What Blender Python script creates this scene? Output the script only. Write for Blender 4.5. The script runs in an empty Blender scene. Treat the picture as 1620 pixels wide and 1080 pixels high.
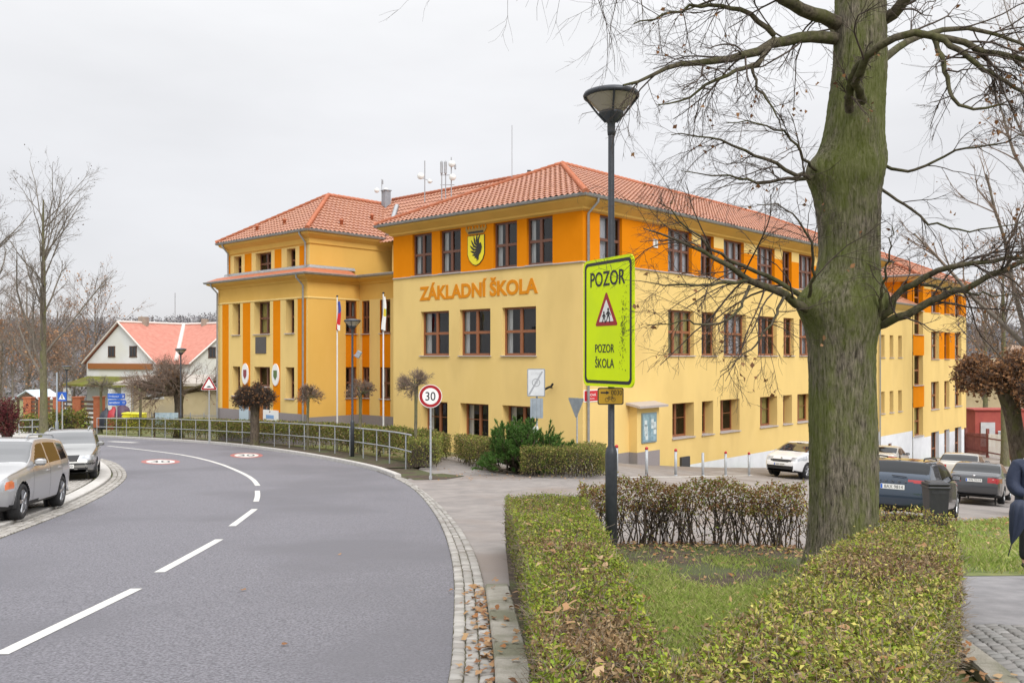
import bpy, bmesh, math, random
import numpy as np
from mathutils import Vector, Matrix
from mathutils.geometry import delaunay_2d_cdt

rng = np.random.default_rng(7)
random.seed(7)
SC = bpy.context.scene
COL = SC.collection
FPX = 1385.0            # focal length in photo pixels (1620 wide)
HOR = 563.0             # horizon row in the photo
# ---------------------------------------------------------------- camera
cd = bpy.data.cameras.new('camera')
cam = bpy.data.objects.new('camera', cd)
COL.objects.link(cam)
cd.sensor_width = 36.0
cd.lens = 36.0 * FPX / 1620.0
cd.shift_y = 23.0 / 1620.0
cd.clip_start = 0.1
cd.clip_end = 3000.0
cam.location = (0, 0, 0)
cam.rotation_euler = (math.radians(90), 0, 0)
SC.camera = cam
# ---------------------------------------------------------------- sky, sun, exposure
SUN_EL, SUN_AZ = math.radians(38), math.radians(156)     # azimuth clockwise from +Y: behind the camera
w = bpy.data.worlds.new('World'); SC.world = w; w.use_nodes = True
nt = w.node_tree
for n in list(nt.nodes): nt.nodes.remove(n)
def wn(t, **k):
    n = nt.nodes.new(t)
    for a, b in k.items(): setattr(n, a, b)
    return n
out = wn('ShaderNodeOutputWorld'); bg = wn('ShaderNodeBackground')
sky = wn('ShaderNodeTexSky', sky_type='NISHITA', sun_disc=False, sun_elevation=SUN_EL, sun_rotation=SUN_AZ)
tc = wn('ShaderNodeTexCoord'); sep = wn('ShaderNodeSeparateXYZ')
nt.links.new(tc.outputs['Generated'], sep.inputs[0])
el = wn('ShaderNodeValToRGB')                       # overcast dome: brighter towards the zenith
el.color_ramp.elements[0].position = 0.0; el.color_ramp.elements[0].color = (0.565, 0.560, 0.583, 1)
el.color_ramp.elements[1].position = 0.42; el.color_ramp.elements[1].color = (0.78, 0.78, 0.785, 1)
e3 = el.color_ramp.elements.new(1.0); e3.color = (1.95, 1.95, 1.98, 1)
nt.links.new(sep.outputs['Z'], el.inputs[0])
mp = wn('ShaderNodeMapping'); mp.inputs['Scale'].default_value = (1.0, 1.0, 3.2)
nt.links.new(tc.outputs['Generated'], mp.inputs[0])
nz = wn('ShaderNodeTexNoise'); nz.inputs['Scale'].default_value = 2.1; nz.inputs['Detail'].default_value = 5
nt.links.new(mp.outputs[0], nz.inputs[0])
cl = wn('ShaderNodeMapRange'); cl.inputs[1].default_value = 0.3; cl.inputs[2].default_value = 0.7
cl.inputs[3].default_value = 9.0; cl.inputs[4].default_value = 10.6
nt.links.new(nz.outputs[0], cl.inputs[0])
vm = wn('ShaderNodeVectorMath', operation='SCALE')
nt.links.new(el.outputs[0], vm.inputs[0]); nt.links.new(cl.outputs[0], vm.inputs['Scale'])
mx = wn('ShaderNodeMix', data_type='RGBA'); mx.inputs[0].default_value = 0.93
nt.links.new(sky.outputs[0], mx.inputs[6]); nt.links.new(vm.outputs[0], mx.inputs[7])
nt.links.new(mx.outputs[2], bg.inputs[0]); bg.inputs[1].default_value = 0.095
nt.links.new(bg.outputs[0], out.inputs[0])
sl = bpy.data.lights.new('sun', 'SUN'); so = bpy.data.objects.new('sun', sl); COL.objects.link(so)
sl.energy = 1.5; sl.angle = math.radians(25); sl.color = (1.0, 0.965, 0.92)
sd = Vector((math.sin(SUN_AZ) * math.cos(SUN_EL), math.cos(SUN_AZ) * math.cos(SUN_EL), math.sin(SUN_EL)))
so.rotation_euler = sd.to_track_quat('Z', 'Y').to_euler()
so.location = (0, -20, 40)
SC.view_settings.view_transform = 'Standard'; SC.view_settings.look = 'None'
SC.view_settings.exposure = 0.5; SC.view_settings.gamma = 1.0
SC.render.engine = 'CYCLES'
SC.cycles.max_bounces = 6; SC.cycles.transparent_max_bounces = 12
SC.cycles.use_denoising = True

# ---------------------------------------------------------------- materials
MATS = {}
def M(name, c1, c2=None, scale=4.0, rough=0.8, bump=0.0, bscale=40.0, metal=0.0, coat=0.0, spec=0.5, stretch=None, lo=0.35, hi=0.65, c3=None, s3=0.6, emit=None):
    if name in MATS: return MATS[name]
    m = bpy.data.materials.new(name); m.use_nodes = True
    t = m.node_tree; b = t.nodes['Principled BSDF']
    b.inputs['Roughness'].default_value = rough; b.inputs['Metallic'].default_value = metal
    b.inputs['Coat Weight'].default_value = coat; b.inputs['Coat Roughness'].default_value = 0.05
    b.inputs['Specular IOR Level'].default_value = spec
    b.inputs['Base Color'].default_value = (*c1, 1)
    co = None
    if c2 or bump:
        tcn = t.nodes.new('ShaderNodeTexCoord'); co = tcn.outputs['Object']
        if stretch:
            mpn = t.nodes.new('ShaderNodeMapping'); mpn.inputs['Scale'].default_value = stretch
            t.links.new(co, mpn.inputs[0]); co = mpn.outputs[0]
    if c2:
        n = t.nodes.new('ShaderNodeTexNoise'); n.inputs['Scale'].default_value = scale; n.inputs['Detail'].default_value = 6; n.inputs['Roughness'].default_value = 0.62
        t.links.new(co, n.inputs[0])
        r = t.nodes.new('ShaderNodeValToRGB')
        r.color_ramp.elements[0].position = lo; r.color_ramp.elements[0].color = (*c1, 1)
        r.color_ramp.elements[1].position = hi; r.color_ramp.elements[1].color = (*c2, 1)
        t.links.new(n.outputs[0], r.inputs[0]); colo = r.outputs[0]
        if c3:
            n2 = t.nodes.new('ShaderNodeTexNoise'); n2.inputs['Scale'].default_value = s3; n2.inputs['Detail'].default_value = 5
            t.links.new(co, n2.inputs[0])
            r2 = t.nodes.new('ShaderNodeValToRGB'); r2.color_ramp.elements[0].position = 0.47; r2.color_ramp.elements[1].position = 0.62
            t.links.new(n2.outputs[0], r2.inputs[0])
            x = t.nodes.new('ShaderNodeMix'); x.data_type = 'RGBA'
            t.links.new(r2.outputs[0], x.inputs[0]); t.links.new(colo, x.inputs[6]); x.inputs[7].default_value = (*c3, 1)
            colo = x.outputs[2]
        t.links.new(colo, b.inputs['Base Color'])
    if bump:
        n = t.nodes.new('ShaderNodeTexNoise'); n.inputs['Scale'].default_value = bscale; n.inputs['Detail'].default_value = 4
        t.links.new(co, n.inputs[0])
        bp = t.nodes.new('ShaderNodeBump'); bp.inputs['Strength'].default_value = bump; bp.inputs['Distance'].default_value = 0.02
        t.links.new(n.outputs[0], bp.inputs['Height']); t.links.new(bp.outputs[0], b.inputs['Normal'])
    if emit:
        b.inputs['Emission Color'].default_value = (*emit[0], 1); b.inputs['Emission Strength'].default_value = emit[1]
    MATS[name] = m
    return m
def MI(name, cols, rough=0.65, spec=0.15, trans=0.25):
    """colour picked per loose island (leaf, stone, blade)"""
    if name in MATS: return MATS[name]
    m = bpy.data.materials.new(name); m.use_nodes = True
    t = m.node_tree; b = t.nodes['Principled BSDF']
    b.inputs['Roughness'].default_value = rough; b.inputs['Specular IOR Level'].default_value = spec
    g = t.nodes.new('ShaderNodeNewGeometry'); r = t.nodes.new('ShaderNodeValToRGB')
    cr = r.color_ramp; k = len(cols)
    while len(cr.elements) < k: cr.elements.new(0.5)
    for i, c in enumerate(cols):
        cr.elements[i].position = i / max(1, k - 1); cr.elements[i].color = (*c, 1)
    t.links.new(g.outputs['Random Per Island'], r.inputs[0]); t.links.new(r.outputs[0], b.inputs['Base Color'])
    if trans:
        tr = t.nodes.new('ShaderNodeBsdfTranslucent'); ms = t.nodes.new('ShaderNodeMixShader'); ms.inputs[0].default_value = trans
        t.links.new(r.outputs[0], tr.inputs[0]); o = t.nodes['Material Output']
        t.links.new(b.outputs[0], ms.inputs[1]); t.links.new(tr.outputs[0], ms.inputs[2]); t.links.new(ms.outputs[0], o.inputs[0])
    MATS[name] = m
    return m
def MGLASS(name, tint=(0.85, 0.88, 0.9), refl=1.0):
    if name in MATS: return MATS[name]
    m = bpy.data.materials.new(name); m.use_nodes = True
    t = m.node_tree; o = t.nodes['Material Output']; t.nodes.remove(t.nodes['Principled BSDF'])
    f = t.nodes.new('ShaderNodeFresnel'); f.inputs[0].default_value = 1.55
    mul = t.nodes.new('ShaderNodeMath'); mul.operation = 'MULTIPLY_ADD'; mul.inputs[1].default_value = 1.3 * refl; mul.inputs[2].default_value = 0.03; mul.use_clamp = True
    t.links.new(f.outputs[0], mul.inputs[0])
    a = t.nodes.new('ShaderNodeBsdfTransparent'); a.inputs[0].default_value = (*tint, 1)
    g = t.nodes.new('ShaderNodeBsdfGlossy'); g.inputs['Roughness'].default_value = 0.015
    x = t.nodes.new('ShaderNodeMixShader')
    t.links.new(mul.outputs[0], x.inputs[0]); t.links.new(a.outputs[0], x.inputs[1]); t.links.new(g.outputs[0], x.inputs[2])
    t.links.new(x.outputs[0], o.inputs[0]); MATS[name] = m
    return m

# ---------------------------------------------------------------- mesh helpers
class MB:
    def __init__(s): s.v = []; s.f = []; s.m = []; s.s = []
    def add(s, vs, fs, mi=0, sm=False):
        o = len(s.v); s.v.extend([tuple(p) for p in vs])
        for f in fs: s.f.append(tuple(i + o for i in f)); s.m.append(mi); s.s.append(sm)
    def quad(s, a, b, c, d, mi=0): s.add([a, b, c, d], [(0, 1, 2, 3)], mi)
    def box(s, c, size, mi=0, rot=None, bev=0.0):
        x, y, z = [q / 2 for q in size]
        if bev:
            b = min(bev, x * .9, y * .9, z * .9); vs = []
            for sz in (-1, 1):
                for k in (0, 1):
                    zz = sz * (z if (k if sz > 0 else 1 - k) else z - b)
                    i = b if (k if sz > 0 else 1 - k) else 0
                    X, Y = x - i, y - i
                    vs += [(-X + b, -Y, zz), (X - b, -Y, zz), (X, -Y + b, zz), (X, Y - b, zz), (X - b, Y, zz), (-X + b, Y, zz), (-X, Y - b, zz), (-X, -Y + b, zz)]
            fs = [tuple(range(7, -1, -1)), tuple(range(24, 32))]
            for r in range(3):
                for i in range(8):
                    j = (i + 1) % 8; fs.append((r * 8 + i, r * 8 + j, r * 8 + 8 + j, r * 8 + 8 + i))
        else:
            vs = [(-x, -y, -z), (x, -y, -z), (x, y, -z), (-x, y, -z), (-x, -y, z), (x, -y, z), (x, y, z), (-x, y, z)]
            fs = [(3, 2, 1, 0), (4, 5, 6, 7), (0, 1, 5, 4), (1, 2, 6, 5), (2, 3, 7, 6), (3, 0, 4, 7)]
        c = Vector(c)
        vs = [((rot @ Vector(p)) if rot else Vector(p)) + c for p in vs]
        s.add(vs, fs, mi)
    def tube(s, pts, rad, n=8, mi=0, cap=True, sm=True):
        pts = [Vector(p) for p in pts]
        if not hasattr(rad, '__len__'): rad = [rad] * len(pts)
        vs = []; fs = []; up = None
        for i, p in enumerate(pts):
            d = (pts[min(i + 1, len(pts) - 1)] - pts[max(i - 1, 0)]).normalized()
            if up is None: up = d.orthogonal().normalized()
            up = (up - d * up.dot(d)).normalized(); q = d.cross(up)
            for k in range(n):
                a = 2 * math.pi * k / n
                vs.append(p + (up * math.cos(a) + q * math.sin(a)) * rad[i])
        for i in range(len(pts) - 1):
            for k in range(n):
                j = (k + 1) % n; fs.append((i * n + k, i * n + j, i * n + n + j, i * n + n + k))
        s.add(vs, fs, mi, sm)
        if cap:
            s.add(vs[:n], [tuple(range(n - 1, -1, -1))], mi); s.add(vs[-n:], [tuple(range(n))], mi)
    def lathe(s, prof, n=20, mi=0, mat=None, sm=True, close=True):
        vs = []; fs = []
        for r, z in prof:
            for k in range(n):
                a = 2 * math.pi * k / n; vs.append(Vector((r * math.cos(a), r * math.sin(a), z)))
        for i in range(len(prof) - 1):
            for k in range(n):
                j = (k + 1) % n; fs.append((i * n + k, i * n + j, i * n + n + j, i * n + n + k))
        if close:
            if prof[0][0] > 1e-4: fs.append(tuple(range(n - 1, -1, -1)))
            if prof[-1][0] > 1e-4: o = (len(prof) - 1) * n; fs.append(tuple(range(o, o + n)))
        if mat: vs = [mat @ p for p in vs]
        s.add(vs, fs, mi, sm)
    def prism(s, poly, t, mat, mi=0):
        """poly in local XY, extruded along local Z by t (0..t), placed by mat"""
        n = len(poly)
        ar = sum(poly[i][0] * poly[(i + 1) % n][1] - poly[(i + 1) % n][0] * poly[i][1] for i in range(n))
        if ar < 0: poly = poly[::-1]
        vs = [mat @ Vector((x, y, 0)) for x, y in poly] + [mat @ Vector((x, y, t)) for x, y in poly]
        fs = [tuple(range(n, 2 * n)), tuple(range(n - 1, -1, -1))] + [(i, (i + 1) % n, n + (i + 1) % n, n + i) for i in range(n)]
        s.add(vs, fs, mi)
    def build(s, name, mats, parent=None):
        me = bpy.data.meshes.new(name)
        me.from_pydata(s.v, [], s.f)
        if not isinstance(mats, (list, tuple)): mats = [mats]
        for m in mats: me.materials.append(m)
        if s.f:
            me.polygons.foreach_set('material_index', s.m); me.polygons.foreach_set('use_smooth', s.s)
        me.update()
        return link(name, me, parent)
def link(name, me, parent=None):
    o = bpy.data.objects.new(name, me); COL.objects.link(o)
    if parent is not None: o.parent = parent
    return o
def mesh_np(name, V, F, mats, parent=None, mi=None, smooth=False):
    V = np.ascontiguousarray(V, np.float32).reshape(-1, 3); F = np.ascontiguousarray(F, np.int32); k = F.shape[1]
    me = bpy.data.meshes.new(name)
    me.vertices.add(len(V)); me.vertices.foreach_set('co', V.ravel())
    me.loops.add(F.size); me.loops.foreach_set('vertex_index', F.ravel())
    me.polygons.add(len(F)); me.polygons.foreach_set('loop_start', np.arange(0, F.size, k, dtype=np.int32))
    if not isinstance(mats, (list, tuple)): mats = [mats]
    for m in mats: me.materials.append(m)
    if mi is not None: me.polygons.foreach_set('material_index', np.ascontiguousarray(mi, np.int32))
    if smooth: me.polygons.foreach_set('use_smooth', np.ones(len(F), bool))
    me.update(calc_edges=True); me.validate()
    return link(name, me, parent)
def tag(o, label=None, cat=None, group=None, kind=None):
    if label: o['label'] = label
    if cat: o['category'] = cat
    if group: o['group'] = group
    if kind: o['kind'] = kind
    return o
def thing(name, label, cat, loc=(0, 0, 0), rz=0.0, group=None):
    o = bpy.data.objects.new(name, None); COL.objects.link(o); o.empty_display_size = 0.2
    o.location = loc; o.rotation_euler = (0, 0, rz)
    return tag(o, label, cat, group)
def struct(o): o['kind'] = 'structure'; return o
def frame(o, x, n=None):
    """local X -> x (horizontal), local Y -> up, local Z -> outward normal x cross up"""
    x = Vector((x[0], x[1], 0)).normalized(); z = Vector((0, 0, 1)); nn = x.cross(z)
    m = Matrix((x, z, nn)).transposed().to_4x4(); m.translation = Vector(o)
    return m
def text_poly(txt, wid=None, hei=None, ext=0.004, bold=0.0, cx=0, cy=0, condense=True):
    """verts, faces of a line of lettering centred on cx, cy"""
    cu = bpy.data.curves.new('lettering', 'FONT'); cu.body = txt; cu.size = 1.0; cu.extrude = 0.5; cu.offset = bold
    cu.resolution_u = 4
    o = bpy.data.objects.new('lettering', cu); COL.objects.link(o)
    dg = bpy.context.evaluated_depsgraph_get(); dg.update()
    me = bpy.data.meshes.new_from_object(o.evaluated_get(dg))
    V = np.array([v.co[:] for v in me.vertices]); F = [tuple(p.vertices) for p in me.polygons]
    bpy.data.objects.remove(o); bpy.data.curves.remove(cu); bpy.data.meshes.remove(me)
    lo, hi = V.min(0), V.max(0); s = hi - lo
    kx = (wid / s[0]) if wid else None; ky = (hei / s[1]) if hei else None
    if kx is None: kx = ky
    if ky is None: ky = kx
    V[:, 0] = (V[:, 0] - (lo[0] + hi[0]) / 2) * kx + cx; V[:, 1] = (V[:, 1] - (lo[1] + hi[1]) / 2) * ky + cy
    V[:, 2] = (V[:, 2] + 0.5) * ext
    return V, F
def put_text(mb, mat, txt, wid, hei, cx, cy, z=0.0, ext=0.004, mi=0, bold=0.0):
    V, F = text_poly(txt, wid, hei, ext, bold, cx, cy)
    mb.add([mat @ Vector((p[0], p[1], p[2] + z)) for p in V], F, mi)
def circle(r, n=28, cx=0, cy=0, a0=0, a1=2 * math.pi):
    full = abs(a1 - a0 - 2 * math.pi) < 1e-6
    return [(cx + r * math.cos(a0 + (a1 - a0) * i / (n if full else n - 1)), cy + r * math.sin(a0 + (a1 - a0) * i / (n if full else n - 1))) for i in range(n)]
def rrect(w, h, r, n=5, cx=0, cy=0):
    o = []
    for (sx, sy, a) in ((1, -1, -90), (1, 1, 0), (-1, 1, 90), (-1, -1, 180)):
        for i in range(n):
            t = math.radians(a + 90 * i / (n - 1)); o.append((cx + sx * (w / 2 - r) + r * math.cos(t), cy + sy * (h / 2 - r) + r * math.sin(t)))
    return o
def ring(mb, outer, inner, t, mat, mi=0):
    """flat band between two loops of equal length"""
    n = len(outer)
    vs = [mat @ Vector((x, y, t)) for x, y in outer] + [mat @ Vector((x, y, t)) for x, y in inner]
    mb.add(vs, [(i, (i + 1) % n, n + (i + 1) % n, n + i) for i in range(n)], mi)

# ---------------------------------------------------------------- terrain
_ys = np.linspace(-60, 900, 1921)
_h = np.interp(_ys, [-60, -5, 0, 6, 11, 16.6, 20, 27.6, 39, 45, 60, 85, 120, 200, 900],
               [0.4, 1.5, 1.80, 2.27, 2.68, 3.14, 3.42, 3.83, 4.32, 4.62, 5.45, 6.9, 8.3, 10, 10])
_k = np.hanning(17); _k /= _k.sum(); _h = np.convolve(np.pad(_h, 8, 'edge'), _k, 'valid')
def zg(x, y):
    x = np.asarray(x, float); y = np.asarray(y, float)
    h = np.interp(y, _ys, _h)
    ex = 2.15 * (1 - np.exp(-np.clip(x - 3, 0, 60) / 13)) * np.clip((y - 2) / 31, 0, 1)
    b = 0.78 * np.exp(-((x - 12.5) / 1.9) ** 2 - ((y - 17.6) / 2.6) ** 2)
    return -(h + ex) + b
def G(px, py, off=0.0):
    """photo pixel -> point of the ground it shows"""
    k = (px - 810) / FPX; s = (py - HOR) / FPX
    lo, hi = 1.0, 400.0
    f = lambda d: -s * d - (float(zg(k * d, d)) + off)
    d = 1.0; step = .25
    while d < 400 and f(d) > 0: d += step; step = max(.25, d * .02)
    lo, hi = d - step, d
    for _ in range(40):
        m = (lo + hi) / 2
        if f(m) > 0: lo = m
        else: hi = m
    return (k * lo, lo)
def P(px, py, d): return Vector(((px - 810) / FPX * d, d, -(py - HOR) / FPX * d))
def GP(px, d):
    x = (px - 810) / FPX * d
    return Vector((x, d, float(zg(x, d))))
def dens(poly, step, closed=True):
    o = []; n = len(poly)
    for i in range(n if closed else n - 1):
        a = np.array(poly[i]); b = np.array(poly[(i + 1) % n]); k = max(1, int(np.linalg.norm(b - a) / step))
        for j in range(k): o.append(tuple(a + (b - a) * j / k))
    if not closed: o.append(tuple(poly[-1]))
    return o
def smooth_line(pts, it=2):
    p = [np.array(q, float) for q in pts]
    for _ in range(it):
        q = [p[0]]
        for a, b in zip(p[:-1], p[1:]): q += [a * .75 + b * .25, a * .25 + b * .75]
        q.append(p[-1]); p = q
    return [tuple(a) for a in p]
def inpoly(x, y, poly):
    x = np.asarray(x); c = np.zeros(x.shape, bool); n = len(poly); j = n - 1
    for i in range(n):
        xi, yi = poly[i]; xj, yj = poly[j]
        if yi != yj:
            c ^= ((yi > y) != (yj > y)) & (x < (xj - xi) * (y - yi) / (yj - yi) + xi)
        j = i
    return c
def edist(x, y, poly):
    d = np.full(np.asarray(x).shape, 1e9); n = len(poly)
    for i in range(n):
        ax, ay = poly[i]; bx, by = poly[(i + 1) % n]; vx, vy = bx - ax, by - ay
        t = np.clip(((x - ax) * vx + (y - ay) * vy) / (vx * vx + vy * vy + 1e-12), 0, 1)
        d = np.minimum(d, np.hypot(x - ax - t * vx, y - ay - t * vy))
    return d
def sheet(name, poly, off, mat, step=1.0, bstep=0.6):
    b = dens(poly, bstep); nb = len(b)
    xs = [p[0] for p in b]; ys = [p[1] for p in b]
    gx, gy = np.meshgrid(np.arange(min(xs), max(xs), step), np.arange(min(ys), max(ys), step))
    gx, gy = gx.ravel(), gy.ravel(); k = inpoly(gx, gy, b); gx, gy = gx[k], gy[k]
    k = edist(gx, gy, b) > step * .3; gx, gy = gx[k], gy[k]
    pts = [Vector(p) for p in b] + [Vector((a, c)) for a, c in zip(gx, gy)]
    r = delaunay_2d_cdt(pts, [(i, (i + 1) % nb) for i in range(nb)], [list(range(nb))], 1, 1e-5)
    V = np.array([(p.x, p.y) for p in r[0]]); z = zg(V[:, 0], V[:, 1]) + off
    mb = MB(); fs = []
    for f in r[2]:
        a, c, d = V[f[0]], V[f[1]], V[f[2]]
        fs.append(tuple(f) if (c[0] - a[0]) * (d[1] - a[1]) - (c[1] - a[1]) * (d[0] - a[0]) > 0 else tuple(f)[::-1])
    mb.add(np.column_stack([V, z]), fs, 0, True)
    return struct(mb.build(name, mat))
def strip_polys(line, offs):
    """polyline -> list of offset polylines (offset to the right of travel)"""
    L = np.array(line); t = np.gradient(L, axis=0); t /= np.linalg.norm(t, axis=1)[:, None]
    n = np.column_stack([t[:, 1], -t[:, 0]])
    return [L + n * o for o in offs]

# ---------------------------------------------------------------- twigs and leaves (arrays)
def unit(a): return a / (np.linalg.norm(a, axis=-1, keepdims=True) + 1e-9)
def grow(st, dr, ln, r0, n=5, wig=0.25, up=0.0, taper=0.35):
    m = len(st); pts = np.zeros((m, n, 3)); pts[:, 0] = st; d = unit(dr.copy())
    for i in range(1, n):
        d = unit(d + rng.normal(0, wig, (m, 3)) + np.array([0, 0, up]))
        pts[:, i] = pts[:, i - 1] + d * (ln / (n - 1))[:, None]
    rad = r0[:, None] * np.linspace(1, taper, n)[None]
    return pts, rad
def spawn(pts, rad, k, t0=0.2, ang=(0.5, 1.1), lf=(0.3, 0.6), rf=0.5, plane=None):
    m, n, _ = pts.shape; t = t0 + (1 - t0) * rng.random((m, k)) ** 0.9
    f = t * (n - 1); i = np.clip(f.astype(int), 0, n - 2); w = (f - i)[..., None]
    ii = np.arange(m)[:, None]
    p = pts[ii, i] * (1 - w) + pts[ii, i + 1] * w
    tg = unit(pts[ii, i + 1] - pts[ii, i]); r = rad[ii, i] * rf
    rnd = rng.normal(0, 1, (m, k, 3)); perp = unit(rnd - tg * (rnd * tg).sum(-1, keepdims=True))
    a = rng.uniform(*ang, (m, k))[..., None]; d = tg * np.cos(a) + perp * np.sin(a)
    L = np.linalg.norm(np.diff(pts, axis=1), axis=2).sum(1)[:, None] * rng.uniform(*lf, (m, k)) * (1.15 - 0.6 * t)
    return p.reshape(-1, 3), d.reshape(-1, 3), L.ravel(), r.ravel()
def tubes(pts, rad, sides=3):
    m, n, _ = pts.shape
    t = np.gradient(pts, axis=1); t = unit(t)
    ref = np.where(np.abs(t[..., 2:3]) > .9, np.array([1., 0, 0]), np.array([0, 0, 1.]))
    a = unit(np.cross(t, ref)); b = np.cross(t, a)
    ph = np.arange(sides) * 2 * math.pi / sides
    V = pts[:, :, None] + rad[:, :, None, None] * (a[:, :, None] * np.cos(ph)[None, None, :, None] + b[:, :, None] * np.sin(ph)[None, None, :, None])
    base = (np.arange(m)[:, None, None] * n + np.arange(n - 1)[None, :, None]) * sides
    k = np.arange(sides)[None, None]; k2 = (k + 1) % sides
    F = np.stack([base + k, base + k2, base + sides + k2, base + sides + k], -1).reshape(-1, 4)
    return V.reshape(-1, 3), F
def join(parts):
    V = []; F = []; o = 0
    for v, f in parts: V.append(v); F.append(f + o); o += len(v)
    return np.concatenate(V), np.concatenate(F)
def leaves(p, size, asp=0.5, nrm=None, spread=1.0, fold=0.15):
    m = len(p); n = rng.normal(0, 1, (m, 3)) * spread
    if nrm is not None: n = n + nrm
    n = unit(n); r = rng.normal(0, 1, (m, 3)); d = unit(r - n * (r * n).sum(1, keepdims=True)); s = np.cross(n, d)
    L = np.asarray(size) * rng.uniform(.6, 1.25, m); W = L * asp
    L = L[:, None]; W = W[:, None]
    V = np.stack([p, p + d * L * .5 + s * W * .5 + n * L * fold, p + d * L, p + d * L * .5 - s * W * .5 + n * L * fold], 1)
    F = np.arange(m * 4).reshape(m, 4)
    return V.reshape(-1, 3), F
# ================================================================ GROUND
m_asph = M('asphalt', (0.115, 0.112, 0.127), (0.295, 0.288, 0.318), 42, rough=0.68, bump=1.0, bscale=110, c3=(0.175, 0.171, 0.19), s3=0.28, spec=0.35)
m_asph2 = M('old_asphalt', (0.21, 0.19, 0.18), (0.30, 0.27, 0.25), 1.6, rough=0.85, bump=0.4, bscale=90, c3=(0.24, 0.20, 0.175), s3=0.3)
m_path = M('path_asphalt', (0.19, 0.185, 0.19), (0.27, 0.26, 0.265), 3, rough=0.8, bump=0.4, bscale=120)
m_pale = M('pale_paving', (0.42, 0.40, 0.37), (0.52, 0.50, 0.46), 3, rough=0.85, bump=0.2)
m_kerb = M('kerb_concrete', (0.27, 0.25, 0.205), (0.38, 0.35, 0.30), 6, rough=0.9, bump=0.5, bscale=70, c3=(0.17, 0.165, 0.11), s3=1.6)
m_kerbl = M('kerb_granite', (0.44, 0.42, 0.39), (0.55, 0.53, 0.50), 6, rough=0.85, bump=0.3, bscale=60)
m_joint = M('joint_soil', (0.055, 0.045, 0.032), (0.12, 0.11, 0.05), 9, rough=1)
m_sett = MI('setts', [(0.24, 0.225, 0.20), (0.36, 0.345, 0.32), (0.29, 0.27, 0.245), (0.43, 0.41, 0.38), (0.33, 0.31, 0.29), (0.22, 0.20, 0.175)], rough=0.75, trans=0)
m_settl = MI('pale_setts', [(0.30, 0.28, 0.255), (0.39, 0.37, 0.345), (0.34, 0.32, 0.29), (0.25, 0.235, 0.21), (0.43, 0.41, 0.385)], rough=0.75, trans=0)
m_soil = M('garden_soil', (0.045, 0.032, 0.022), (0.095, 0.065, 0.042), 5, rough=1, bump=1.0, bscale=30, c3=(0.075, 0.085, 0.03), s3=1.1)
m_grassg = M('grass_ground', (0.11, 0.145, 0.04), (0.20, 0.21, 0.07), 3, rough=1, bump=0.8, bscale=25, c3=(0.19, 0.145, 0.08), s3=0.5)
m_white = M('road_paint', (0.40, 0.40, 0.385), (0.66, 0.65, 0.61), 30, rough=0.6, lo=.3, hi=.5)
m_redp = M('red_road_paint', (0.44, 0.12, 0.10), (0.32, 0.14, 0.13), 10, rough=0.6)

xs = np.unique(np.concatenate([np.arange(-20, 24, .6), np.arange(-60, 70, 2.0), np.linspace(-420, 420, 60)]))
ys = np.unique(np.concatenate([np.arange(-4, 36, .6), np.arange(-30, 100, 2.0), np.linspace(100, 420, 30)]))
gx, gy = np.meshgrid(xs, ys)
gz = zg(gx, gy) - 0.07
n0, n1 = gx.shape; idx = np.arange(n0 * n1).reshape(n0, n1)
F = np.stack([idx[:-1, :-1], idx[:-1, 1:], idx[1:, 1:], idx[1:, :-1]], -1).reshape(-1, 4)
struct(mesh_np('ground', np.stack([gx, gy, gz], -1), F, m_grassg, smooth=True))

R1px = [(712, 1080), (717, 1000), (719, 930), (716, 890), (706, 850), (690, 815), (668, 785), (640, 763), (600, 746), (560, 736), (500, 724), (430, 713), (350, 703), (250, 696), (150, 691)]
R1 = [(-0.62, -14), (-0.55, 0), (-0.48, 3.5)] + [G(*p) for p in R1px]
R1 = smooth_line(R1, 2)
Lpx = [(0, 852), (60, 829), (130, 801), (178, 776), (201, 757), (200, 745), (186, 733), (168, 727), (130, 722)]
LE = [G(*p) for p in Lpx]
d0 = np.array(LE[0]) - np.array(LE[1]); d0 /= np.linalg.norm(d0)
LE = [tuple(np.array(LE[0]) + d0 * 22), tuple(np.array(LE[0]) + d0 * 8)] + LE
LE = smooth_line(LE, 2)
far = [G(150, 691), G(60, 690), (-60, 62)]
road_poly = [p for p in R1] + [(-45, 62.5), (-75, 64), (-75, 47)] + [p for p in LE[::-1]] + [(-18, -14)]
sheet('road', road_poly, 0.0, m_asph, 1.0)

# driveway and car park: a paler sheet beside the road
R2px = [(785, 1080), (776, 1000), (767, 930), (757, 890), (744, 860), (724, 830), (699, 801), (671, 777), (643, 758)]
R2 = [(0.0, -14), (-0.05, 0), (-0.06, 3.5)] + [G(*p) for p in R2px]
R2 = smooth_line(R2, 2)
hed_front = [G(690, 738), G(740, 748), G(800, 760), G(960, 760)]
drive = [p for p in R2[12:]] + [G(643, 758), G(660, 745), G(672, 728), G(690, 712)] + [(-4.4, 35.2), (-2.0, 37.6), (2.6, 34.4), (3.4, 35.4), (14, 47), (38, 73), (60, 98), (66, 92), (40, 50), (20, 27), (14.2, 21.4), (10.4, 20.2), (8.9, 15.6), (7.2, 13.6), (4, 13.1), (0.3, 13.1), (-0.1, 9.3)]
sheet('driveway', drive, -0.02, m_asph2, 1.2)
sheet('car_park', [G(1000, 790), G(1280, 795), (9.5, 16), (14, 21.6), (20, 27.2), (40, 50.4), (66, 92.4), (60, 97), (38, 72.6), (14.6, 46.6), (9.2, 39.5), (6.9, 34.0), (3.6, 28)], -0.016, M('car_park_asphalt', (0.26, 0.235, 0.22), (0.34, 0.31, 0.29), 1.2, rough=0.8, bump=0.3, bscale=80, c3=(0.22, 0.19, 0.17), s3=0.4), 1.5)
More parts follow.
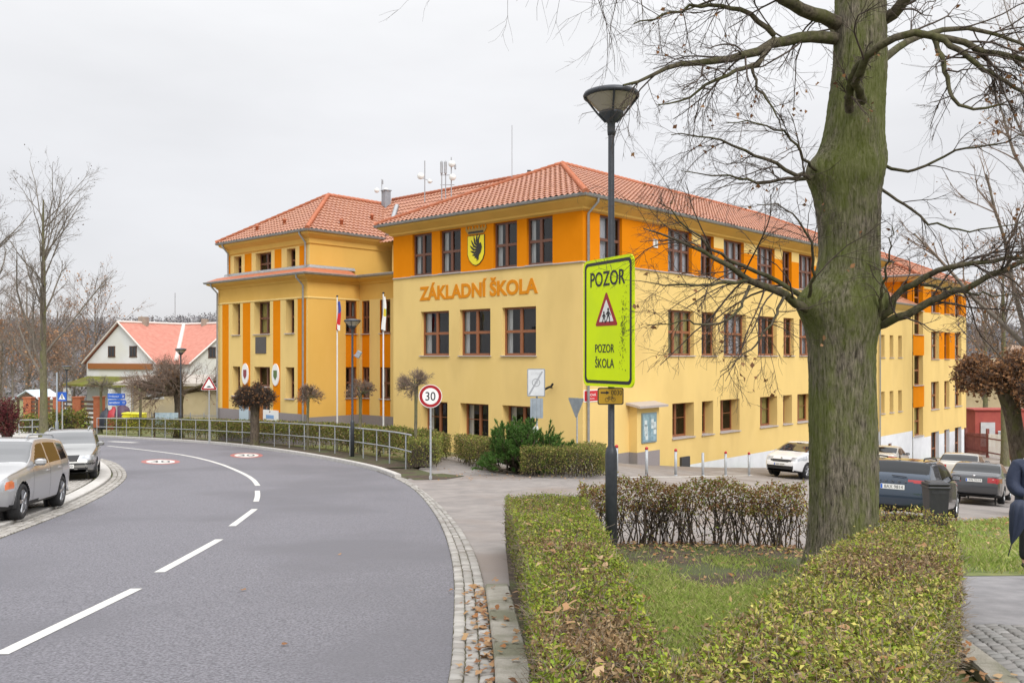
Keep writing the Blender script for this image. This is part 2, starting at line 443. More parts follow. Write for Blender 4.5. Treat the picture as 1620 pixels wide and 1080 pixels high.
# path at the right
path_poly = [(3.2, 5.6), (3.9, 7.4), (4.75, 9.4), (5.8, 11.6), (7.0, 12.9), (12.5, 13.3), (20, 13.6), (20, 8.4), (9, 8.2), (4.25, 8.15), (3.55, 6.6)]
sheet('path', [(3.9, 7.95), (4.6, 9.4), (5.0, 10.6), (5.6, 11.3), (8.0, 11.9), (12.5, 12.3), (24, 12.6), (24, 8.0), (9, 8.0)], 0.012, m_path, 1.0)
sheet('soil_bed', [(0.1, 2.5), (0.05, 6), (-0.1, 12.9), (5.5, 12.9), (5.0, 11.6), (4.4, 9.6), (3.6, 7.5), (2.4, 4.6), (1.6, 2.5)], 0.08, m_soil, .5, .4)
# pale pavement at the far left and behind the railing
sheet('pavement', [G(20, 712), G(70, 700), G(140, 693), G(150, 684), G(80, 676), G(0, 682), (-60, 66), (-60, 56)], 0.012, m_pale, 2.0)

def setts(name, lines, long, offz, mat, jitter=0.012, bevel=0.018, wid=None):
    """rows of hewn stones between neighbouring lines"""
    V = []; Fs = []; o = 0
    for a, b in zip(lines[:-1], lines[1:]):
        seg = np.linalg.norm(np.diff(a, axis=0), axis=1); s = np.concatenate([[0], np.cumsum(seg)]); L = s[-1]
        t = 0.0
        while t < L - long:
            l = long * random.uniform(.8, 1.25)
            pa = [np.array([np.interp(q, s, ln[:, 0]), np.interp(q, s, ln[:, 1])]) for ln in (a, b) for q in (t + .009, min(L, t + l - .009))]
            A, B, Cc, D = pa[0], pa[1], pa[3], pa[2]
            c = (A + B + Cc + D) / 4; q = [c + (p - c) * random.uniform(.86, .95) + np.array([random.uniform(-jitter, jitter) for _ in (0, 1)]) * .4 for p in (A, B, Cc, D)]
            zz = float(zg(c[0], c[1])) + offz + random.uniform(-.006, .006)
            tl = random.uniform(-.006, .006)
            top = [c + (p - c) * .80 for p in q]
            vs = [(p[0], p[1], zz - .05) for p in q] + [(p[0], p[1], zz - .012) for p in q] + [(p[0], p[1], zz + tl * (1 if i < 2 else -1)) for i, p in enumerate(top)]
            V += vs
            for r in (0, 4):
                for i in range(4):
                    j = (i + 1) % 4; Fs.append((o + r + i, o + r + 4 + i, o + r + 4 + j, o + r + j))
            Fs.append((o + 11, o + 10, o + 9, o + 8)); o += 12; t += l
    Fs = np.array(Fs)
    ob = mesh_np(name, np.array(V), Fs, mat)
    # make every top face look up
    me = ob.data; bm = bmesh.new(); bm.from_mesh(me); bmesh.ops.recalc_face_normals(bm, faces=bm.faces); bm.to_mesh(me); bm.free()
    return struct(ob)
def resample(line, step):
    L = np.array(line); s = np.concatenate([[0], np.cumsum(np.linalg.norm(np.diff(L, axis=0), axis=1))])
    q = np.linspace(0, s[-1], max(2, int(s[-1] / step)))
    return np.column_stack([np.interp(q, s, L[:, 0]), np.interp(q, s, L[:, 1])])
# gutter of three sett rows along the right road edge
ra = resample([p for p in R1 if 1.0 < p[1] < 30], .3); rb = resample([p for p in R2 if 1.0 < p[1] < 27.5], .3)
kk = min(len(ra), len(rb)); ra = resample(ra, np.linalg.norm(np.diff(ra, axis=0), axis=1).sum() / 120); rb = np.array(rb); rbd = resample(rb, .05); rb = np.array([rbd[np.argmin(((rbd - p) ** 2).sum(1))] for p in ra])
kk = min(len(ra), len(rb)); ra, rb = ra[:kk], rb[:kk]
sheet('gutter_bed', [tuple(p) for p in ra] + [tuple(p) for p in rb[::-1]], 0.008, m_joint, .5, .3)
setts('gutter_setts', [ra + (rb - ra) * t for t in (0, .33, .66, 1.0)], 0.125, 0.028, m_sett)
# kerb slabs along the hedge
def kerb(name, inner, outer, z0, z1, mat, slab=1.0):
    mb = MB(); a = resample(inner, .25); b = resample(outer, .25); k = min(len(a), len(b)); a, b = a[:k], b[:k]
    n = max(1, int(slab / .25)); i = 0
    while i < k - 1:
        j = min(k - 1, i + n); vs = []; fs = []
        for q in range(i, j + 1):
            ta, tb = a[q].copy(), b[q].copy()
            if q == i and i: ta += (a[q + 1] - a[q]) * .03; tb += (b[q + 1] - b[q]) * .03
            w = (tb - ta) * .06; z = float(zg(*ta)); zb = float(zg(*tb))
            vs += [(*ta, z + z0), (*ta, z + z1 - .02), (*(ta + w), z + z1), (*(tb - w), zb + z1), (*tb, zb + z1 - .02), (*tb, zb + z0)]
        m = j - i
        for q in range(m):
            for e in range(5): fs.append((q * 6 + e, q * 6 + e + 1, q * 6 + 6 + e + 1, q * 6 + 6 + e))
        fs.append((0, 1, 2, 3, 4, 5)); e = m * 6; fs.append((e + 5, e + 4, e + 3, e + 2, e + 1, e))
        mb.add(vs, fs); i = j
    ob = mb.build(name, mat); bm = bmesh.new(); bm.from_mesh(ob.data); bmesh.ops.recalc_face_normals(bm, faces=bm.faces); bm.to_mesh(ob.data); bm.free()
    return struct(ob)
kin = [p for p in R2 if p[1] < 9.6]
kout = strip_polys(kin, [0.25])[0]
kerb('kerb', kin, kout, -.05, .10, m_kerb, 1.0)
# kerb at the foot of the railing
rk = [p for p in R1 if p[1] > 27.2]; g_bed = [G(642, 752), G(700, 748), G(735, 752), G(706, 757), G(655, 758)]
rko = strip_polys(rk, [0.02, 0.22])
kerb('railing_kerb', rko[0], rko[1], -.05, .13, m_kerbl, 1.0)
rk2 = [p for p in R1 if p[1] > 30.2]; sheet('railing_verge', [tuple(p) for p in strip_polys(rk2, [.22])[0]] + [tuple(p) for p in strip_polys(rk2, [2.4])[0][::-1]], .02, m_soil, 1.0)
sheet('railing_foot', [tuple(p) for p in rko[1]] + [tuple(p) for p in strip_polys(rk, [1.6])[0][::-1]], -.012, m_soil, 1.0)
sheet('sign_bed', g_bed, -.008, m_soil, .5, .3)
# left parking bay: flush pale kerb, gutter of three sett rows, cobbled bay
le = resample([p for p in LE if p[1] > 3], .3)
off = strip_polys(le, [0.0, -.14, -.28, -.42, -.46, -.82, -.9])
if float(np.mean(off[3][:, 0])) > float(np.mean(le[:, 0])):
    off = strip_polys(le, [0.0, .14, .28, .42, .46, .82, .9])
sheet('bay_gutter_bed', [tuple(p) for p in off[0]] + [tuple(p) for p in off[3][::-1]], 0.008, m_joint, .6, .3)
setts('bay_gutter_setts', off[:4], 0.16, 0.026, m_settl)
kerb('bay_kerb', off[4], off[5], -.05, .07, m_kerbl, 1.0)
baypoly = [tuple(p) for p in off[6]] + [(-40, 50), (-40, 3)]
bay_in = [tuple(p) for p in off[6] if True]
sheet('bay_bed', bay_in + [(-19, 34), (-24, 12), (-20, 2)], 0.03, m_joint, .8, .4)
rows = [off[6]]
t = np.gradient(off[6], axis=0); t /= np.linalg.norm(t, axis=1)[:, None]
sg = -1 if np.mean(off[6][:, 0]) < np.mean(off[5][:, 0]) else 1
nb = np.column_stack([t[:, 1], -t[:, 0]]); sgn = np.sign(((off[6] - off[5]) * nb).sum(1).mean())
vis = [i for i in range(len(off[6])) if 11 < off[6][i][1] < 27]
bl = off[6][vis]; nn = nb[vis] * sgn
setts('bay_cobbles', [bl + nn * (.115 * i) for i in range(0, 17)], 0.12, 0.055, m_settl)
# setts at the right of the right hedge
sl0 = resample([(2.80, 4.2), (3.22, 5.2), (3.58, 6.2), (3.95, 8.05)], .3)
m_sett2 = MI('path_setts', [(0.17, 0.165, 0.155), (0.25, 0.245, 0.235), (0.21, 0.20, 0.19), (0.30, 0.29, 0.28)], rough=0.7, trans=0)
sheet('path_sett_bed', [(2.6, 3.4), (3.2, 5.2), (3.58, 6.2), (3.95, 8.05), (9, 8.05), (9, 3.0)], 0.0, m_joint, .6, .4)
kerb('path_kerb', sl0 - [.22, 0], sl0 - [.01, 0], -.05, .05, m_kerb, .9)
setts('path_setts', [sl0 + [.125 * i, 0] for i in range(0, 26)], 0.105, 0.03, m_sett2)

# ---- road paint
def paint(name, line, width, mat=None, off=.005):
    a, b = strip_polys(resample(smooth_line(line, 1), .5), [-width / 2, width / 2])
    V = np.concatenate([np.column_stack([a, zg(a[:, 0], a[:, 1]) + off]), np.column_stack([b, zg(b[:, 0], b[:, 1]) + off])])
    n = len(a); F = np.array([(i, i + n, i + n + 1, i + 1) for i in range(n - 1)])
    return struct(mesh_np(name, V, F, mat or m_white))
g = lambda *q: [G(*p) for p in q]
paint('centre_line', g((0, 1035), (110, 982), (216, 931)), .13)
paint('centre_line', g((252, 905), (300, 879), (347, 853)), .13)
paint('centre_line', g((367, 832), (387, 817), (403, 805)), .13)
paint('centre_line', g((405, 793), (408, 784), (407, 776)), .13)
paint('centre_line', g((408, 768), (400, 757), (380, 746), (345, 732), (300, 721), (250, 714), (170, 705)), .14)
paint('crossing_mark', g((175, 698), (215, 700)), .5)
def roundel(px, py, rx, ry, name):
    c = np.array(G(px, py)); e = np.array(G(px + rx, py)); r = np.linalg.norm(e - c)
    f = np.array(G(px, py + ry)); r2 = np.linalg.norm(f - c)
    u = (e - c) / r; v = (c - f) / r2
    mt = lambda q, k: [c + u * math.cos(a) * r * k + v * math.sin(a) * r2 * k for a in np.linspace(0, 2 * math.pi, 41)[:-1]]
    def disc(nm, k, mat, off, hole=None):
        o = mt(0, k)
        pts = o + (mt(0, hole) if hole else [c])
        V = np.array([(p[0], p[1], float(zg(p[0], p[1])) + off) for p in pts])
        F = [(i, (i + 1) % 40, 40 + (i + 1) % 40, 40 + i) for i in range(40)] if hole else [(i, (i + 1) % 40, 40) for i in range(40)]
        return struct(mesh_np(nm, V, np.array(F), mat))
    disc('road_marking', 1.0, m_redp, .005, .74); disc('road_marking', .74, m_white, .0055)
    V, Fc = text_poly('30', 1.1, .9, .001)
    z = lambda p: float(zg(p[0], p[1])) + .009
    mb = MB(); pts = [c + u * p[0] * r * .9 + v * p[1] * r2 * .9 for p in V]
    mb.add([(p[0], p[1], z(p)) for p in pts], Fc); struct(mb.build('road_marking', m_asph))
roundel(390, 720, 26, 4.2, 'a'); roundel(254, 730, 31, 4.2, 'b')
paint('parking_line', g((985, 754), (1100, 752), (1190, 751)), .12, m_white, -.012)
# ================================================================ SCHOOL
m_yel = M('yellow_render', (0.745, 0.54, 0.205), (0.79, 0.58, 0.235), 0.5, rough=0.95, bump=0.25, bscale=60, c3=(0.70, 0.505, 0.195), s3=0.5, spec=.12, stretch=(1, 1, .45))
m_gold = M('golden_render', (0.70, 0.425, 0.105), (0.74, 0.46, 0.125), 0.5, rough=0.95, bump=0.25, bscale=60, c3=(0.66, 0.405, 0.105), s3=0.35, spec=.12, stretch=(1, 1, .45))
m_or = M('orange_render', (0.68, 0.215, 0.004), (0.72, 0.235, 0.006), 0.8, rough=0.95, bump=0.25, bscale=60, spec=.08)
m_wht = M('white_plinth', (0.74, 0.76, 0.80), (0.66, 0.68, 0.72), 1.5, rough=0.9, bump=0.15)
m_gry = M('grey_plinth', (0.24, 0.215, 0.215), (0.29, 0.26, 0.26), 30, rough=0.9, bump=0.3)
m_tile = M('clay_tile', (0.30, 0.118, 0.06), (0.46, 0.215, 0.128), 7, rough=0.5, bump=0.1, c3=(0.38, 0.165, 0.10), s3=0.8)
m_tile2 = M('bright_clay_tile', (0.42, 0.125, 0.055), (0.50, 0.17, 0.085), 5, rough=0.6)
m_zinc = M('zinc', (0.33, 0.34, 0.35), (0.42, 0.43, 0.44), 5, rough=0.45, metal=0.6)
m_gut = M('gutter_zinc', (0.26, 0.26, 0.26), (0.33, 0.33, 0.33), 5, rough=0.5, metal=0.4)
m_frame = M('brown_window_wood', (0.24, 0.085, 0.034), (0.30, 0.115, 0.05), 20, rough=0.45)
m_framed = M('dark_window_wood', (0.125, 0.05, 0.03), (0.17, 0.07, 0.042), 20, rough=0.45)
m_sill = M('grey_sill', (0.46, 0.41, 0.39), rough=0.6)
m_pane = MGLASS('window_glass', refl=.45)
m_room = M('room_dark', (0.03, 0.027, 0.027), (0.07, 0.06, 0.055), 0.8, rough=1)
m_curt = M('curtain', (0.86, 0.84, 0.80), (0.66, 0.63, 0.59), 7, rough=1, stretch=(14, 14, .4))
m_sheer = M('sheer_curtain', (0.46, 0.44, 0.47), (0.74, 0.72, 0.75), 5, rough=1, stretch=(9, 9, .5))
m_ycurt = M('yellow_curtain', (0.62, 0.52, 0.18), (0.40, 0.32, 0.10), 6, rough=1, stretch=(10, 10, .5))
school = thing('school_building', 'long yellow and orange school with red tiled roofs and ZÁKLADNÍ ŠKOLA on its front', 'building')
FLd = np.array([-.737, .676]); FRd = np.array([.676, .737]); C0 = np.array([2.87, 35.5])
class Fac:
    def __init__(s, o, x): s.o = np.array(o, float); s.x = np.array(x, float); s.n = np.array([s.x[1], -s.x[0]])
    def u(s, px):
        k = px - 810
        return (k * s.o[1] - FPX * s.o[0]) / (FPX * s.x[0] - k * s.x[1])
    def p(s, u, z, d=0.0):
        q = s.o + s.x * u + s.n * d; return Vector((q[0], q[1], z))
    def z(s, u, py): return -(py - HOR) / FPX * (s.o + s.x * u)[1]
    def mat(s, u, z, d=0.0): return frame(s.p(u, z, d), s.x)
def fac_wall(mb, f, u0, u1, z0, z1, op, mfn, br=(), bz=(), d=0.0):
    """op: (ua, ub, za, zb, reveal)"""
    us = sorted(set([u0, u1] + [q for o in op for q in o[:2]] + list(br))); zs = sorted(set([z0, z1] + [q for o in op for q in o[2:4]] + list(bz)))
    us = [u for u in us if u0 - 1e-6 <= u <= u1 + 1e-6]; zs = [z for z in zs if z0 - 1e-6 <= z <= z1 + 1e-6]
    for a, b in zip(us[:-1], us[1:]):
        for c, e in zip(zs[:-1], zs[1:]):
            um, zm = (a + b) / 2, (c + e) / 2
            if any(o[0] < um < o[1] and o[2] < zm < o[3] for o in op): continue
            mb.quad(f.p(a, c, d), f.p(b, c, d), f.p(b, e, d), f.p(a, e, d), mfn(um, zm))
    for ua, ub, za, zb, r in op:
        m = mfn((ua + ub) / 2, (za + zb) / 2)
        q = lambda u, z, k: f.p(u, z, d - k)
        mb.quad(q(ua, za, 0), q(ua, zb, 0), q(ua, zb, r), q(ua, za, r), m); mb.quad(q(ub, zb, 0), q(ub, za, 0), q(ub, za, r), q(ub, zb, r), m)
        mb.quad(q(ua, zb, 0), q(ub, zb, 0), q(ub, zb, r), q(ua, zb, r), m); mb.quad(q(ub, za, 0), q(ua, za, 0), q(ua, za, r), q(ub, za, r), m)
WCOUNT = [0]
def window(f, ua, ub, za, zb, r, cols=2, rows=2, fm=None, d=0.0, bars=False, cur='side', name='window', split=.5):
    """frame (the part's own mesh) > pane, sill, curtain, interior"""
    fm = fm or m_frame; wd = ub - ua; h = zb - za; mb = MB()
    def bar(u0, u1, z0, z1, dep, th=.07):
        m = f.mat((u0 + u1) / 2, (z0 + z1) / 2, d - dep); R = m.to_3x3()
        mb.box(m.translation, (u1 - u0, z1 - z0, th), 0, R)
    fw = .085
    bar(ua, ua + fw, za, zb, r); bar(ub - fw, ub, za, zb, r); bar(ua + fw, ub - fw, zb - fw, zb, r); bar(ua + fw, ub - fw, za, za + fw * 1.2, r)
    for i in range(1, cols): u = ua + wd * i / cols; bar(u - .07, u + .07, za + fw * 1.2, zb - fw, r - .008, .09)
    for i in range(1, rows): z = za + h * split * i if rows == 2 else za + h * i / rows; bar(ua + fw, ub - fw, z - .06, z + .06, r - .004, .08)
    if bars: bar(ua + fw, ub - fw, za + h * .55 - .015, za + h * .55 + .015, r + .002, .04)
    o = mb.build(name, fm, school)
    pb = MB(); pb.quad(f.p(ua, za, d - r - .01), f.p(ub, za, d - r - .01), f.p(ub, zb, d - r - .01), f.p(ua, zb, d - r - .01)); pb.build('pane', m_pane, o)
    sb = MB(); m = f.mat((ua + ub) / 2, za - .02, d + .02 - r / 2); sb.box(m.translation, (wd + .10, .045, r + .13), 0, m.to_3x3())
    sb.build('sill', m_sill, o)
    ib = MB(); dd = d - r - .55; e = .25
    ib.quad(f.p(ua - e, za - e, dd), f.p(ub + e, za - e, dd), f.p(ub + e, zb + e, dd), f.p(ua - e, zb + e, dd))
    for q in ((ua - e, za - e, ua - e, zb + e), (ub + e, zb + e, ub + e, za - e)):
        ib.quad(f.p(q[0], q[1], dd), f.p(q[2], q[3], dd), f.p(q[2], q[3], d - r - .06), f.p(q[0], q[1], d - r - .06))
    ib.quad(f.p(ua - e, zb + e, dd), f.p(ub + e, zb + e, dd), f.p(ub + e, zb + e, d - r - .06), f.p(ua - e, zb + e, d - r - .06))
    ib.quad(f.p(ua - e, za - e, dd), f.p(ub + e, za - e, dd), f.p(ub + e, za - e, d - r - .06), f.p(ua - e, za - e, d - r - .06))
    ib.build('interior', m_room, o)
    if cur:
        cb = MB(); k = .17 * wd * random.uniform(.8, 1.2)
        rngs = {'side': [(ua, ua + k * 1.1), (ub - k * .8, ub)], 'left': [(ua, ua + k)], 'full': [(ua, ub)], 'sheer': [(ua, ua + wd * (.5 if random.random() < .4 else 1))]}[cur]
        for a, b in rngs:
            cb = MB(); n = max(4, int((b - a) / .04)); vs = []
            for i in range(n + 1):
                u = a + (b - a) * i / n; q = d - r - .14 + .025 * math.sin(i * 1.9)
                vs += [f.p(u, za + .02, q), f.p(u, zb - .02, q)]
            cb.add(vs, [(2 * i, 2 * i + 2, 2 * i + 3, 2 * i + 1) for i in range(n)], 0, True)
            cb.build('curtain', {'full': m_ycurt, 'sheer': m_sheer}.get(cur, m_curt), o)
    return o
wall = MB()
WM = [m_yel, m_or, m_wht, m_gry, m_gold]
EZ = 6.42
# ---- front facade
f1 = Fac(C0, -FLd)                     # u from -11.9 to 0
UL = -11.9
fo = lambda pxs: (f1.u(pxs[0]), f1.u(pxs[1]))
top = [fo(p) for p in ((652.6, 683), (696, 728.9), (780.8, 817.8), (833.4, 874.1))]
mid = [fo(p) for p in ((665.8, 710.3), (727.2, 775.8), (794.4, 848))]
gnd = [fo(p) for p in ((666, 707.8), (727.8, 772.8), (794.4, 846))]
ops = [(a, b, 3.87, 5.88, .16) for a, b in top] + [(a, b, .02, 2.12, .22) for a, b in mid] + [(a, b, -3.82, -2.16, .46) for a, b in gnd]
mf = lambda u, z: 1 if 3.83 < z < 5.93 else (4 if z > 5.93 else 0)
fac_wall(wall, f1, UL, 0, -5.6, EZ, ops, mf, bz=(3.83, 5.93))
for a, b in top: window(f1, a, b, 3.87, 5.88, .16, fm=m_framed)
for a, b in mid: window(f1, a, b, .02, 2.12, .22)
for a, b in gnd: window(f1, a, b, -3.82, -2.16, .46, rows=1, bars=True, cur='left')
# ---- right facade
f2 = Fac(C0, FRd); so_ = lambda pxs: (f2.u(pxs[0]), f2.u(pxs[1]))
S1 = 33.0
cols_t = [so_(p) for p in ((1057, 1094.4), (1108.7, 1129.4), (1145, 1177), (1198, 1225.5), (1238, 1252.5), (1264, 1288))]
cols_m = [so_(p) for p in ((1057, 1098), (1110, 1132.5), (1145, 1180), (1199, 1229), (1239.5, 1256), (1264.5, 1290))]
cols_g = [so_(p) for p in ((1063.7, 1098), (1110.6, 1128.4), (1139.5, 1170), (1202.5, 1229.6), (1239, 1253), (1261.5, 1287))]
per = cols_t[3][0] - cols_t[0][0]
for cset in (cols_t, cols_m, cols_g):
    for k in range(3): a, b = cset[3 + k]; cset.append((a + per, b + per)) if b + per < S1 - .3 else None
w1 = so_((949, 984))
ops = [(w1[0], w1[1], 3.87, 5.88, .16)] + [(a, b, 3.87, 5.88, .2) for a, b in cols_t] + [(a, b, .02, 2.14, .25) for a, b in cols_m] + [(a, b, -3.82, -2.2, .5) for a, b in cols_g]
s_or = cols_t[0][0]
def mf2(u, z):
    if z < -5.15: return 2
    if 3.83 < z < 5.93: return 1 if (u < s_or or z < 5.35) else 0
    return 4 if z > 5.93 else 0
fac_wall(wall, f2, 0, S1, -9.0, EZ, ops, mf2, br=(s_or, cols_t[-1][1]), bz=(3.83, 5.35, 5.93, -5.15))
window(f2, *w1, 3.87, 5.88, .16, cur='sheer', fm=m_framed)
for i, (a, b) in enumerate(cols_t): window(f2, a, b, 3.87, 5.88, .2, cols=3 if b - a > 1.7 else 2, fm=m_framed, cur='sheer', split=.52)
for i, (a, b) in enumerate(cols_m): window(f2, a, b, .02, 2.14, .25, cols=3 if b - a > 1.75 else 2, cur='full' if i == 0 else 'sheer', split=.52)
for i, (a, b) in enumerate(cols_g): window(f2, a, b, -3.82, -2.2, .5, cols=1 if b - a < 1.1 else 2, rows=1, bars=True, cur='full' if i in (3, 5) else 'left')
# ---- other faces of the main block
f1l = Fac(C0 + FLd * 11.9 + FRd * 12, -FRd)      # return looking left
fac_wall(wall, f1l, 0, 12, -5.6, EZ, [], lambda u, z: 1 if 3.83 < z < 5.93 else 0, bz=(3.83, 5.93))
fbk = Fac(C0 + FLd * 11.9 + FRd * S1, -FRd); fac_wall(wall, fbk, 0, S1 - 12, -6, EZ, [], lambda u, z: 0)
fen = Fac(C0 + FRd * S1, FLd); fac_wall(wall, fen, 0, 11.9, -9, EZ, [], lambda u, z: 0)
# ---- connector with slit windows, stair strip, far wing
f3 = Fac(C0 - (f2.n * .0), FRd); sS = (f2.u(1443.5), f2.u(1461)); SE = f2.u(1527.5)
slits = [so_(p) for p in ((1394, 1399.5), (1407.5, 1413.5), (1421, 1427))]
ops = [(a, b, -.1, 1.45, .3) for a, b in slits] + [(a, b, -3.95, -2.45, .3) for a, b in slits] + [(*so_((1405, 1411)), -7.1, -6.1, .12)]
fac_wall(wall, f2, S1, sS[0], -9.6, 3.6, ops, lambda u, z: 2 if z < -5.5 else 0, bz=(-5.5,))
for a, b, c, e, r in ops: window(f2, a, b, c, e, r, cols=1, rows=1, cur=None)
st = [(2.0, 4.9), (-.3, 1.75), (-3.3, -.05)]
sz = [f2.z(sS[0], q) for q in (529, 491, 562, 610, 645, 691)]
sops = [(sS[0] + .25, sS[1] - .25, sz[0], sz[1], .35), (sS[0] + .25, sS[1] - .25, sz[3], sz[2], .35), (sS[0] + .25, sS[1] - .25, sz[5], sz[4], .35), (sS[0] + .25, sS[1] - .25, 3.4, 5.4, .35)]
def mf3(u, z): return 1 if (sz[2] < z < sz[0] or sz[4] < z < sz[3] or z > sz[1]) else (2 if z < sz[5] else 0)
fac_wall(wall, f2, sS[0], sS[1], -9.6, EZ - .5, sops, mf3, bz=(sz[0], sz[1], sz[2], sz[3], sz[4], sz[5]), d=.05)
for i, o in enumerate(sops): window(f2, *o[:4], o[4], cols=1, d=.05, cur='full' if i == 2 else None)
fc = [so_(p) for p in ((1472, 1484.5), (1493, 1501), (1509.5, 1520))]
zr = [(f2.z(fc[0][0], 494), f2.z(fc[0][0], 459)), (f2.z(fc[0][0], 568), f2.z(fc[0][0], 524)), (f2.z(fc[0][0], 648), f2.z(fc[0][0], 604)), (-8.6, f2.z(fc[0][0], 684))]
ops = [(a, b, q[0], q[1], .3) for q in zr for a, b in fc]
def mf4(u, z):
    if z < -6.15: return 2
    if zr[0][0] - .05 < z < zr[0][1] + .05: return 1
    if zr[1][0] < z < zr[1][1] and fc[0][1] < u < fc[2][0]: return 1
    return 0
fac_wall(wall, f2, sS[1], SE, -9.9, EZ - .5, ops, mf4, bz=(-6.15, zr[0][0] - .05, zr[0][1] + .05), d=.05)
for o in ops: window(f2, *o[:4], o[4], cols=2 if o[1] - o[0] > 1.6 else 1, d=.05, cur='side' if o[2] > -6 else None)
fe = Fac(C0 + FRd * SE + f2.n * .05, FLd); fac_wall(wall, fe, 0, 12, -9.9, EZ - .5, [], lambda u, z: 2 if z < -6.15 else 0, bz=(-6.15,))
fw_ = Fac(C0 + FRd * sS[0] + FLd * 12, -FLd); fac_wall(wall, fw_, 0, 12, 3, EZ - .5, [], lambda u, z: 1)
# ---- left wing
UA, UB = 18.0, 27.4
LC = C0 + FLd * UA - FRd * .87                     # its near right corner
f4 = Fac(LC, -FLd); WL = -(UB - UA)
lo = lambda pxs: (f4.u(pxs[0]), f4.u(pxs[1]))
lw = [lo(p) for p in ((367.8, 379.8), (402, 427), (452, 465.5))]
ls = [lo(p) for p in ((351.7, 361.8), (384, 396), (432, 443.6), (470.8, 484.6))]
ops = [(a, b, 1.25, 3.1, .42) for a, b in lw] + [(a, b, -2.35, -.62, .42) for a, b in (lw[0], lw[2])] + [(lw[1][0], lw[1][1], -4.3, -.62, .42)]
def mf5(u, z):
    if z < -3.15: return 3
    if z < 3.15 and any(a < u < b for a, b in ls): return 1
    return 4 if z > 3.15 else 0
fac_wall(wall, f4, WL, 0, -5.6, 4.6, ops, mf5, br=[q for s in ls for q in s], bz=(3.15, -3.15))
for i, o in enumerate(ops[:5]): window(f4, *o[:4], o[4], cols=2 if i == 1 else 1, fm=m_framed, cur='full' if i == 1 else None)
window(f4, lw[1][0], lw[1][1], -1.75, -.62, .42, cols=2, rows=1, fm=m_framed, cur=None)
db = MB(); m = f4.mat((lw[1][0] + lw[1][1]) / 2, -3.0, -.36); db.box(m.translation, (lw[1][1] - lw[1][0], 2.5, .08), 0, m.to_3x3())
for k in (-.22, .22): mm = f4.mat((lw[1][0] + lw[1][1]) / 2 + k, -2.7, -.315); db.box(mm.translation, (.3, 1.2, .02), 1, mm.to_3x3())
dr = db.build('door', [M('door_wood', (0.30, 0.11, 0.03), (0.36, 0.14, 0.04), 12, rough=.5), m_room], school)
hb = MB(); mm = f4.mat((lw[1][0] + lw[1][1]) / 2 + .06, -3.1, -.30); hb.box(mm.translation, (.03, .22, .05), 0, mm.to_3x3(), .01); hb.build('handle', m_zinc, dr)
fs_ = Fac(LC, FRd)                                 # its right side, up to the recess
rec_s = 3.46
sw = (fs_.u(547), fs_.u(564))
ops = [(sw[0], sw[1], 1.25, 3.1, .12), (sw[0], sw[1], -2.35, -.62, .12)]
def mf6(u, z):
    if z < -3.3: return 3
    if sw[0] < u < sw[1] and z < 3.1: return 1
    return 4
fac_wall(wall, fs_, 0, rec_s, -5.6, 4.6, ops, mf6, br=sw, bz=(3.15, -3.3))
for o in ops: window(fs_, *o[:4], o[4], cols=2, fm=m_framed)
RC = LC + FRd * rec_s                              # recess wall
f6 = Fac(RC, -FLd); rw = [(f6.u(573), f6.u(584.5)), (f6.u(601), f6.u(617.5))]
ops = [(a, b, 1.25, 3.1, .12) for a, b in rw] + [(a, b, -2.35, -.62, .12) for a, b in rw]
fac_wall(wall, f6, 0, 6.3, -5.8, 4.6, ops, lambda u, z: 3 if z < -3.3 else (1 if any(a < u < b for a, b in rw) and z < 3.1 else (4 if z > 3.15 else 0)), br=[q for s in rw for q in s], bz=(3.15, -3.3))
for o in ops: window(f6, *o[:4], o[4], cols=2, fm=m_framed)
# upper storey of the left wing (set back) and the link behind
UP = .45
ULC = LC + FRd * UP + FLd * UP
f5 = Fac(ULC, -FLd); WU = WL + 2 * UP
uo = lambda pxs: (f5.u(pxs[0]), f5.u(pxs[1]))
uw = [uo(p) for p in ((370, 382), (404.4, 429), (453.5, 467.4))]
us_ = [uo(p) for p in ((353.5, 364.4), (387, 398), (434.3, 445.4), (473.6, 485))]
ops = [(a, b, 4.75, 6.0, .35) for a, b in uw]
fac_wall(wall, f5, WU, 0, 4.2, 6.85, ops, lambda u, z: 1 if (4.62 < z < 6.06 and any(a < u < b for a, b in us_)) else (4 if z > 6.06 or z < 4.62 else 0), br=[q for s in us_ for q in s], bz=(6.06, 4.62))
for i, o in enumerate(ops): window(f5, *o[:4], o[4], cols=2 if i == 1 else 1, fm=m_framed, cur=None)
f5s = Fac(ULC, FRd); fac_wall(wall, f5s, 0, 14, 4.2, 6.85, [], lambda u, z: 4)
f5l = Fac(ULC - (-FLd) * 0 + FLd * (-WU) + FRd * 14, -FRd); fac_wall(wall, f5l, 0, 14, 4.2, 6.85, [], lambda u, z: 0)
f4l = Fac(LC + FLd * (-WL) + FRd * 14, -FRd); fac_wall(wall, f4l, 0, 14, -6, 4.6, [], lambda u, z: 0)
lk = Fac(C0 + FLd * (UA - UP) + FRd * 4.6, -FLd); fac_wall(wall, lk, 0, 6.2, 4.2, EZ, [], lambda u, z: 0)
fb = Fac(C0 + FLd * UB + FRd * 13, FLd * -1); 
# notice board buttress beside the corner
nb0, nb1 = f2.u(995), f2.u(1030)
m_ = f2.mat((nb0 + nb1) / 2, -3.6, .2); wall.box(m_.translation, (nb1 - nb0, 3.0, .44), 0, m_.to_3x3())
m_ = f2.mat((nb0 + nb1) / 2, -4.75, .215); wall.box(m_.translation, (nb1 - nb0 + .03, 1.2, .47), 3, m_.to_3x3())
m_ = f2.mat(f2.u(983), -4.75, .005); wall.box(m_.translation, (nb0 - f2.u(975) + .1, 1.2, .05), 3, m_.to_3x3())
wall.build('wall', WM, school)

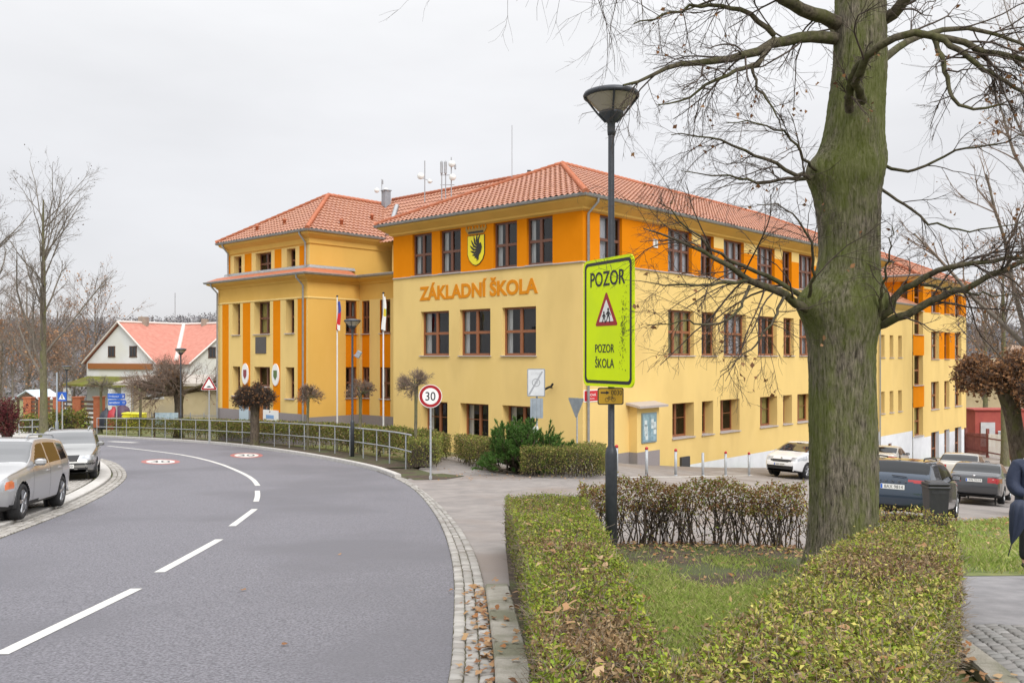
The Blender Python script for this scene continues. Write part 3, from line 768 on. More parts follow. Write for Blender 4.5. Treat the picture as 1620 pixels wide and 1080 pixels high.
# ---- cornices, belts, gutters, downpipes
def sweep(line, prof, name, mat, closed=False, mi=0):
    """line: plan points of the wall, outward side at the right of travel; prof: (out, z)"""
    L = np.array(line, float); n = len(L); mb = MB(); vs = []
    for i in range(n):
        if 0 < i < n - 1:
            a = unit(L[i] - L[i - 1]); b = unit(L[i + 1] - L[i])
        else: a = b = unit(L[min(i + 1, n - 1)] - L[max(i - 1, 0)])
        na, nb_ = np.array([a[1], -a[0]]), np.array([b[1], -b[0]]); m = na + nb_; m /= (m @ na)
        for o, z in prof: q = L[i] + m * o; vs.append((q[0], q[1], z))
    k = len(prof); fs = [(i * k + j, i * k + k + j, i * k + k + j + 1, i * k + j + 1) for i in range(n - 1) for j in range(k - 1)]
    mb.add(vs, fs); return mb.build(name, mat, school)
OV = .62
A = C0 + FLd * 11.9 + FRd * 12; B_ = C0 + FLd * 11.9; Dp = C0; E_ = C0 + FRd * S1
mainline = [A, B_, Dp, E_, E_ + FLd * 8]
sweep(mainline, [(.003, 5.9), (.14, 5.96), (.16, 6.04), (.55, 6.28), (.58, 6.40)], 'cornice', m_gold)
def gut(z, o): return [(o - .02, z + .10), (o + .0, z - .02), (o + .06, z - .075), (o + .13, z - .055), (o + .165, z + .03), (o + .15, z + .045), (o + .12, z + .02), (o + .02, z + .02)]
sweep(mainline, gut(6.42, .55), 'gutter', m_gut)
sweep([B_, Dp, E_], [(.002, 3.80), (.06, 3.80), (.065, 3.84), (.002, 3.86)], 'belt_course', m_sill)
L0 = LC + FLd * (-WL); Lb = L0 + FRd * 14
lline = [Lb, L0, LC, RC, RC - FLd * 6.2]
sweep(lline, [(.003, 4.0), (.10, 4.08), (.12, 4.14), (.5, 4.28), (.52, 4.36)], 'cornice', m_gold)
sweep(lline, gut(4.42, .5), 'gutter', m_gut)
sweep(lline[:4], [(.003, 3.10), (.035, 3.13), (.035, 3.17), (.003, 3.22)], 'belt_course', m_yel)
U0 = ULC + FLd * (-WU); Ub = U0 + FRd * 13; Ue = ULC + FRd * 13
uline = [Ub, U0, ULC, Ue]
sweep(uline, [(.003, 6.1), (.08, 6.16), (.08, 6.22), (.09, 6.42), (.42, 6.62), (.46, 6.74)], 'cornice', m_gold)
sweep(uline, gut(6.80, .44), 'gutter', m_gut)
# small tiled skirt between the storeys
sk = sweep([Lb, L0, LC, RC - FRd * .6], [(.56, 4.47), (.05, 4.72), (-.30, 4.80)], 'skirt_roof', m_tile2)
fl = MB(); q = [RC - FLd * 6.2 + f6.n * .5, RC + f6.n * .5 + FLd * .0, RC + FRd * 3 - FLd * 0, RC + FRd * 3 - FLd * 6.2]
fl.quad(*[Vector((p[0], p[1], 4.5 + .05 * (i > 1))) for i, p in enumerate(q)]); fl.build('flat_roof', m_zinc, school)
sweep([L0, LC, RC], [(-.30, 4.80), (-.36, 4.84), (-.43, 4.98)], 'flashing', m_zinc)
def pipe(f, u, z0, z1, d=.12, rad=.055, gd=.62):
    mb = MB(); mb.tube([f.p(u, z1 + .1, gd), f.p(u, z1 - .08, gd), f.p(u, z1 - .5, d), f.p(u, z0, d)], rad, 8, 0)
    return mb.build('downpipe', m_zinc, school)
pipe(f2, .22, -4.6, 6.3); pipe(f4, -.25, -4.2, 4.3, gd=.55); pipe(f4, WL + .1, -4.2, 4.3, gd=.55); pipe(f5, -.25, 4.9, 6.7, gd=.5); pipe(f5, WU + .12, 4.9, 6.7, gd=.5); pipe(f2, 32.6, -8.5, 6.3)
# ---- tiled roofs
def tiles(name, o, U, z0, tan, poly, mat=m_tile, su=.075, tu=.30, tv=.36):
    """o: plan origin on the eave; U: along the eave; V = uphill in plan; poly in (u, v), convex"""
    o = np.array(o, float); U = np.array(U, float); V = np.array([-U[1], U[0]])
    us = [p[0] for p in poly]; vs = [p[1] for p in poly]
    cu = np.arange(min(us), max(us) + su, su); k = int((max(vs) - min(vs)) / tv) + 2
    rv = np.array([min(vs) + tv * i + e for i in range(k) for e in (-.05, tv * .97)]); rs = np.array([e for i in range(k) for e in (.062, .0)])
    uu, vv = np.meshgrid(cu, rv); step = np.repeat(rs[:, None], len(cu), 1)
    rowid = np.repeat(np.arange(k), 2)[:, None]
    zz = z0 + vv * tan + step + .032 * np.cos(2 * math.pi * (uu / tu)) + .006 * np.sin(rowid * 12.9 + np.floor(uu / tu) * 7.3)
    pl = o[None, None] + U * uu[..., None] + V * vv[..., None]
    P3 = np.concatenate([pl, zz[..., None]], -1); r, c = uu.shape; I = np.arange(r * c).reshape(r, c)
    Fq = np.stack([I[:-1, :-1], I[:-1, 1:], I[1:, 1:], I[1:, :-1]], -1).reshape(-1, 4)
    me = bpy.data.meshes.new('t'); me.from_pydata(P3.reshape(-1, 3).tolist(), [], Fq.tolist())
    bm = bmesh.new(); bm.from_mesh(me); bpy.data.meshes.remove(me)
    n = len(poly); ar = sum(poly[i][0] * poly[(i + 1) % n][1] - poly[(i + 1) % n][0] * poly[i][1] for i in range(n))
    if ar < 0: poly = poly[::-1]
    for i in range(n):
        a, b = np.array(poly[i]), np.array(poly[(i + 1) % n]); e = b - a; no = np.array([e[1], -e[0]])
        pa = o + U * a[0] + V * a[1]; nw = U * no[0] + V * no[1]
        bmesh.ops.bisect_plane(bm, geom=bm.verts[:] + bm.edges[:] + bm.faces[:], plane_co=(pa[0], pa[1], 0), plane_no=(nw[0], nw[1], 0), clear_outer=True)
    me = bpy.data.meshes.new(name); bm.to_mesh(me); bm.free(); me.materials.append(mat)
    return link(name, me, school)
def ridge(a, b, name='ridge_cap', r=.12):
    a, b = Vector(a), Vector(b); n = max(2, int((b - a).length / .36)); pts = []; rad = []
    for i in range(n):
        for e, q in ((0, 1.12), (.96, .9)): pts.append(a + (b - a) * ((i + e) / n)); rad.append(r * q)
    mb = MB(); mb.tube(pts, rad, 8); mb.build(name, m_tile2, school)
v3 = lambda p, z: (p[0], p[1], z)
pt = lambda u, s: C0 + FLd * u + FRd * s
T1 = .475; ez = 6.46; o_ = .66; W1 = 11.9 + 2 * o_; hr = W1 / 2
# main hip: eave rectangle u in [-o, 11.9+o], s in [-o, S1+..]
zr1 = ez + hr * T1
tiles('roof_slope', pt(11.9 + o_, -o_), -FLd, ez, T1, [(0, 0), (W1, 0), (hr, hr)])
LR = S1 + 2 * o_
tiles('roof_slope', pt(-o_, -o_), FRd, ez, T1, [(0, 0), (LR, 0), (LR - hr, hr), (hr, hr)])
bk = MB()
bk.quad(v3(pt(11.9 + o_, LR - o_), ez), v3(pt(11.9 + o_, -o_), ez), v3(pt(11.9 + o_ - hr, hr - o_), zr1), v3(pt(11.9 + o_ - hr, LR - hr - o_), zr1))
bk.add([v3(pt(-o_, LR - o_), ez), v3(pt(11.9 + o_, LR - o_), ez), v3(pt(5.95, LR - hr - o_), zr1)], [(0, 1, 2)])
ap = v3(pt(5.95, hr - o_), zr1 + .05)
ridge(v3(pt(-o_, -o_), ez + .05), ap); ridge(v3(pt(11.9 + o_, -o_), ez + .05), ap); ridge(ap, v3(pt(5.95, LR - hr - o_), zr1 + .05)); ridge(v3(pt(-o_, LR - o_), ez + .05), v3(pt(5.95, LR - hr - o_), zr1 + .05))
# left wing hip
T2 = .62; o2 = .55; q0 = UA + UP - o2; q1 = UB - UP + o2; W2 = q1 - q0; h2 = W2 / 2; s0 = -.87 + UP - o2; e2 = 6.84
zr2 = e2 + h2 * T2
tiles('roof_slope', pt(q1, s0), -FLd, e2, T2, [(0, 0), (W2, 0), (h2, h2)])
tiles('roof_slope', pt(q0, s0), FRd, e2, T2, [(0, 0), (14, 0), (14, h2), (h2, h2)])
bk.quad(v3(pt(q1, s0 + 14), e2), v3(pt(q1, s0), e2), v3(pt(q1 - h2, s0 + h2), zr2), v3(pt(q1 - h2, s0 + 14), zr2))
ap2 = v3(pt(q0 + h2, s0 + h2), zr2 + .05)
ridge(v3(pt(q0, s0), e2 + .05), ap2); ridge(v3(pt(q1, s0), e2 + .05), ap2); ridge(ap2, v3(pt(q0 + h2, s0 + 14), zr2 + .05))
# link roof between the two, its ridge parallel to the front
tiles('roof_slope', pt(UA + 4.5, 4.0), -FLd, 6.5, .78, [(0, 0), (16.4, 0), (12.6, 4.6), (0, 4.6)], mat=m_tile)
zl = 6.5 + 4.6 * .78
bk.quad(v3(pt(8, 13), 6.5), v3(pt(UA + 4.5, 13), 6.5), v3(pt(UA + 4.5, 8.6), zl), v3(pt(9.9, 8.6), zl))
ridge(v3(pt(UA + 4.3, 8.6), zl + .05), v3(pt(9.9, 8.6), zl + .05))
# connector and far wing roofs
bk_c = tiles('roof_slope', pt(-.5, S1), FRd, 3.7, .5, [(0, 0), (sS[0] - S1, 0), (sS[0] - S1, 5), (0, 5)], su=.1)
s2 = sS[0] - .5; W3 = SE + .6 - s2; W3u = 12.6; ez3 = EZ - .5
tiles('roof_slope', pt(-.6, s2), FRd, ez3, T1, [(0, 0), (W3, 0), (W3 - 6.3, 6.3), (6.3, 6.3)], su=.1)
tiles('roof_slope', pt(12, s2), -FLd, ez3, T1, [(0, 0), (12.6, 0), (6.3, 6.3)], su=.15)
bk.add([v3(pt(-.6, s2 + W3), ez3), v3(pt(12, s2 + W3), ez3), v3(pt(5.7, s2 + W3 - 6.3), ez3 + 6.3 * T1)], [(0, 1, 2)])
ridge(v3(pt(-.6, s2), ez3 + .05), v3(pt(5.7, s2 + 6.3), ez3 + 6.3 * T1 + .05)); ridge(v3(pt(-.6, s2 + W3), ez3 + .05), v3(pt(5.7, s2 + W3 - 6.3), ez3 + 6.3 * T1 + .05))
bk.build('roof_slope', m_tile, school)
FW0 = pt(-.05, sS[0] - .1); sweep([pt(4, sS[0]), pt(0, sS[0]), pt(0, SE), pt(8, SE)], [(.003, EZ - .9), (.12, EZ - .85), (.5, EZ - .62), (.52, EZ - .5)], 'cornice', m_yel)
sweep([pt(4, sS[0]), pt(0, sS[0]), pt(0, SE), pt(8, SE)], gut(EZ - .52, .5), 'gutter', m_gut)
sweep([pt(0, S1), pt(0, sS[0])], gut(3.68, .45), 'gutter', m_gut); sweep([pt(0, S1), pt(0, sS[0])], [(.003, 3.3), (.45, 3.6), (.45, 3.66)], 'cornice', m_yel)
# valley flashing, vents and chimneys
vb = MB(); va, vb_ = Vector(v3(pt(q0, 4.6), 7.0)), Vector(v3(pt(q0 + 2.8, 7.6), 9.3)); vb.tube([va + Vector((0, 0, .12)), vb_ + Vector((0, 0, .12))], .16, 6); vb.build('flashing', m_zinc, school)
for u, s, z in ((q0 + 1.0, s0 + 3.0, 0), (q0 + 2.3, s0 + 6.2, 0)):
    mb = MB(); zz = e2 + (u - q0) * T2; mb.lathe([(.09, 0), (.09, .22), (.16, .24), (.05, .34)], 10, 0, Matrix.Translation(v3(pt(u, s), zz))); mb.build('roof_vent', m_tile2, school)
for u, s in ((q0 + 6.6, s0 + 1.0), (q0 + 4.0, s0 + 1.2)):
    mb = MB(); zz = e2 + (s - s0) * T2; mb.lathe([(.09, 0), (.09, .22), (.16, .24), (.05, .34)], 10, 0, Matrix.Translation(v3(pt(u, s), zz))); mb.build('roof_vent', m_tile2, school)
mb = MB(); c = P(611, 312, 56.5); mb.box(c - Vector((0, 0, .35)), (.42, .42, 1.5), 0, Matrix.Rotation(.73, 3, 'Z')); mb.box(c + Vector((0, 0, .42)), (.52, .52, .06), 0, Matrix.Rotation(.73, 3, 'Z')); mb.build('chimney', M('chimney_sheet', (.23, .25, .28), (.30, .32, .35), 3, rough=.5), school)
mb = MB(); c = P(837, 275, 45.5); mb.box(c - Vector((0, 0, .2)), (.2, .2, .75), 0); mb.build('chimney', M('black_pipe', (.02, .02, .022), rough=.4), school)

# ---- lettering, crest, boards
ub0, ub1 = f1.u(664), f1.u(851)
mb = MB(); zt = f1.z((ub0 + ub1) / 2, 460.2)
V, Fc = text_poly('ZÁKLADNÍ ŠKOLA', ub1 - ub0, None, .02, .036)
V[:, 1] *= 1.0
hh = V[:, 1].max() - V[:, 1].min(); V[:, 1] *= .84 / hh
mt = f1.mat((ub0 + ub1) / 2, 3.07, .002)
mb.add([mt @ Vector(p) for p in V], Fc); mb.build('lettering', M('orange_letters', (.66, .24, .015), rough=.8, spec=.1), school)
ue0, ue1 = f1.u(741), f1.u(766.5); uc = (ue0 + ue1) / 2; ew = ue1 - ue0
zc0, zc1 = f1.z(uc, 419.5), f1.z(uc, 373)
mt = f1.mat(uc, (zc0 + zc1) / 2, .0); hs = (zc1 - zc0) / 2
shield = [(-ew / 2, hs), (ew / 2, hs), (ew / 2, -hs * .25), (ew * .40, -hs * .62), (ew * .2, -hs * .9), (0, -hs), (-ew * .2, -hs * .9), (-ew * .40, -hs * .62), (-ew / 2, -hs * .25)]
mb = MB(); mb.prism([(x * 1.06, y * 1.04) for x, y in shield], .03, mt, 1); mb.prism(shield, .04, mt, 0)
def feather(mb, path, w0, w1, mi, t):
    p = [np.array(q, float) for q in path]; L = []; R = []
    for i, q in enumerate(p):
        d = unit(p[min(i + 1, len(p) - 1)] - p[max(i - 1, 0)]); n = np.array([-d[1], d[0]]); k = i / (len(p) - 1); w = (w0 + (w1 - w0) * k) * (1 - .85 * max(0, k - .6) / .4)
        L.append(tuple(q + n * w)); R.append(tuple(q - n * w))
    vs = [mt @ Vector((x, y, t)) for x, y in L + R]; n = len(L)
    mb.add(vs, [(i, n + i, n + i + 1, i + 1) for i in range(n - 1)], mi)
for k in range(9):                                  # spread wing
    a = math.radians(80 + k * 19); root = np.array([.18 * ew, (.35 - .09 * k) * hs * .8]); l = ew * (.42 + .22 * math.sin(k * .45 + .5))
    tip = root + np.array([math.cos(a), math.sin(a)]) * l; md = (root + tip) / 2 + np.array([-math.sin(a), math.cos(a)]) * l * .14
    feather(mb, [root, (root + md) / 2 + .01, md, (md + tip) / 2, tip], .035, .075, 1, .046 + .0006 * k)
feather(mb, [(.22 * ew, .45 * hs), (.30 * ew, .2 * hs), (.24 * ew, -.1 * hs), (.12 * ew, -.35 * hs), (.16 * ew, -.6 * hs), (.05 * ew, -.72 * hs)], .11, .05, 1, .053)
mtc = f1.mat(uc, zc1 + .08, .0); base = MB()
cr = [(-.5, 0), (.5, 0)]
for i in range(7):
    x = .62 - i * 1.24 / 6; cr += [(x + .07, .32), (x, .62 if i % 2 == 0 else .5), (x - .07, .32)]
mb.prism([(x * ew * .95, y * .72) for x, y in cr], .035, mtc, 2)
mb.prism([(x * ew * .78, .04 + y * .09) for x, y in ((-.6, 0), (.6, 0), (.6, 1), (-.6, 1))], .042, mtc, 1)
mb.build('crest', [M('crest_yellow', (.80, .68, .02), rough=.5), M('crest_black', (.02, .018, .015), rough=.5), M('crest_gold', (.38, .22, .03), rough=.5)], school)
mb = MB(); mt = f4.mat(f4.u(413), .62, .0); mb.box(f4.p(f4.u(413), .62, .02), (1.1, .95, .05), 0, mt.to_3x3(), .01); mb.build('plaque', M('dark_plaque', (.06, .05, .05), (.10, .09, .085), 20, rough=.4), school)
for px, cm in ((388.5, (.25, .05, .06)), (436.5, (.10, .16, .05))):
    mb = MB(); mt = f4.mat(f4.u(px), -1.05, .0)
    el_ = lambda k: [(x * .36 * k, y * .62 * k) for x, y in circle(1, 24)]
    mb.prism(el_(1), .05, mt, 0); mb.prism([(x * .5, y * .5) for x, y in [(-.36, .5), (.36, .5), (.36, -.2), (0, -.62), (-.36, -.2)]], .056, mt, 1); mb.build('emblem_sign', [M('sign_white', (.8, .8, .78), rough=.4), M('emblem%d' % int(px), cm, rough=.5)], school)
mb = MB(); mt = f4.mat(f4.u(430), -3.5, .0); mb.box(f4.p(f4.u(429.5), -3.42, .05), (1.5, .75, .06), 0, mt.to_3x3()); mb.box(f4.p(f4.u(429), -3.42, .085), (.8, .2, .01), 1, mt.to_3x3())
mb.build('notice_plate', [M('sign_white', (.8, .8, .78)), M('soft_blue', (.2, .35, .6))], school)
mb = MB(); mt = f4.mat(f4.u(387), -3.42, .05); mb.box(mt.translation, (.95, 1.0, .06), 0, mt.to_3x3()); mb.build('notice_plate', M('pale_blue_plate', (.45, .55, .62), rough=.4), school)
# glazed notice cabinet with its small roof
mb = MB(); bu = (f2.u(1001.5) + f2.u(1024.5)) / 2; bw = f2.u(1024.5) - f2.u(1001.5); mt = f2.mat(bu, -3.12, .42 + .03)
mb.box(mt.translation, (bw, 1.30, .07), 0, mt.to_3x3()); 
for k in (-1, 1):
    q = f2.mat(bu + k * bw * .24, -3.12, .49); mb.box(q.translation, (bw * .42, 1.16, .012), 1, q.to_3x3())
    for i in range(5):
        q = f2.mat(bu + k * bw * .24 + random.uniform(-.12, .12), -3.12 + random.uniform(-.4, .4), .5); mb.box(q.translation, (.2, .28, .006), 2, q.to_3x3())
cab = mb.build('notice_cabinet', [M('cabinet_steel', (.22, .30, .34), rough=.4, metal=.3), M('cabinet_glass', (.16, .27, .33), (.30, .42, .47), 5, rough=.08), M('paper', (.55, .62, .62), rough=.9)], school)
mb = MB(); mt = f2.mat((nb0 + nb1) / 2, -2.12, .38); mb.box(mt.translation, (nb1 - nb0 + .5, .10, .75), 0, mt.to_3x3() @ Matrix.Rotation(.18, 3, 'X')); mb.build('cabinet_roof', m_sill, school)
mb = MB(); q = f1.u(874); mt = f1.mat(q, -1.35, 0); mb.tube([f1.p(q, -1.32, .0), f1.p(q, -1.32, .2)], .02, 6); mb.tube([f1.p(q - .22, -1.38, .22), f1.p(q + .05, -1.28, .24)], .05, 8); mb.tube([f1.p(q + .1, -1.28, .22), f1.p(q + .22, -1.15, .24)], .05, 8); mb.build('security_camera', M('black_pipe', (.02, .02, .022)), school)
mb = MB(); mt = f2.mat(f2.u(1036), 5.05, .03); mb.box(mt.translation, (.34, .38, .06), 0, mt.to_3x3(), .01); mb.box(f2.p(f2.u(1036), 5.05, .065), (.2, .24, .01), 1, mt.to_3x3()); mb.build('wall_vent', [M('sign_white', (.8, .8, .78)), M('vent_grey', (.4, .38, .36))], school)
mb = MB(); q = f2.u(938); mt = f2.mat(f2.u(935), -1.63, .0); mb.prism(rrect(1.0, .5, .03), .02, mt, 0); mb.prism(rrect(.92, .42, .02), .024, mt, 1); put_text(mb, mt, 'LIPOVÁ', .6, .13, 0, .05, .025, .004, 0); put_text(mb, mt, 'MĚSTO', .4, .07, 0, -.11, .025, .004, 0)
mb.build('street_name_plate', [M('sign_white', (.8, .8, .78)), M('plate_red', (.55, .02, .03), rough=.35)], school)
mb = MB(); mt = f2.mat(f2.u(1082), -5.0, .05); mb.box(mt.translation, (.75, .55, .12), 0, mt.to_3x3()); mb.build('cellar_hatch', M('dark_hatch', (.05, .05, .055), rough=.6), school)
# ================================================================ TREES
def bark(name, dark, light, moss, amount=(0.45, 0.62), vs=(14, 14, 1.3), bumpd=0.05):
    if name in MATS: return MATS[name]
    m = bpy.data.materials.new(name); m.use_nodes = True; t = m.node_tree; b = t.nodes['Principled BSDF']; b.inputs['Roughness'].default_value = .95; b.inputs['Specular IOR Level'].default_value = .15
    tcn = t.nodes.new('ShaderNodeTexCoord'); mpn = t.nodes.new('ShaderNodeMapping'); mpn.inputs['Scale'].default_value = vs; t.links.new(tcn.outputs['Object'], mpn.inputs[0])
    n1 = t.nodes.new('ShaderNodeTexNoise'); n1.inputs['Scale'].default_value = 1.6; n1.inputs['Detail'].default_value = 12; n1.inputs['Roughness'].default_value = .74; n1.inputs['Distortion'].default_value = .35; t.links.new(mpn.outputs[0], n1.inputs[0])
    r1 = t.nodes.new('ShaderNodeValToRGB'); r1.color_ramp.elements[0].position = .36; r1.color_ramp.elements[0].color = (*dark, 1); r1.color_ramp.elements[1].position = .62; r1.color_ramp.elements[1].color = (*light, 1); t.links.new(n1.outputs[0], r1.inputs[0])
    n2 = t.nodes.new('ShaderNodeTexNoise'); n2.inputs['Scale'].default_value = 1.3; n2.inputs['Detail'].default_value = 7; n2.inputs['Roughness'].default_value = .7; mp2 = t.nodes.new('ShaderNodeMapping'); mp2.inputs['Scale'].default_value = (1.6, 1.6, .8); t.links.new(tcn.outputs['Object'], mp2.inputs[0]); t.links.new(mp2.outputs[0], n2.inputs[0])
    r2 = t.nodes.new('ShaderNodeValToRGB'); r2.color_ramp.elements[0].position = amount[0]; r2.color_ramp.elements[1].position = amount[1]; t.links.new(n2.outputs[0], r2.inputs[0])
    mxx = t.nodes.new('ShaderNodeMix'); mxx.data_type = 'RGBA'; t.links.new(r2.outputs[0], mxx.inputs[0]); t.links.new(r1.outputs[0], mxx.inputs[6])
    mm = t.nodes.new('ShaderNodeMix'); mm.data_type = 'RGBA'; mm.blend_type = 'MIX'; mm.inputs[0].default_value = .62; t.links.new(r1.outputs[0], mm.inputs[6]); mm.inputs[7].default_value = (*moss, 1)
    t.links.new(mm.outputs[2], mxx.inputs[7]); t.links.new(mxx.outputs[2], b.inputs['Base Color'])
    bp = t.nodes.new('ShaderNodeBump'); bp.inputs['Strength'].default_value = 1.0; bp.inputs['Distance'].default_value = bumpd; t.links.new(n1.outputs[0], bp.inputs['Height']); t.links.new(bp.outputs[0], b.inputs['Normal'])
    MATS[name] = m; return m
m_bark = bark('linden_bark', (0.022, 0.019, 0.012), (0.40, 0.35, 0.27), (0.17, 0.215, 0.03), (0.40, 0.57), (26, 26, 4.2), .08)
m_limb = bark('limb_bark', (0.035, 0.029, 0.022), (0.14, 0.12, 0.085), (0.075, 0.085, 0.022), (0.45, 0.6), (10, 10, 10), .01)
m_twig = M('twig', (0.050, 0.036, 0.028), (0.085, 0.062, 0.048), 3, rough=.9)
m_twigb = M('brown_twig', (0.17, 0.12, 0.095), (0.27, 0.20, 0.155), 3, rough=.9)
m_twigg = M('grey_twig', (0.14, 0.12, 0.10), (0.22, 0.19, 0.155), 3, rough=.9)
m_pbark = bark('pollard_bark', (0.045, 0.035, 0.028), (0.15, 0.12, 0.09), (0.10, 0.11, 0.03), (0.5, 0.66), (8, 8, 3), .02)
m_gbark = bark('grey_green_bark', (0.09, 0.085, 0.055), (0.20, 0.18, 0.12), (0.15, 0.16, 0.06), (0.45, 0.6), (8, 8, 3), .01)
m_dry = MI('dry_leaf', [(0.22, 0.10, 0.045), (0.32, 0.17, 0.08), (0.14, 0.065, 0.035), (0.38, 0.22, 0.11), (0.26, 0.12, 0.05), (0.09, 0.05, 0.035)], rough=.8, trans=.2)

# ---- the big linden beside the lamp
DT = 10.0
def lp(px, py, d=DT): return np.array(P(px, py, d))
tree = thing('linden_tree', 'big mossy linden trunk with bare drooping twigs, rising from the hedge at the right', 'tree', (*P(1331, 895, DT)[:2], float(zg(3.75, DT)) + .05))
T0 = np.array(tree.location)
prof = [(915, 1331, 66), (898, 1331, 60), (880, 1332, 57), (850, 1333, 54.5), (800, 1334, 53), (700, 1333, 52), (600, 1333, 52), (545, 1333, 54), (515, 1334, 60), (490, 1334, 62), (465, 1335, 58), (430, 1341, 50), (400, 1344, 47), (350, 1343, 48), (310, 1341, 51), (280, 1341, 56), (262, 1343, 55), (235, 1348, 48), (200, 1353, 46), (100, 1360, 42.5), (0, 1361, 39.5), (-150, 1364, 36), (-400, 1372, 28), (-700, 1385, 18), (-1000, 1392, 8)]
pz = np.array([-(p[0] - HOR) / FPX * DT for p in prof]); pxx = np.array([(p[1] - 810) / FPX * DT for p in prof]); pr = np.array([p[2] * .955 / FPX * DT for p in prof])
zs = np.arange(pz[0], pz[-1], .035); na = 96; th = np.linspace(0, 2 * math.pi, na, endpoint=False)
cx = np.interp(zs, pz, pxx); cr = np.interp(zs, pz, pr)
kk = np.hanning(9); kk /= kk.sum()
sm = lambda a: np.convolve(np.pad(a, 4, 'edge'), kk, 'valid')
cx, cr = sm(cx), sm(cr)
TH, ZS = np.meshgrid(th, zs)
rg = np.zeros_like(TH)
for f, a, zf in ((11, .018, .5), (19, .016, .9), (29, .013, 1.4), (41, .010, 2.1)):
    ph = rng.random() * 6; rg += 1.35 * a * np.abs(np.sin(f / 2 * TH + ph + 1.2 * np.sin(zf * ZS + ph * 2) + .5 * np.sin(2.3 * zf * ZS + TH * 2)))
lump = .03 * np.sin(3 * TH + 1.1 * ZS) * np.sin(1.7 * ZS + 1) + .025 * np.sin(2 * TH - 2.1 * ZS)
def knob(z0, a0, h, wz, wa): 
    da = np.angle(np.exp(1j * (TH - a0))); return h * np.exp(-((ZS - z0) / wz) ** 2 - (da / wa) ** 2)
kn = knob(.62, 3.3, .16, .22, .55) + knob(.62, -.25, .10, .2, .5) + knob(2.12, 3.3, .10, .18, .5) + knob(2.3, -.1, .05, .2, .4) + knob(2.55, -1.8, .05, .16, .35)
fl_ = .09 * np.exp(-np.clip(ZS - pz[0], 0, 9) / .22) * (1 + .55 * np.sin(5 * TH + .6))
RR = cr[:, None] * (1 + rg - .04 + lump) + kn + fl_ * (.6)
V = np.stack([cx[:, None] + RR * np.cos(TH), DT + RR * np.sin(TH), ZS], -1)
V += rng.normal(0, .0022, V.shape)
r, c = TH.shape; I = np.arange(r * c).reshape(r, c); J = np.roll(I, -1, 1)
F = np.stack([I[:-1], J[:-1], J[1:], I[1:]], -1).reshape(-1, 4)
mesh_np('trunk', V.reshape(-1, 3) - T0, F, m_bark, tree, smooth=True)
limbs = []; lrad = []
def limb(pts, r0, r1, n=16):
    """(px, py, depth) list -> smooth polyline resampled to n"""
    L = np.array([lp(*p) for p in pts]); s = np.concatenate([[0], np.cumsum(np.linalg.norm(np.diff(L, axis=0), axis=1))])
    L = np.array(smooth_line(L, 2)); s = np.concatenate([[0], np.cumsum(np.linalg.norm(np.diff(L, axis=0), axis=1))])
    q = np.linspace(0, s[-1], n); R = np.column_stack([np.interp(q, s, L[:, k]) for k in range(3)])
    R[2:] += rng.normal(0, .012, (n - 2, 3)); limbs.append(R); lrad.append(np.linspace(r0, r1, n))
D = DT
limb([(1330, 62, D), (1285, 58, 9.8), (1235, 66, 9.6), (1190, 88, 9.4), (1130, 98, 9.2), (1072, 98, 9.0), (1030, 120, 8.8), (985, 136, 8.6)], .075, .010)
limb([(1225, 62, 9.6), (1200, 100, 9.3), (1170, 108, 9.1), (1110, 138, 8.9), (1070, 168, 8.8), (1040, 165, 8.7)], .035, .006)
limb([(1225, 56, 9.6), (1200, 30, 9.5), (1160, 10, 9.4), (1105, 5, 9.3), (1050, 25, 9.1), (1000, 38, 9)], .032, .006)
limb([(1335, 40, D), (1280, 22, 9.7), (1230, -5, 9.4), (1170, -60, 9.0), (1080, -130, 8.6)], .085, .03)
limb([(1190, 108, 9.2), (1196, 140, 9.1), (1225, 165, 9.0), (1240, 215, 8.9)], .018, .004)
limb([(1300, 268, D), (1270, 285, 9.7), (1235, 262, 9.5), (1180, 240, 9.3), (1120, 215, 9.1), (1060, 212, 9.0)], .030, .005)
limb([(1300, 290, D), (1265, 280, 10.3), (1215, 292, 10.5), (1150, 280, 10.8), (1080, 272, 11)], .028, .005)
limb([(1300, 275, D), (1270, 250, 9.4), (1250, 215, 9.1), (1200, 195, 8.8), (1150, 190, 8.6)], .022, .004)
limb([(1312, 500, D), (1270, 487, 9.8), (1230, 462, 9.6), (1188, 443, 9.4), (1159, 425, 9.2), (1125, 404, 9.1), (1085, 385, 9.0), (1020, 362, 8.8)], .062, .006)
limb([(1312, 482, D), (1268, 468, 10), (1235, 448, 10), (1205, 433, 9.9), (1150, 412, 9.8), (1115, 385, 9.6), (1080, 350, 9.5), (1040, 318, 9.4)], .036, .005)
limb([(1188, 443, 9.4), (1160, 446, 9.2), (1110, 452, 9.0), (1040, 450, 8.8), (1010, 446, 8.7)], .022, .004)
limb([(1186, 452, 9.4), (1175, 480, 9.3), (1140, 520, 9.1), (1090, 505, 9.0), (1020, 518, 8.8)], .018, .004)
limb([(1240, 470, 9.6), (1215, 520, 9.3), (1180, 560, 9.1), (1140, 590, 9.0)], .018, .004)
limb([(1280, 470, 9.8), (1290, 430, 9.5), (1285, 380, 9.3), (1250, 330, 9.1), (1200, 320, 9)], .022, .004)
limb([(1372, 515, D), (1391, 512, 9.8), (1403, 491, 9.7), (1419, 463, 9.6), (1470, 431, 9.4), (1521, 417, 9.2), (1575, 412, 9.1), (1640, 405, 9.0)], .05, .016)
limb([(1375, 520, D), (1405, 508, 9.7), (1456, 486, 9.5), (1511, 463, 9.3), (1576, 431, 9.1), (1650, 398, 8.9)], .055, .02)
limb([(1456, 450, 9.5), (1500, 455, 9.4), (1550, 470, 9.3), (1630, 462, 9.2)], .016, .005)
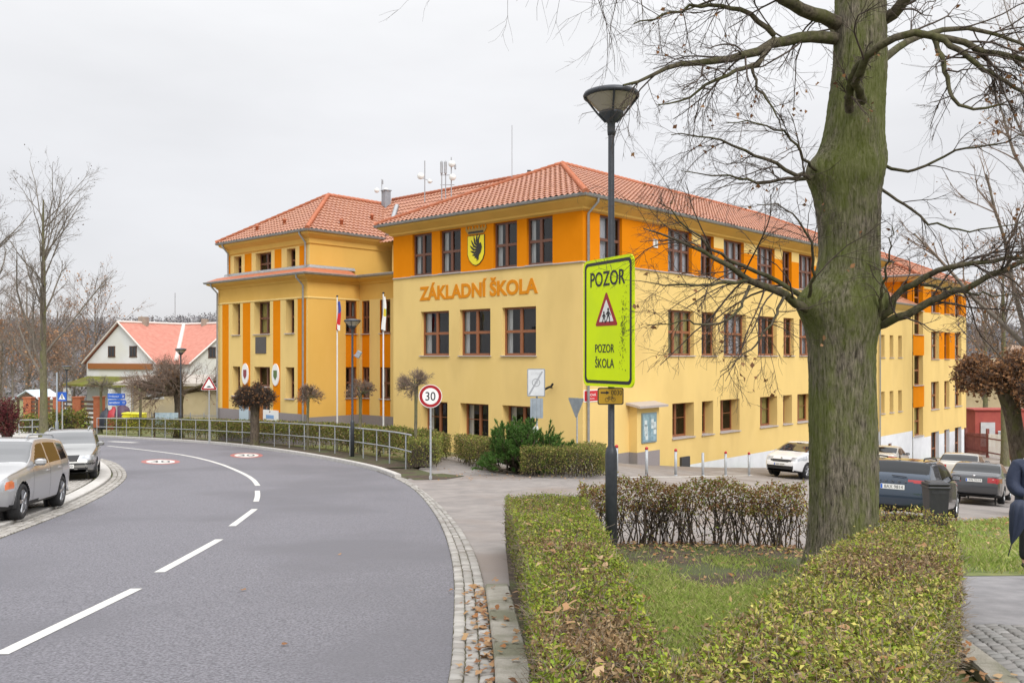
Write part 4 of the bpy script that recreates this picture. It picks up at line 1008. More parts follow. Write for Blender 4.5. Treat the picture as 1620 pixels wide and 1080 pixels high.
limb([(1391, 500, 9.7), (1396, 455, 9.5), (1405, 415, 9.4), (1412, 360, 9.3)], .022, .005)
limb([(1365, 160, 9.6), (1350, 130, 9.1), (1372, 85, 8.9), (1398, 68, 8.8), (1432, 52, 8.7), (1470, 55, 8.7), (1510, 62, 8.6), (1560, 82, 8.5), (1640, 98, 8.4)], .05, .026)
limb([(1470, 55, 8.7), (1500, 68, 8.6), (1540, 100, 8.5), (1585, 128, 8.4), (1640, 158, 8.3)], .034, .014)
limb([(1478, 60, 8.7), (1490, 90, 8.6), (1497, 130, 8.5), (1508, 162, 8.4), (1540, 172, 8.4), (1590, 165, 8.3)], .030, .010)
limb([(1344, 175, 9.55), (1342, 150, 9.35), (1350, 112, 9.2), (1376, 84, 9.0)], .05, .03)
limb([(1385, 40, D), (1415, 20, 9.8), (1440, -10, 9.6), (1500, -80, 9.2), (1580, -160, 9.0)], .075, .03)
limb([(1400, 262, D), (1425, 275, 9.8), (1470, 262, 9.7), (1500, 240, 9.6), (1560, 230, 9.4), (1630, 215, 9.2)], .020, .006)
limb([(1395, 300, D), (1440, 330, 9.8), (1480, 360, 9.6), (1550, 365, 9.4), (1620, 350, 9.3)], .018, .005)
limb([(1360, -180, D), (1280, -230, 9.4), (1180, -230, 8.9), (1080, -170, 8.5), (1000, -110, 8.2), (960, -70, 8.1)], .07, .014)
limb([(1360, -260, D), (1250, -340, 9.2), (1100, -300, 8.6), (1010, -210, 8.3), (940, -130, 8.1), (905, -75, 8.0)], .06, .010)
limb([(1365, -300, D), (1450, -380, 9.4), (1560, -360, 9), (1660, -260, 8.8)], .07, .02)
limb([(1365, -350, D), (1340, -520, 10.5), (1280, -700, 11)], .06, .015); limb([(1370, -400, D), (1430, -560, 10.5), (1500, -760, 11)], .06, .015)
limb([(1340, 100, 10.3), (1320, 40, 11.2), (1260, 10, 12), (1180, -20, 12.6), (1080, 20, 13)], .05, .012)
limb([(1390, 100, 10.3), (1440, 60, 11), (1520, 40, 11.8), (1600, 60, 12.5), (1680, 110, 13)], .05, .015)
Lp = np.stack(limbs); Lr = np.stack(lrad)
parts = [tubes(Lp, Lr, 7)]
k1 = spawn(Lp, Lr, 11, .15, (.4, 1.2), (.25, .6), .4)
p1, r1 = grow(*k1[:3], np.clip(k1[3], .0035, .012), 9, .13, -.03, .35); parts.append(tubes(p1, r1, 4))
k2 = spawn(p1, r1, 7, .12, (.35, 1.0), (.3, .65), .55)
p2, r2 = grow(*k2[:3], np.clip(k2[3], .0017, .0045), 7, .15, -.045, .5); parts.append(tubes(p2, r2, 3))
k3 = spawn(p2, r2, 4, .2, (.35, .95), (.35, .65), .7)
p3, r3 = grow(*k3[:3], np.clip(k3[3], .0013, .0025), 5, .17, -.04, .6); parts.append(tubes(p3, r3, 3))
V, F = join(parts)
mi = np.zeros(len(F), np.int32); mi[len(parts[0][1]):] = 1
mesh_np('crown', V - T0, F, [m_limb, m_twig], tree, mi, True)
# a few leaves still hanging, most of them at the right
sel = p3[rng.random(len(p3)) < .05][:, -1]
sel = sel[(sel[:, 0] > 1.2) & ((sel[:, 0] > 4.4) | (rng.random(len(sel)) < .35))]
sel = np.repeat(sel, 2, 0) + rng.normal(0, .03, (len(sel) * 2, 3))
V, F = leaves(sel, .055, .75, spread=1, fold=.2); mesh_np('leaves', V - T0, F, m_dry, tree)

# ---- other trees
def free_tree(name, label, cat, base, H, r0, spec, mats, group=None, lean=(0, 0), fork=.25, leaf=None, droop=0.02, sides=6, wig=.06, gk=1.0):
    t = thing(name, label, cat, tuple(base), 0, group); b = np.zeros((1, 3))
    n = 12; tp = np.zeros((1, n, 3)); tp[0, :, 2] = np.linspace(-.1, H, n); tp[0, :, 0] = lean[0] * np.linspace(0, 1, n) ** 1.5 * H + np.cumsum(rng.normal(0, wig, n)) * H * .02; tp[0, :, 1] = lean[1] * np.linspace(0, 1, n) * H + np.cumsum(rng.normal(0, wig, n)) * H * .02
    tr = (r0 * np.linspace(1, .12, n) ** .8)[None]; tr[0, 0] *= 1.25
    V, F = tubes(tp, tr, 10); mesh_np('trunk', V, F, mats[0], t, smooth=True)
    parts = []; pts, rad = tp, tr; pl = None
    for i, (k, t0, ang, lf, up, wg, rf) in enumerate(spec):
        s = spawn(pts, rad, k, t0, ang, lf, rf); 
        pts, rad = grow(s[0], s[1], s[2], np.clip(s[3], .004 * gk, .5), 7 if i == 0 else 5, wg, up, .3)
        parts.append(tubes(pts, rad, 5 if i == 0 else 3))
    V, F = join(parts); mi = np.ones(len(F), np.int32); mi[:len(parts[0][1])] = 0
    mesh_np('crown', V, F, [mats[1], mats[2]], t, mi, True)
    if leaf:
        m, dens_, size = leaf; q = pts[rng.random(len(pts)) < dens_][:, -1]; q = q + rng.normal(0, .08, q.shape)
        if len(q): V, F = leaves(q, size, .7, fold=.2); mesh_np('leaves', V, F, m, t)
    return t
def gb(px, d): p = GP(px, d); return (p[0], p[1], p[2])
bare = [(22, .28, (.35, .8), (.32, .5), .05, .10, .45), (9, .2, (.35, .8), (.3, .5), .05, .14, .5), (7, .15, (.35, .9), (.35, .6), .03, .16, .6)]
m_dot = MI('seed_ball', [(0.05, 0.035, 0.03), (0.10, 0.06, 0.04), (0.07, 0.05, 0.04)], rough=.9, trans=0)
free_tree('bare_tree', 'tall slim bare tree with a pale green trunk beside the parked silver cars', 'tree', gb(68, 56), 15.2, .26, [(26, .24, (.45, .95), (.30, .48), .07, .09, .42), (9, .2, (.35, .8), (.3, .5), .05, .14, .5), (6, .15, (.35, .9), (.35, .6), .03, .16, .6)], (m_gbark, m_twigg, m_twigg), leaf=(m_dot, .22, .10), gk=1.5)
free_tree('bare_tree', 'bare tree cut by the left edge of the photo, nearer than the slim one', 'tree', gb(-45, 50), 14, .25, bare, (m_gbark, m_twigg, m_twigg), leaf=(m_dot, .12, .10), gk=1.4)
autumn = MI('autumn_leaf', [(0.40, 0.22, 0.12), (0.34, 0.19, 0.12), (0.46, 0.28, 0.15), (0.28, 0.18, 0.13)], rough=.9, trans=.2)
# wooded edge behind the left houses: trees one can tell apart
lb = [('russet tree with sparse leaves left of the white house gable', 150, 98, 14, autumn, .35), ('grey brown bare tree behind the slim pale trunk', 92, 104, 13, autumn, .12),
      ('bare grey tree with spreading crown above the shelter roof', 42, 92, 15, None, 0), ('low brown tree filling the gap behind the brick pillars', 118, 88, 8.5, autumn, .3), ('dense rust coloured bush-like tree above the shelter', 70, 90, 8.0, autumn, .5),
      ('low brown tree at the left picture edge behind the red-leaved shrub', 20, 84, 9.0, autumn, .35), ('thin bare tree at the left edge, far behind', 2, 110, 15, None, 0)]
for lab, px, d, H, lf, de in lb:
    free_tree('woodland_tree', lab, 'tree', gb(px, d), H, .02 * H ** .9 * .9, [(22, .16, (.4, .9), (.38, .6), .06, .11, .45), (9, .15, (.35, .8), (.35, .55), .04, .15, .55), (7, .1, (.3, .9), (.4, .7), .0, .18, .6)], (m_twigg, m_twigg, m_twigb), group='trees behind the left houses', leaf=(lf, de, .24) if lf else None, gk=3.2)
# right edge, behind the pollard
rb_ = [('bare tree with a few rusty leaves filling the upper right corner', 1640, 30, 15, .10), ('pale bare tree between the far wing and the picture edge', 1590, 58, 13, .2), ('thin bare tree just right of the far wing', 1558, 88, 15, .15)]
for lab, px, d, H, de in rb_:
    free_tree('bare_tree', lab, 'tree', gb(px, d), H, .02 * H, bare, (m_gbark, m_twigg, m_twigb), group='bare trees at the right edge', leaf=(autumn, de, .11 if d < 40 else .2), gk=1.4 if d < 40 else 3)

def pollard(label, px, d, Ht, crown, hr, dense, mats, leafy=0, group='pollarded street trees', tr=.09, lean=0.0, base=None, ns=110, leafsize=.12):
    """clear stem with a round head of short switches"""
    b = base or gb(px, d); t = thing('pollard_tree', label, 'tree', b, 0, group)
    n = 9; zz = np.linspace(-.1, Ht, n); pts = np.zeros((1, n, 3)); pts[0, :, 2] = zz; pts[0, :, 0] = lean * (np.clip(zz, 0, None) / Ht) ** 1.3 + rng.normal(0, .01, n) * Ht * .3
    rad = (tr * np.interp(zz, [0, .15, Ht * .8, Ht], [1.35, 1, .9, 1.35]))[None]
    V, F = tubes(pts, rad, 12); mesh_np('trunk', V, F, mats[0], t, smooth=True)
    top = pts[0, -1]; m = 14; d0 = unit(np.column_stack([rng.normal(0, 1, m), rng.normal(0, 1, m), rng.uniform(-.05, .9, m)]))
    a, ar = grow(np.repeat(top[None], m, 0) - [0, 0, .05], d0, np.full(m, crown * .62), np.full(m, tr * .55), 6, .16, .02, .4); a[..., 2] = top[2] + (a[..., 2] - top[2]) * hr
    parts = [tubes(a, ar, 6)]
    s = spawn(a, ar, ns // 10, .35, (.2, 1.25), (.4, .95), .35); b_, br = grow(*s[:3], np.clip(s[3], .006, .02), 5, .22, .04, .4); parts.append(tubes(b_, br, 3))
    s = spawn(b_, br, 5 + int(5 * dense), .2, (.3, 1.0), (.4, .8), .6); c_, crr = grow(*s[:3], np.clip(s[3], .004, .01), 4, .25, .02, .5); parts.append(tubes(c_, crr, 3))
    V, F = join(parts); mi = np.ones(len(F), np.int32); mi[:len(parts[0][1])] = 0
    mesh_np('crown', V, F, [mats[0], mats[1]], t, mi, True)
    if leafy:
        q = np.concatenate([b_[:, 2:].reshape(-1, 3), c_[:, 1:].reshape(-1, 3)]); q = q[rng.random(len(q)) < leafy] + 0
        q = q + rng.normal(0, .04, q.shape); V, F = leaves(q, leafsize, .6, fold=.3); mesh_np('leaves', V, F, m_dry, t)
    return t
pollard('stout dark pollard with a dense rounded head in front of the school door', 403, 43.5, 2.35, 1.3, .9, 1.6, (m_pbark, m_twig), .05, tr=.24, ns=420)
pollard('small thin headed pollard left of the first flagpole', 487, 41.5, 2.55, .95, .9, .5, (m_gbark, m_twigb), .02, tr=.07, ns=190)
pollard('small sparse pollard between the two flagpoles', 570, 38, 2.65, .95, .95, .5, (m_gbark, m_twigb), .02, tr=.07, ns=180)
pollard('slender pollard standing behind the round 30 sign', 658, 33, 2.95, .95, 1.0, .5, (m_gbark, m_twigb), 0, tr=.065, ns=190)
pollard('small round headed tree in front of the tan house', 222, 62, 3.2, 1.9, .85, .7, (m_gbark, m_twigb), 0, tr=.10, ns=110)
pollard('little bare tree left of the blue direction signs', 160, 66, 3.6, 1.6, .7, .4, (m_gbark, m_twigg), 0, tr=.10, ns=90)
pollard('wide shrubby tree hiding the tan house, left of the bump sign', 283, 58, 2.9, 4.3, .75, 1.3, (m_pbark, m_twigb), .03, tr=.30, ns=220)
rt = GP(1624, 27)
pollard('large round headed maple with brown withered leaves by the grey saloon', 1602, 27, 4.05, 1.75, .85, 2.0, (m_pbark, m_twigb), .6, tr=.26, lean=-.62, base=(rt[0], rt[1], rt[2]), ns=300)
pollard('withered maple head cut by the right picture edge', 1668, 25.5, 3.6, 1.5, .9, 1.6, (m_pbark, m_twig), .3, tr=.24, ns=220)

# ================================================================ HEDGES, LAWN
GRE = [(0.096, 0.149, 0.026), (0.175, 0.245, 0.044), (0.280, 0.333, 0.052), (0.131, 0.193, 0.035), (0.385, 0.385, 0.079), (0.210, 0.263, 0.052)]
m_h1 = MI('hedge_leaf', GRE + [(0.525, 0.455, 0.123), (0.350, 0.210, 0.105), (0.228, 0.298, 0.052)], rough=.5, trans=.14)
m_h1g = MI('fresh_hedge_leaf', [(0.175, 0.263, 0.026), (0.263, 0.350, 0.035), (0.350, 0.420, 0.044), (0.149, 0.228, 0.026), (0.455, 0.473, 0.070)], rough=.5, trans=.14)
m_h2 = MI('yellowing_hedge_leaf', [(0.175, 0.228, 0.052), (0.315, 0.333, 0.070), (0.473, 0.438, 0.105), (0.612, 0.542, 0.158), (0.263, 0.280, 0.061), (0.490, 0.333, 0.158), (0.123, 0.158, 0.044), (0.385, 0.403, 0.088)], rough=.5, trans=.14)
m_hb = MI('brown_hedge_leaf', [(0.23, 0.145, 0.07), (0.36, 0.24, 0.125), (0.16, 0.095, 0.045), (0.45, 0.33, 0.19), (0.11, 0.07, 0.04)], rough=.8, trans=.15)
m_hd = MI('dark_box_leaf', [(0.079, 0.105, 0.026), (0.149, 0.175, 0.044), (0.228, 0.228, 0.061), (0.105, 0.131, 0.035), (0.280, 0.210, 0.088), (0.175, 0.149, 0.052)], rough=.6)
m_stem = M('hedge_stem', (0.055, 0.042, 0.032), (0.11, 0.085, 0.06), 6, rough=.95)
m_hrd = MI('russet_hedge_leaf', [(0.20, 0.095, 0.05), (0.32, 0.16, 0.08), (0.13, 0.06, 0.035), (0.20, 0.19, 0.045), (0.40, 0.23, 0.12), (0.28, 0.26, 0.07)], rough=.7)
m_htwig = M('hedge_twig', (0.20, 0.155, 0.115), (0.34, 0.28, 0.21), 8, rough=.95)
def hedge(label, poly, H, nleaf, size, mats, weights, nstem, base=0.0, shell=.10, bottom=.12, group=None, patch=None, stemr=.004, twigs=0, clump=.3, rag=.05, gapz=0.0, name='hedge', asp=.5):
    c = np.mean(poly, 0); o = thing(name, label, 'hedge', (c[0], c[1], float(zg(*c))), 0, group); O = np.array(o.location)
    x0, y0 = np.min(poly, 0); x1, y1 = np.max(poly, 0); X = []
    got = 0
    while got < nleaf:
        n = nleaf * 3; x = rng.uniform(x0, x1, n); y = rng.uniform(y0, y1, n); k = inpoly(x, y, poly); x, y = x[k], y[k]
        t = rng.random(len(x)) ** .8; e = edist(x, y, poly); hh = H * (1 + rag * (np.sin(x * 5.1 + y * 3.3) * .5 + np.sin(x * 11 - y * 7) * .3 + np.sin(y * 2.1) * .5))
        z = t * hh; de = np.minimum(e, hh - z); pr_ = np.exp(-de / shell) * np.where(t < bottom, t / bottom * .6, 1) * np.where(t < gapz, .12, 1)
        ci = (np.floor(x / .075).astype(int) * 73856093 ^ np.floor(y / .075).astype(int) * 19349663 ^ np.floor(z / .075).astype(int) * 83492791) % 997 / 997.0; pr_ = pr_ * np.where(ci < clump, .12, 1)
        k = rng.random(len(x)) < pr_; x, y, z, e, hh = x[k], y[k], z[k], e[k], hh[k]
        X.append(np.column_stack([x, y, z, e, hh])); got += len(x)
    X = np.concatenate(X)[:nleaf]; zz = zg(X[:, 0], X[:, 1]) + base; p = np.column_stack([X[:, 0], X[:, 1], zz + X[:, 2]]); p += rng.normal(0, .012, p.shape)
    # sprigs that stick out of the clipped surface
    out = rng.random(len(p)) < .05; p[out] += np.column_stack([rng.normal(0, .03, out.sum()), rng.normal(0, .03, out.sum()), rng.uniform(0, .09, out.sum())])
    V, F = leaves(p - O, size * rng.choice([.6, .85, 1.0, 1.25], len(p)), asp, nrm=np.array([0, 0, .45]), spread=.9, fold=.2)
    w = np.array(weights, float); mi = rng.choice(len(mats), len(p), p=w / w.sum())
    if patch is not None:
        nzv = np.sin(X[:, 0] * 2.3 + 1) + np.sin(X[:, 1] * 1.7 + X[:, 0]) + np.sin(X[:, 1] * 3.9 + 2) * .7 + patch(X); k = nzv + rng.normal(0, 1.1, len(X)) > 1.15; mi[k] = len(mats) - 1
    mesh_np('foliage', V, F, mats, o, mi)
    n = nstem; x = rng.uniform(x0, x1, n * 3); y = rng.uniform(y0, y1, n * 3); k = inpoly(x, y, poly); x, y = x[k][:n], y[k][:n]
    st = np.column_stack([x, y, zg(x, y) + base - .03]) - O; dr = np.column_stack([rng.normal(0, .22, len(x)), rng.normal(0, .22, len(x)), np.ones(len(x))])
    p1, r1 = grow(st, dr, H * rng.uniform(.7, .98, len(x)), np.full(len(x), stemr * 1.6), 6, .16, .1, .4)
    s = spawn(p1, r1, 5, .2, (.3, .9), (.3, .6), .7); p2, r2 = grow(*s[:3], np.clip(s[3], stemr * .5, 1), 4, .2, .1, .5)
    k = inpoly(p2[:, -1, 0] + O[0], p2[:, -1, 1] + O[1], poly) & inpoly(p2[:, 2, 0] + O[0], p2[:, 2, 1] + O[1], poly); p2, r2 = p2[k], r2[k]
    k = inpoly(p1[:, -1, 0] + O[0], p1[:, -1, 1] + O[1], poly); p1, r1 = p1[k], r1[k]
    k = p2[:, -1, 2] + O[2] < zg(p2[:, -1, 0] + O[0], p2[:, -1, 1] + O[1]) + base + H * 1.03; p2, r2 = p2[k], r2[k]
    tl_ = [tubes(p1, r1, 4), tubes(p2, r2, 3)]
    if twigs:
        k = rng.choice(len(p), twigs); d_ = np.column_stack([rng.normal(0, .7, (twigs, 2)), rng.uniform(-.2, 1, twigs)]); p3_, r3_ = grow(p[k] - O - [0, 0, .05], d_, rng.uniform(.06, .16, twigs), np.full(twigs, .0022), 4, .2, .05, .5); V, F = tubes(p3_, r3_, 3); mesh_np('twigs', V, F, m_htwig, o)
    V, F = join(tl_); mesh_np('stems', V, F, m_stem, o)
    return o
lh = [(.16, 2.0), (.13, 4.0), (.13, 6.5), (.06, 9.7), (-.10, 13.2), (1.1, 13.3), (1.0, 11), (.93, 8.2), (.82, 6.0), (.74, 4.5), (.68, 3.2), (.7, 2.0)]
hedge('clipped green hedge with brown patches running along the kerb', lh, .66, 125000, .031, [m_h1, m_h1g, m_hb], [.40, .50, .10], 700, .09, .08, .05, twigs=12000, clump=.42, asp=.42, patch=lambda X: np.where((X[:, 3] > .13) & (X[:, 1] < 8), .35, -1.3) + np.where(X[:, 1] < 4.6, .8, 0))
rh = [(.42, 2.4), (.55, 3.6), (1.05, 4.5), (1.78, 5.8), (3.0, 7.95), (4.1, 9.6), (4.62, 9.25), (3.82, 7.5), (3.06, 6.0), (2.38, 4.9), (1.75, 3.8), (1.3, 2.4)]
hedge('yellow green hedge sprinkled with dry leaves, running from the foreground to the linden trunk', rh, .68, 145000, .031, [m_h2, m_h1g, m_hb], [.62, .25, .13], 800, .09, .085, .05, twigs=15000, clump=.42, asp=.42, patch=lambda X: np.where(X[:, 3] > .15, .0, -1.2))
bh = [(1.0, 12.65), (1.0, 13.2), (4.3, 13.25), (4.3, 12.7)]
hedge('see-through hedge with dark stems and reddish leaves behind the lamp post', bh, .86, 12500, .044,  [m_hrd, m_h1, m_hrd], [.4, .25, .35], 165, .06, .2, .02, gapz=.52, stemr=.0075, rag=.14)
hedge('thin remnant of hedge behind the linden trunk', [(4.3, 12.7), (4.3, 13.2), (6.3, 12.6), (6.2, 12.1)], .62, 4200, .04, [m_h2, m_hrd], [.6, .4], 110, .06, .14, .02, gapz=.3, stemr=.005, rag=.14)
# hedges by the school
def quadpath(line, w):
    a, b = strip_polys(resample(line, 1.5), [0, w]); return [tuple(p) for p in a] + [tuple(p) for p in b[::-1]]
rail_line = [G(*p) for p in ((150, 690), (240, 692.5), (310, 697), (384, 703), (433, 707), (505, 715), (574, 726), (617, 735))]
hedge('long clipped hedge with brown lower half behind the metal railing', quadpath(smooth_line(rail_line[::-1], 1)[::-1], 0) if False else [tuple(p) for p in strip_polys(resample(smooth_line(rail_line, 1), 1.5), [-.75])[0]] + [tuple(p) for p in strip_polys(resample(smooth_line(rail_line, 1), 1.5), [-1.9])[0][::-1]], 1.12, 60000, .08, [m_hd, m_h1, m_hb], [.62, .28, .10], 500, .1, .14, .3, stemr=.012, asp=.6)
h30 = [G(645, 742), G(693, 743), G(702, 728), G(648, 722)]
hedge('block of clipped hedge at the railing end beside the 30 sign', h30, .95, 11000, .052, [m_hd, m_h1], [.6, .4], 140, .08, .14, .15, stemr=.01, asp=.6)
hb1 = [G(690, 716), G(735, 733), G(792, 741), (-.1, 34.6), (-1.2, 35.5), (-3.2, 37.4)]
hedge('low brownish green hedge at the foot of the school front', [G(672, 716), G(700, 722), G(745, 739), G(785, 748), (-.7, 33.0), (-2.2, 34.6), (-3.8, 36.2)], .98, 26000, .055, [m_hd, m_h1, m_hb], [.6, .28, .12], 200, .05, .16, .15, stemr=.01, asp=.6)
hedge('low clipped hedge right of the dwarf pine', [G(822, 754), G(958, 757), GP(958, 30.6)[:2], GP(838, 31.0)[:2]], .88, 24000, .05, [m_hd, m_h1, m_hb], [.65, .27, .08], 200, .05, .16, .12, stemr=.01, asp=.6)
# dwarf pine
c = GP(826, 29.6); dp = thing('dwarf_pine', 'dark green dwarf pine bush in front of the school wall', 'shrub', tuple(c)); 
n = 95; st = rng.normal(0, .30, (n, 3)) * [1, 1, 0]; az = rng.random(n) * 6.283; el_r = np.arcsin(rng.uniform(.1, 1, n)); dr = np.column_stack([np.cos(az) * np.cos(el_r), np.sin(az) * np.cos(el_r), np.sin(el_r)]); p1, r1 = grow(st, dr, (1.12 + .42 * np.sin(el_r)) * rng.uniform(.85, 1.1, n), np.full(n, .028), 7, .07, .04, .4)
s = spawn(p1, r1, 9, .35, (.3, .9), (.3, .5), .6); p2, r2 = grow(*s[:3], np.clip(s[3], .008, 1), 5, .12, .16, .6)
V, F = join([tubes(p1, r1, 5), tubes(p2, r2, 4)]); mesh_np('stems', V, F, m_pbark, dp)
tg = unit(p2[:, -1] - p2[:, -2]); m = 95; tt = rng.random((len(p2), m, 1)); q = p2[:, 1:2] * (1 - tt) + p2[:, -1:] * tt + tg[:, None] * .06
nd = unit(tg[:, None] * .9 + rng.normal(0, .55, q.shape)); sd_ = unit(np.cross(nd, rng.normal(0, 1, q.shape))); L = rng.uniform(.07, .12, tt.shape)
V = np.stack([q - sd_ * .012, q + nd * L, q + sd_ * .012], 2).reshape(-1, 3); mesh_np('needles', V, np.arange(len(V)).reshape(-1, 3), MI('pine_needle', [(0.04, 0.095, 0.02), (0.07, 0.15, 0.03), (0.11, 0.20, 0.04), (0.05, 0.11, 0.03)], rough=.5, trans=.1), dp)

# lawn blades
def blades(name, poly, n, hmin, hmax, mats, base, densf=None, w=.0035):
    x0, y0 = np.min(poly, 0); x1, y1 = np.max(poly, 0); x = rng.uniform(x0, x1, n); y = rng.uniform(y0, y1, n); k = inpoly(x, y, poly); x, y = x[k], y[k]
    if densf is not None: k = rng.random(len(x)) < densf(x, y); x, y = x[k], y[k]
    m = len(x); z = zg(x, y) + base; a = rng.random(m) * 6.283; h = rng.uniform(hmin, hmax, m); le_ = rng.normal(0, .5, (m, 2)) * h[:, None]
    dx, dy = np.cos(a) * w, np.sin(a) * w; p = np.column_stack([x, y, z]); t = p + np.column_stack([le_, h]); md = p + np.column_stack([le_ * .35, h * .6])
    V = np.stack([p - np.column_stack([dx, dy, 0 * dx]), p + np.column_stack([dx, dy, 0 * dx]), md + np.column_stack([dx, dy, 0 * dx]) * .8, t, ], 1).reshape(-1, 3)
    return tag(mesh_np(name, V, np.arange(m * 4).reshape(m, 4), mats), 'short lawn grass ' + name, 'grass', kind='stuff')
m_gr = MI('grass_blade', [(0.22, 0.31, 0.06), (0.30, 0.40, 0.085), (0.37, 0.45, 0.11), (0.45, 0.44, 0.17), (0.25, 0.35, 0.07), (0.56, 0.48, 0.26)], rough=.6)
bed = [(.65, 3.0), (.8, 6), (1.0, 9), (1.05, 12.6), (4.3, 12.6), (4.6, 10.4), (3.0, 8.1), (1.74, 6.0), (1.0, 4.7), (.55, 3.6)]
def dl(x, y):
    nzz = np.sin(x * 3.1 + y) + np.sin(y * 2.7 - x * 1.3) + np.sin(x * 7 + 2) * .5
    return np.clip((10.9 - y) / 3.2 + nzz * .22, .03, 1)
o = blades('grass', bed, 230000, .025, .065, m_gr, .08, dl, .003); o['label'] = 'green lawn inside the triangle of hedges'
mound = [(4.9, 10.6), (5.2, 12.3), (6.3, 13.3), (7.3, 15.0), (7.5, 17.0), (8.6, 19.8), (13.5, 22.5), (24, 25.5), (24, 12.6), (12.5, 12.2), (7.6, 11.7), (5.3, 11.0)]
o = blades('grass', mound, 150000, .04, .11, m_gr, .01, lambda x, y: np.clip(.8 + .3 * np.sin(x * 2 + y), .2, 1) * (y > 11.5 + .045 * np.clip(x - 6, 0, 30)) * (y > 17.0 - x), .008); o['label'] = 'grass mound between the path and the parked cars'
mcov = sheet('grass_mound', mound, .018, m_grassg, .6)
# fallen leaves
def litter(name, label, pts, size, m=m_dry):
    n = len(pts); k = 7; a0 = rng.random(n) * 6.283; V = np.zeros((n, k, 3)); 
    tilt = rng.normal(0, .28, (n, 2))
    for i in range(k):
        a = a0 + i * 6.283 / k; r = size * (1.0 if i % 2 == 0 else .55) * rng.uniform(.6, 1.2, n); x, y = np.cos(a) * r, np.sin(a) * r
        V[:, i] = pts + np.column_stack([x, y, x * tilt[:, 0] + y * tilt[:, 1] + rng.uniform(0, .25, n) * size + .006])
    return tag(mesh_np(name, V.reshape(-1, 3), np.arange(n * k).reshape(n, k), m), label, 'leaves', kind='stuff')
m_fall = MI('fallen_leaf', [(0.34, 0.19, 0.09), (0.42, 0.27, 0.14), (0.25, 0.12, 0.06), (0.48, 0.34, 0.20), (0.36, 0.16, 0.06), (0.18, 0.10, 0.06)], rough=.8, trans=.15)
Q = []
kc = np.array([p for p in kin if p[1] > 3]); 
for i in range(260):
    p = kc[int(rng.integers(len(kc)))]; off_ = -abs(rng.normal(0, .10)) - .0 if rng.random() < .8 else rng.uniform(0.02, .3); Q.append((p[0] + off_, p[1] + rng.uniform(-.3, .3), .035 if off_ < 0 else .11))
for i in range(5): y = rng.uniform(5.5, 14); Q.append((rng.uniform(-3, -.6) , y, .01))
for i in range(420): x = rng.uniform(.9, 4.4); y = 13.0 - abs(rng.normal(0, .75)); Q.append((x, y, .09))
for i in range(120): x = rng.uniform(1, 3.6); y = rng.uniform(6.5, 12); Q.append((x, y, .10))
for i in range(110): t = rng.random(); Q.append((2.80 + t * 1.2 - .14 + rng.normal(0, .08), 4.1 + t * 4.0, .06))
for i in range(260): a = rng.random(); Q.append((9.0 + a * 3 + rng.normal(0, .5), 15 + a * 6 + rng.normal(0, .9), .10))
for i in range(160): Q.append((*np.array(G(rng.uniform(690, 960), rng.uniform(741, 762))), .02))
Q = np.array(Q); Q[:, 2] += zg(Q[:, 0], Q[:, 1]); litter('fallen_leaves', 'brown fallen leaves along the kerb and under the hedges', Q, .036, m_fall)
Q = []
while len(Q) < 110:
    x, y = rng.uniform(.1, 5), rng.uniform(3, 12.5)
    for pl in (lh, rh):
        if inpoly(np.array([x]), np.array([y]), pl)[0] and edist(np.array([x]), np.array([y]), pl)[0] > .06: Q.append((x, y, float(zg(x, y)) + .09 + .67))
litter('fallen_leaves', 'withered maple leaves lying on top of the two front hedges', np.array(Q), .036, m_fall)
# ================================================================ STREET FURNITURE
m_lamp = M('lamp_dark_metal', (0.045, 0.050, 0.060), (0.06, 0.066, 0.078), 14, rough=.42, metal=.2)
m_lglass = M('lamp_glass', (0.40, 0.36, 0.29), (0.46, 0.42, 0.34), 5, rough=.35)
m_galv = M('galvanised_steel', (0.36, 0.38, 0.40), (0.46, 0.48, 0.50), 14, rough=.5, metal=.35)
m_swhite = M('sign_white', (.8, .8, .78), rough=.4)
m_sred = M('sign_red', (.34, .010, .014), rough=.4)
m_sblk = M('sign_black', (.015, .015, .018), rough=.45)
m_sgrey = M('sign_back_grey', (.27, .30, .33), (.34, .37, .40), 5, rough=.5, metal=.3)
def street_lamp(label, x, y, H, group=None, k=1.0, flood=False, thick=1.0):
    z0 = float(zg(x, y)); o = thing('street_lamp', label, 'street lamp', (x, y, z0), 0, group)
    mb = MB(); mb.lathe([(.075 * thick, -.1), (.075 * thick, 1.45 * k), (.068 * thick, 1.50 * k), (.042 * thick, 1.56 * k), (.039 * thick, H - .62), (.033 * thick, H - .55)], 18); mb.build('pole', m_lamp, o)
    mb = MB(); s = .34
    mb.lathe([(.045, H - .60), (.05, H - .55), (.05, H - .45), (.06, H - .44), (.155, H - .34), (.155, H - .31), (.10, H - .30)], 20)
    mb.lathe([(s - .03, H - .125), (s + .005, H - .13), (s + .015, H - .10), (s, H - .07), (s * .8, H - .045), (s * .4, H - .02), (.0, H - .01)], 28)
    for i in range(4):
        a = i * math.pi / 2 + math.pi / 2 + .0; c, sn = math.cos(a), math.sin(a)
        mb.tube([(c * .07, sn * .07, H - .44), (c * .18, sn * .18, H - .32), (c * (s + .005), sn * (s + .005), H - .11)], .013, 6)
        if i == 0: pass
    mb.build('lamp_head', m_lamp, o)
    mb = MB(); mb.lathe([(.135, H - .32), (s - .025, H - .13)], 28, close=False); mb.build('lamp_shade', m_lglass, o)
    if flood:
        mb = MB(); mb.tube([(0, 0, H - 1.55), (.18, -.02, H - 1.52)], .018, 6); mb.box((.26, -.05, H - 1.5), (.2, .16, .30), 0, Matrix.Rotation(.5, 3, 'Y'), .02); mb.build('floodlight', m_sgrey, o)
    return o
lx = P(967, 870, 11.0)
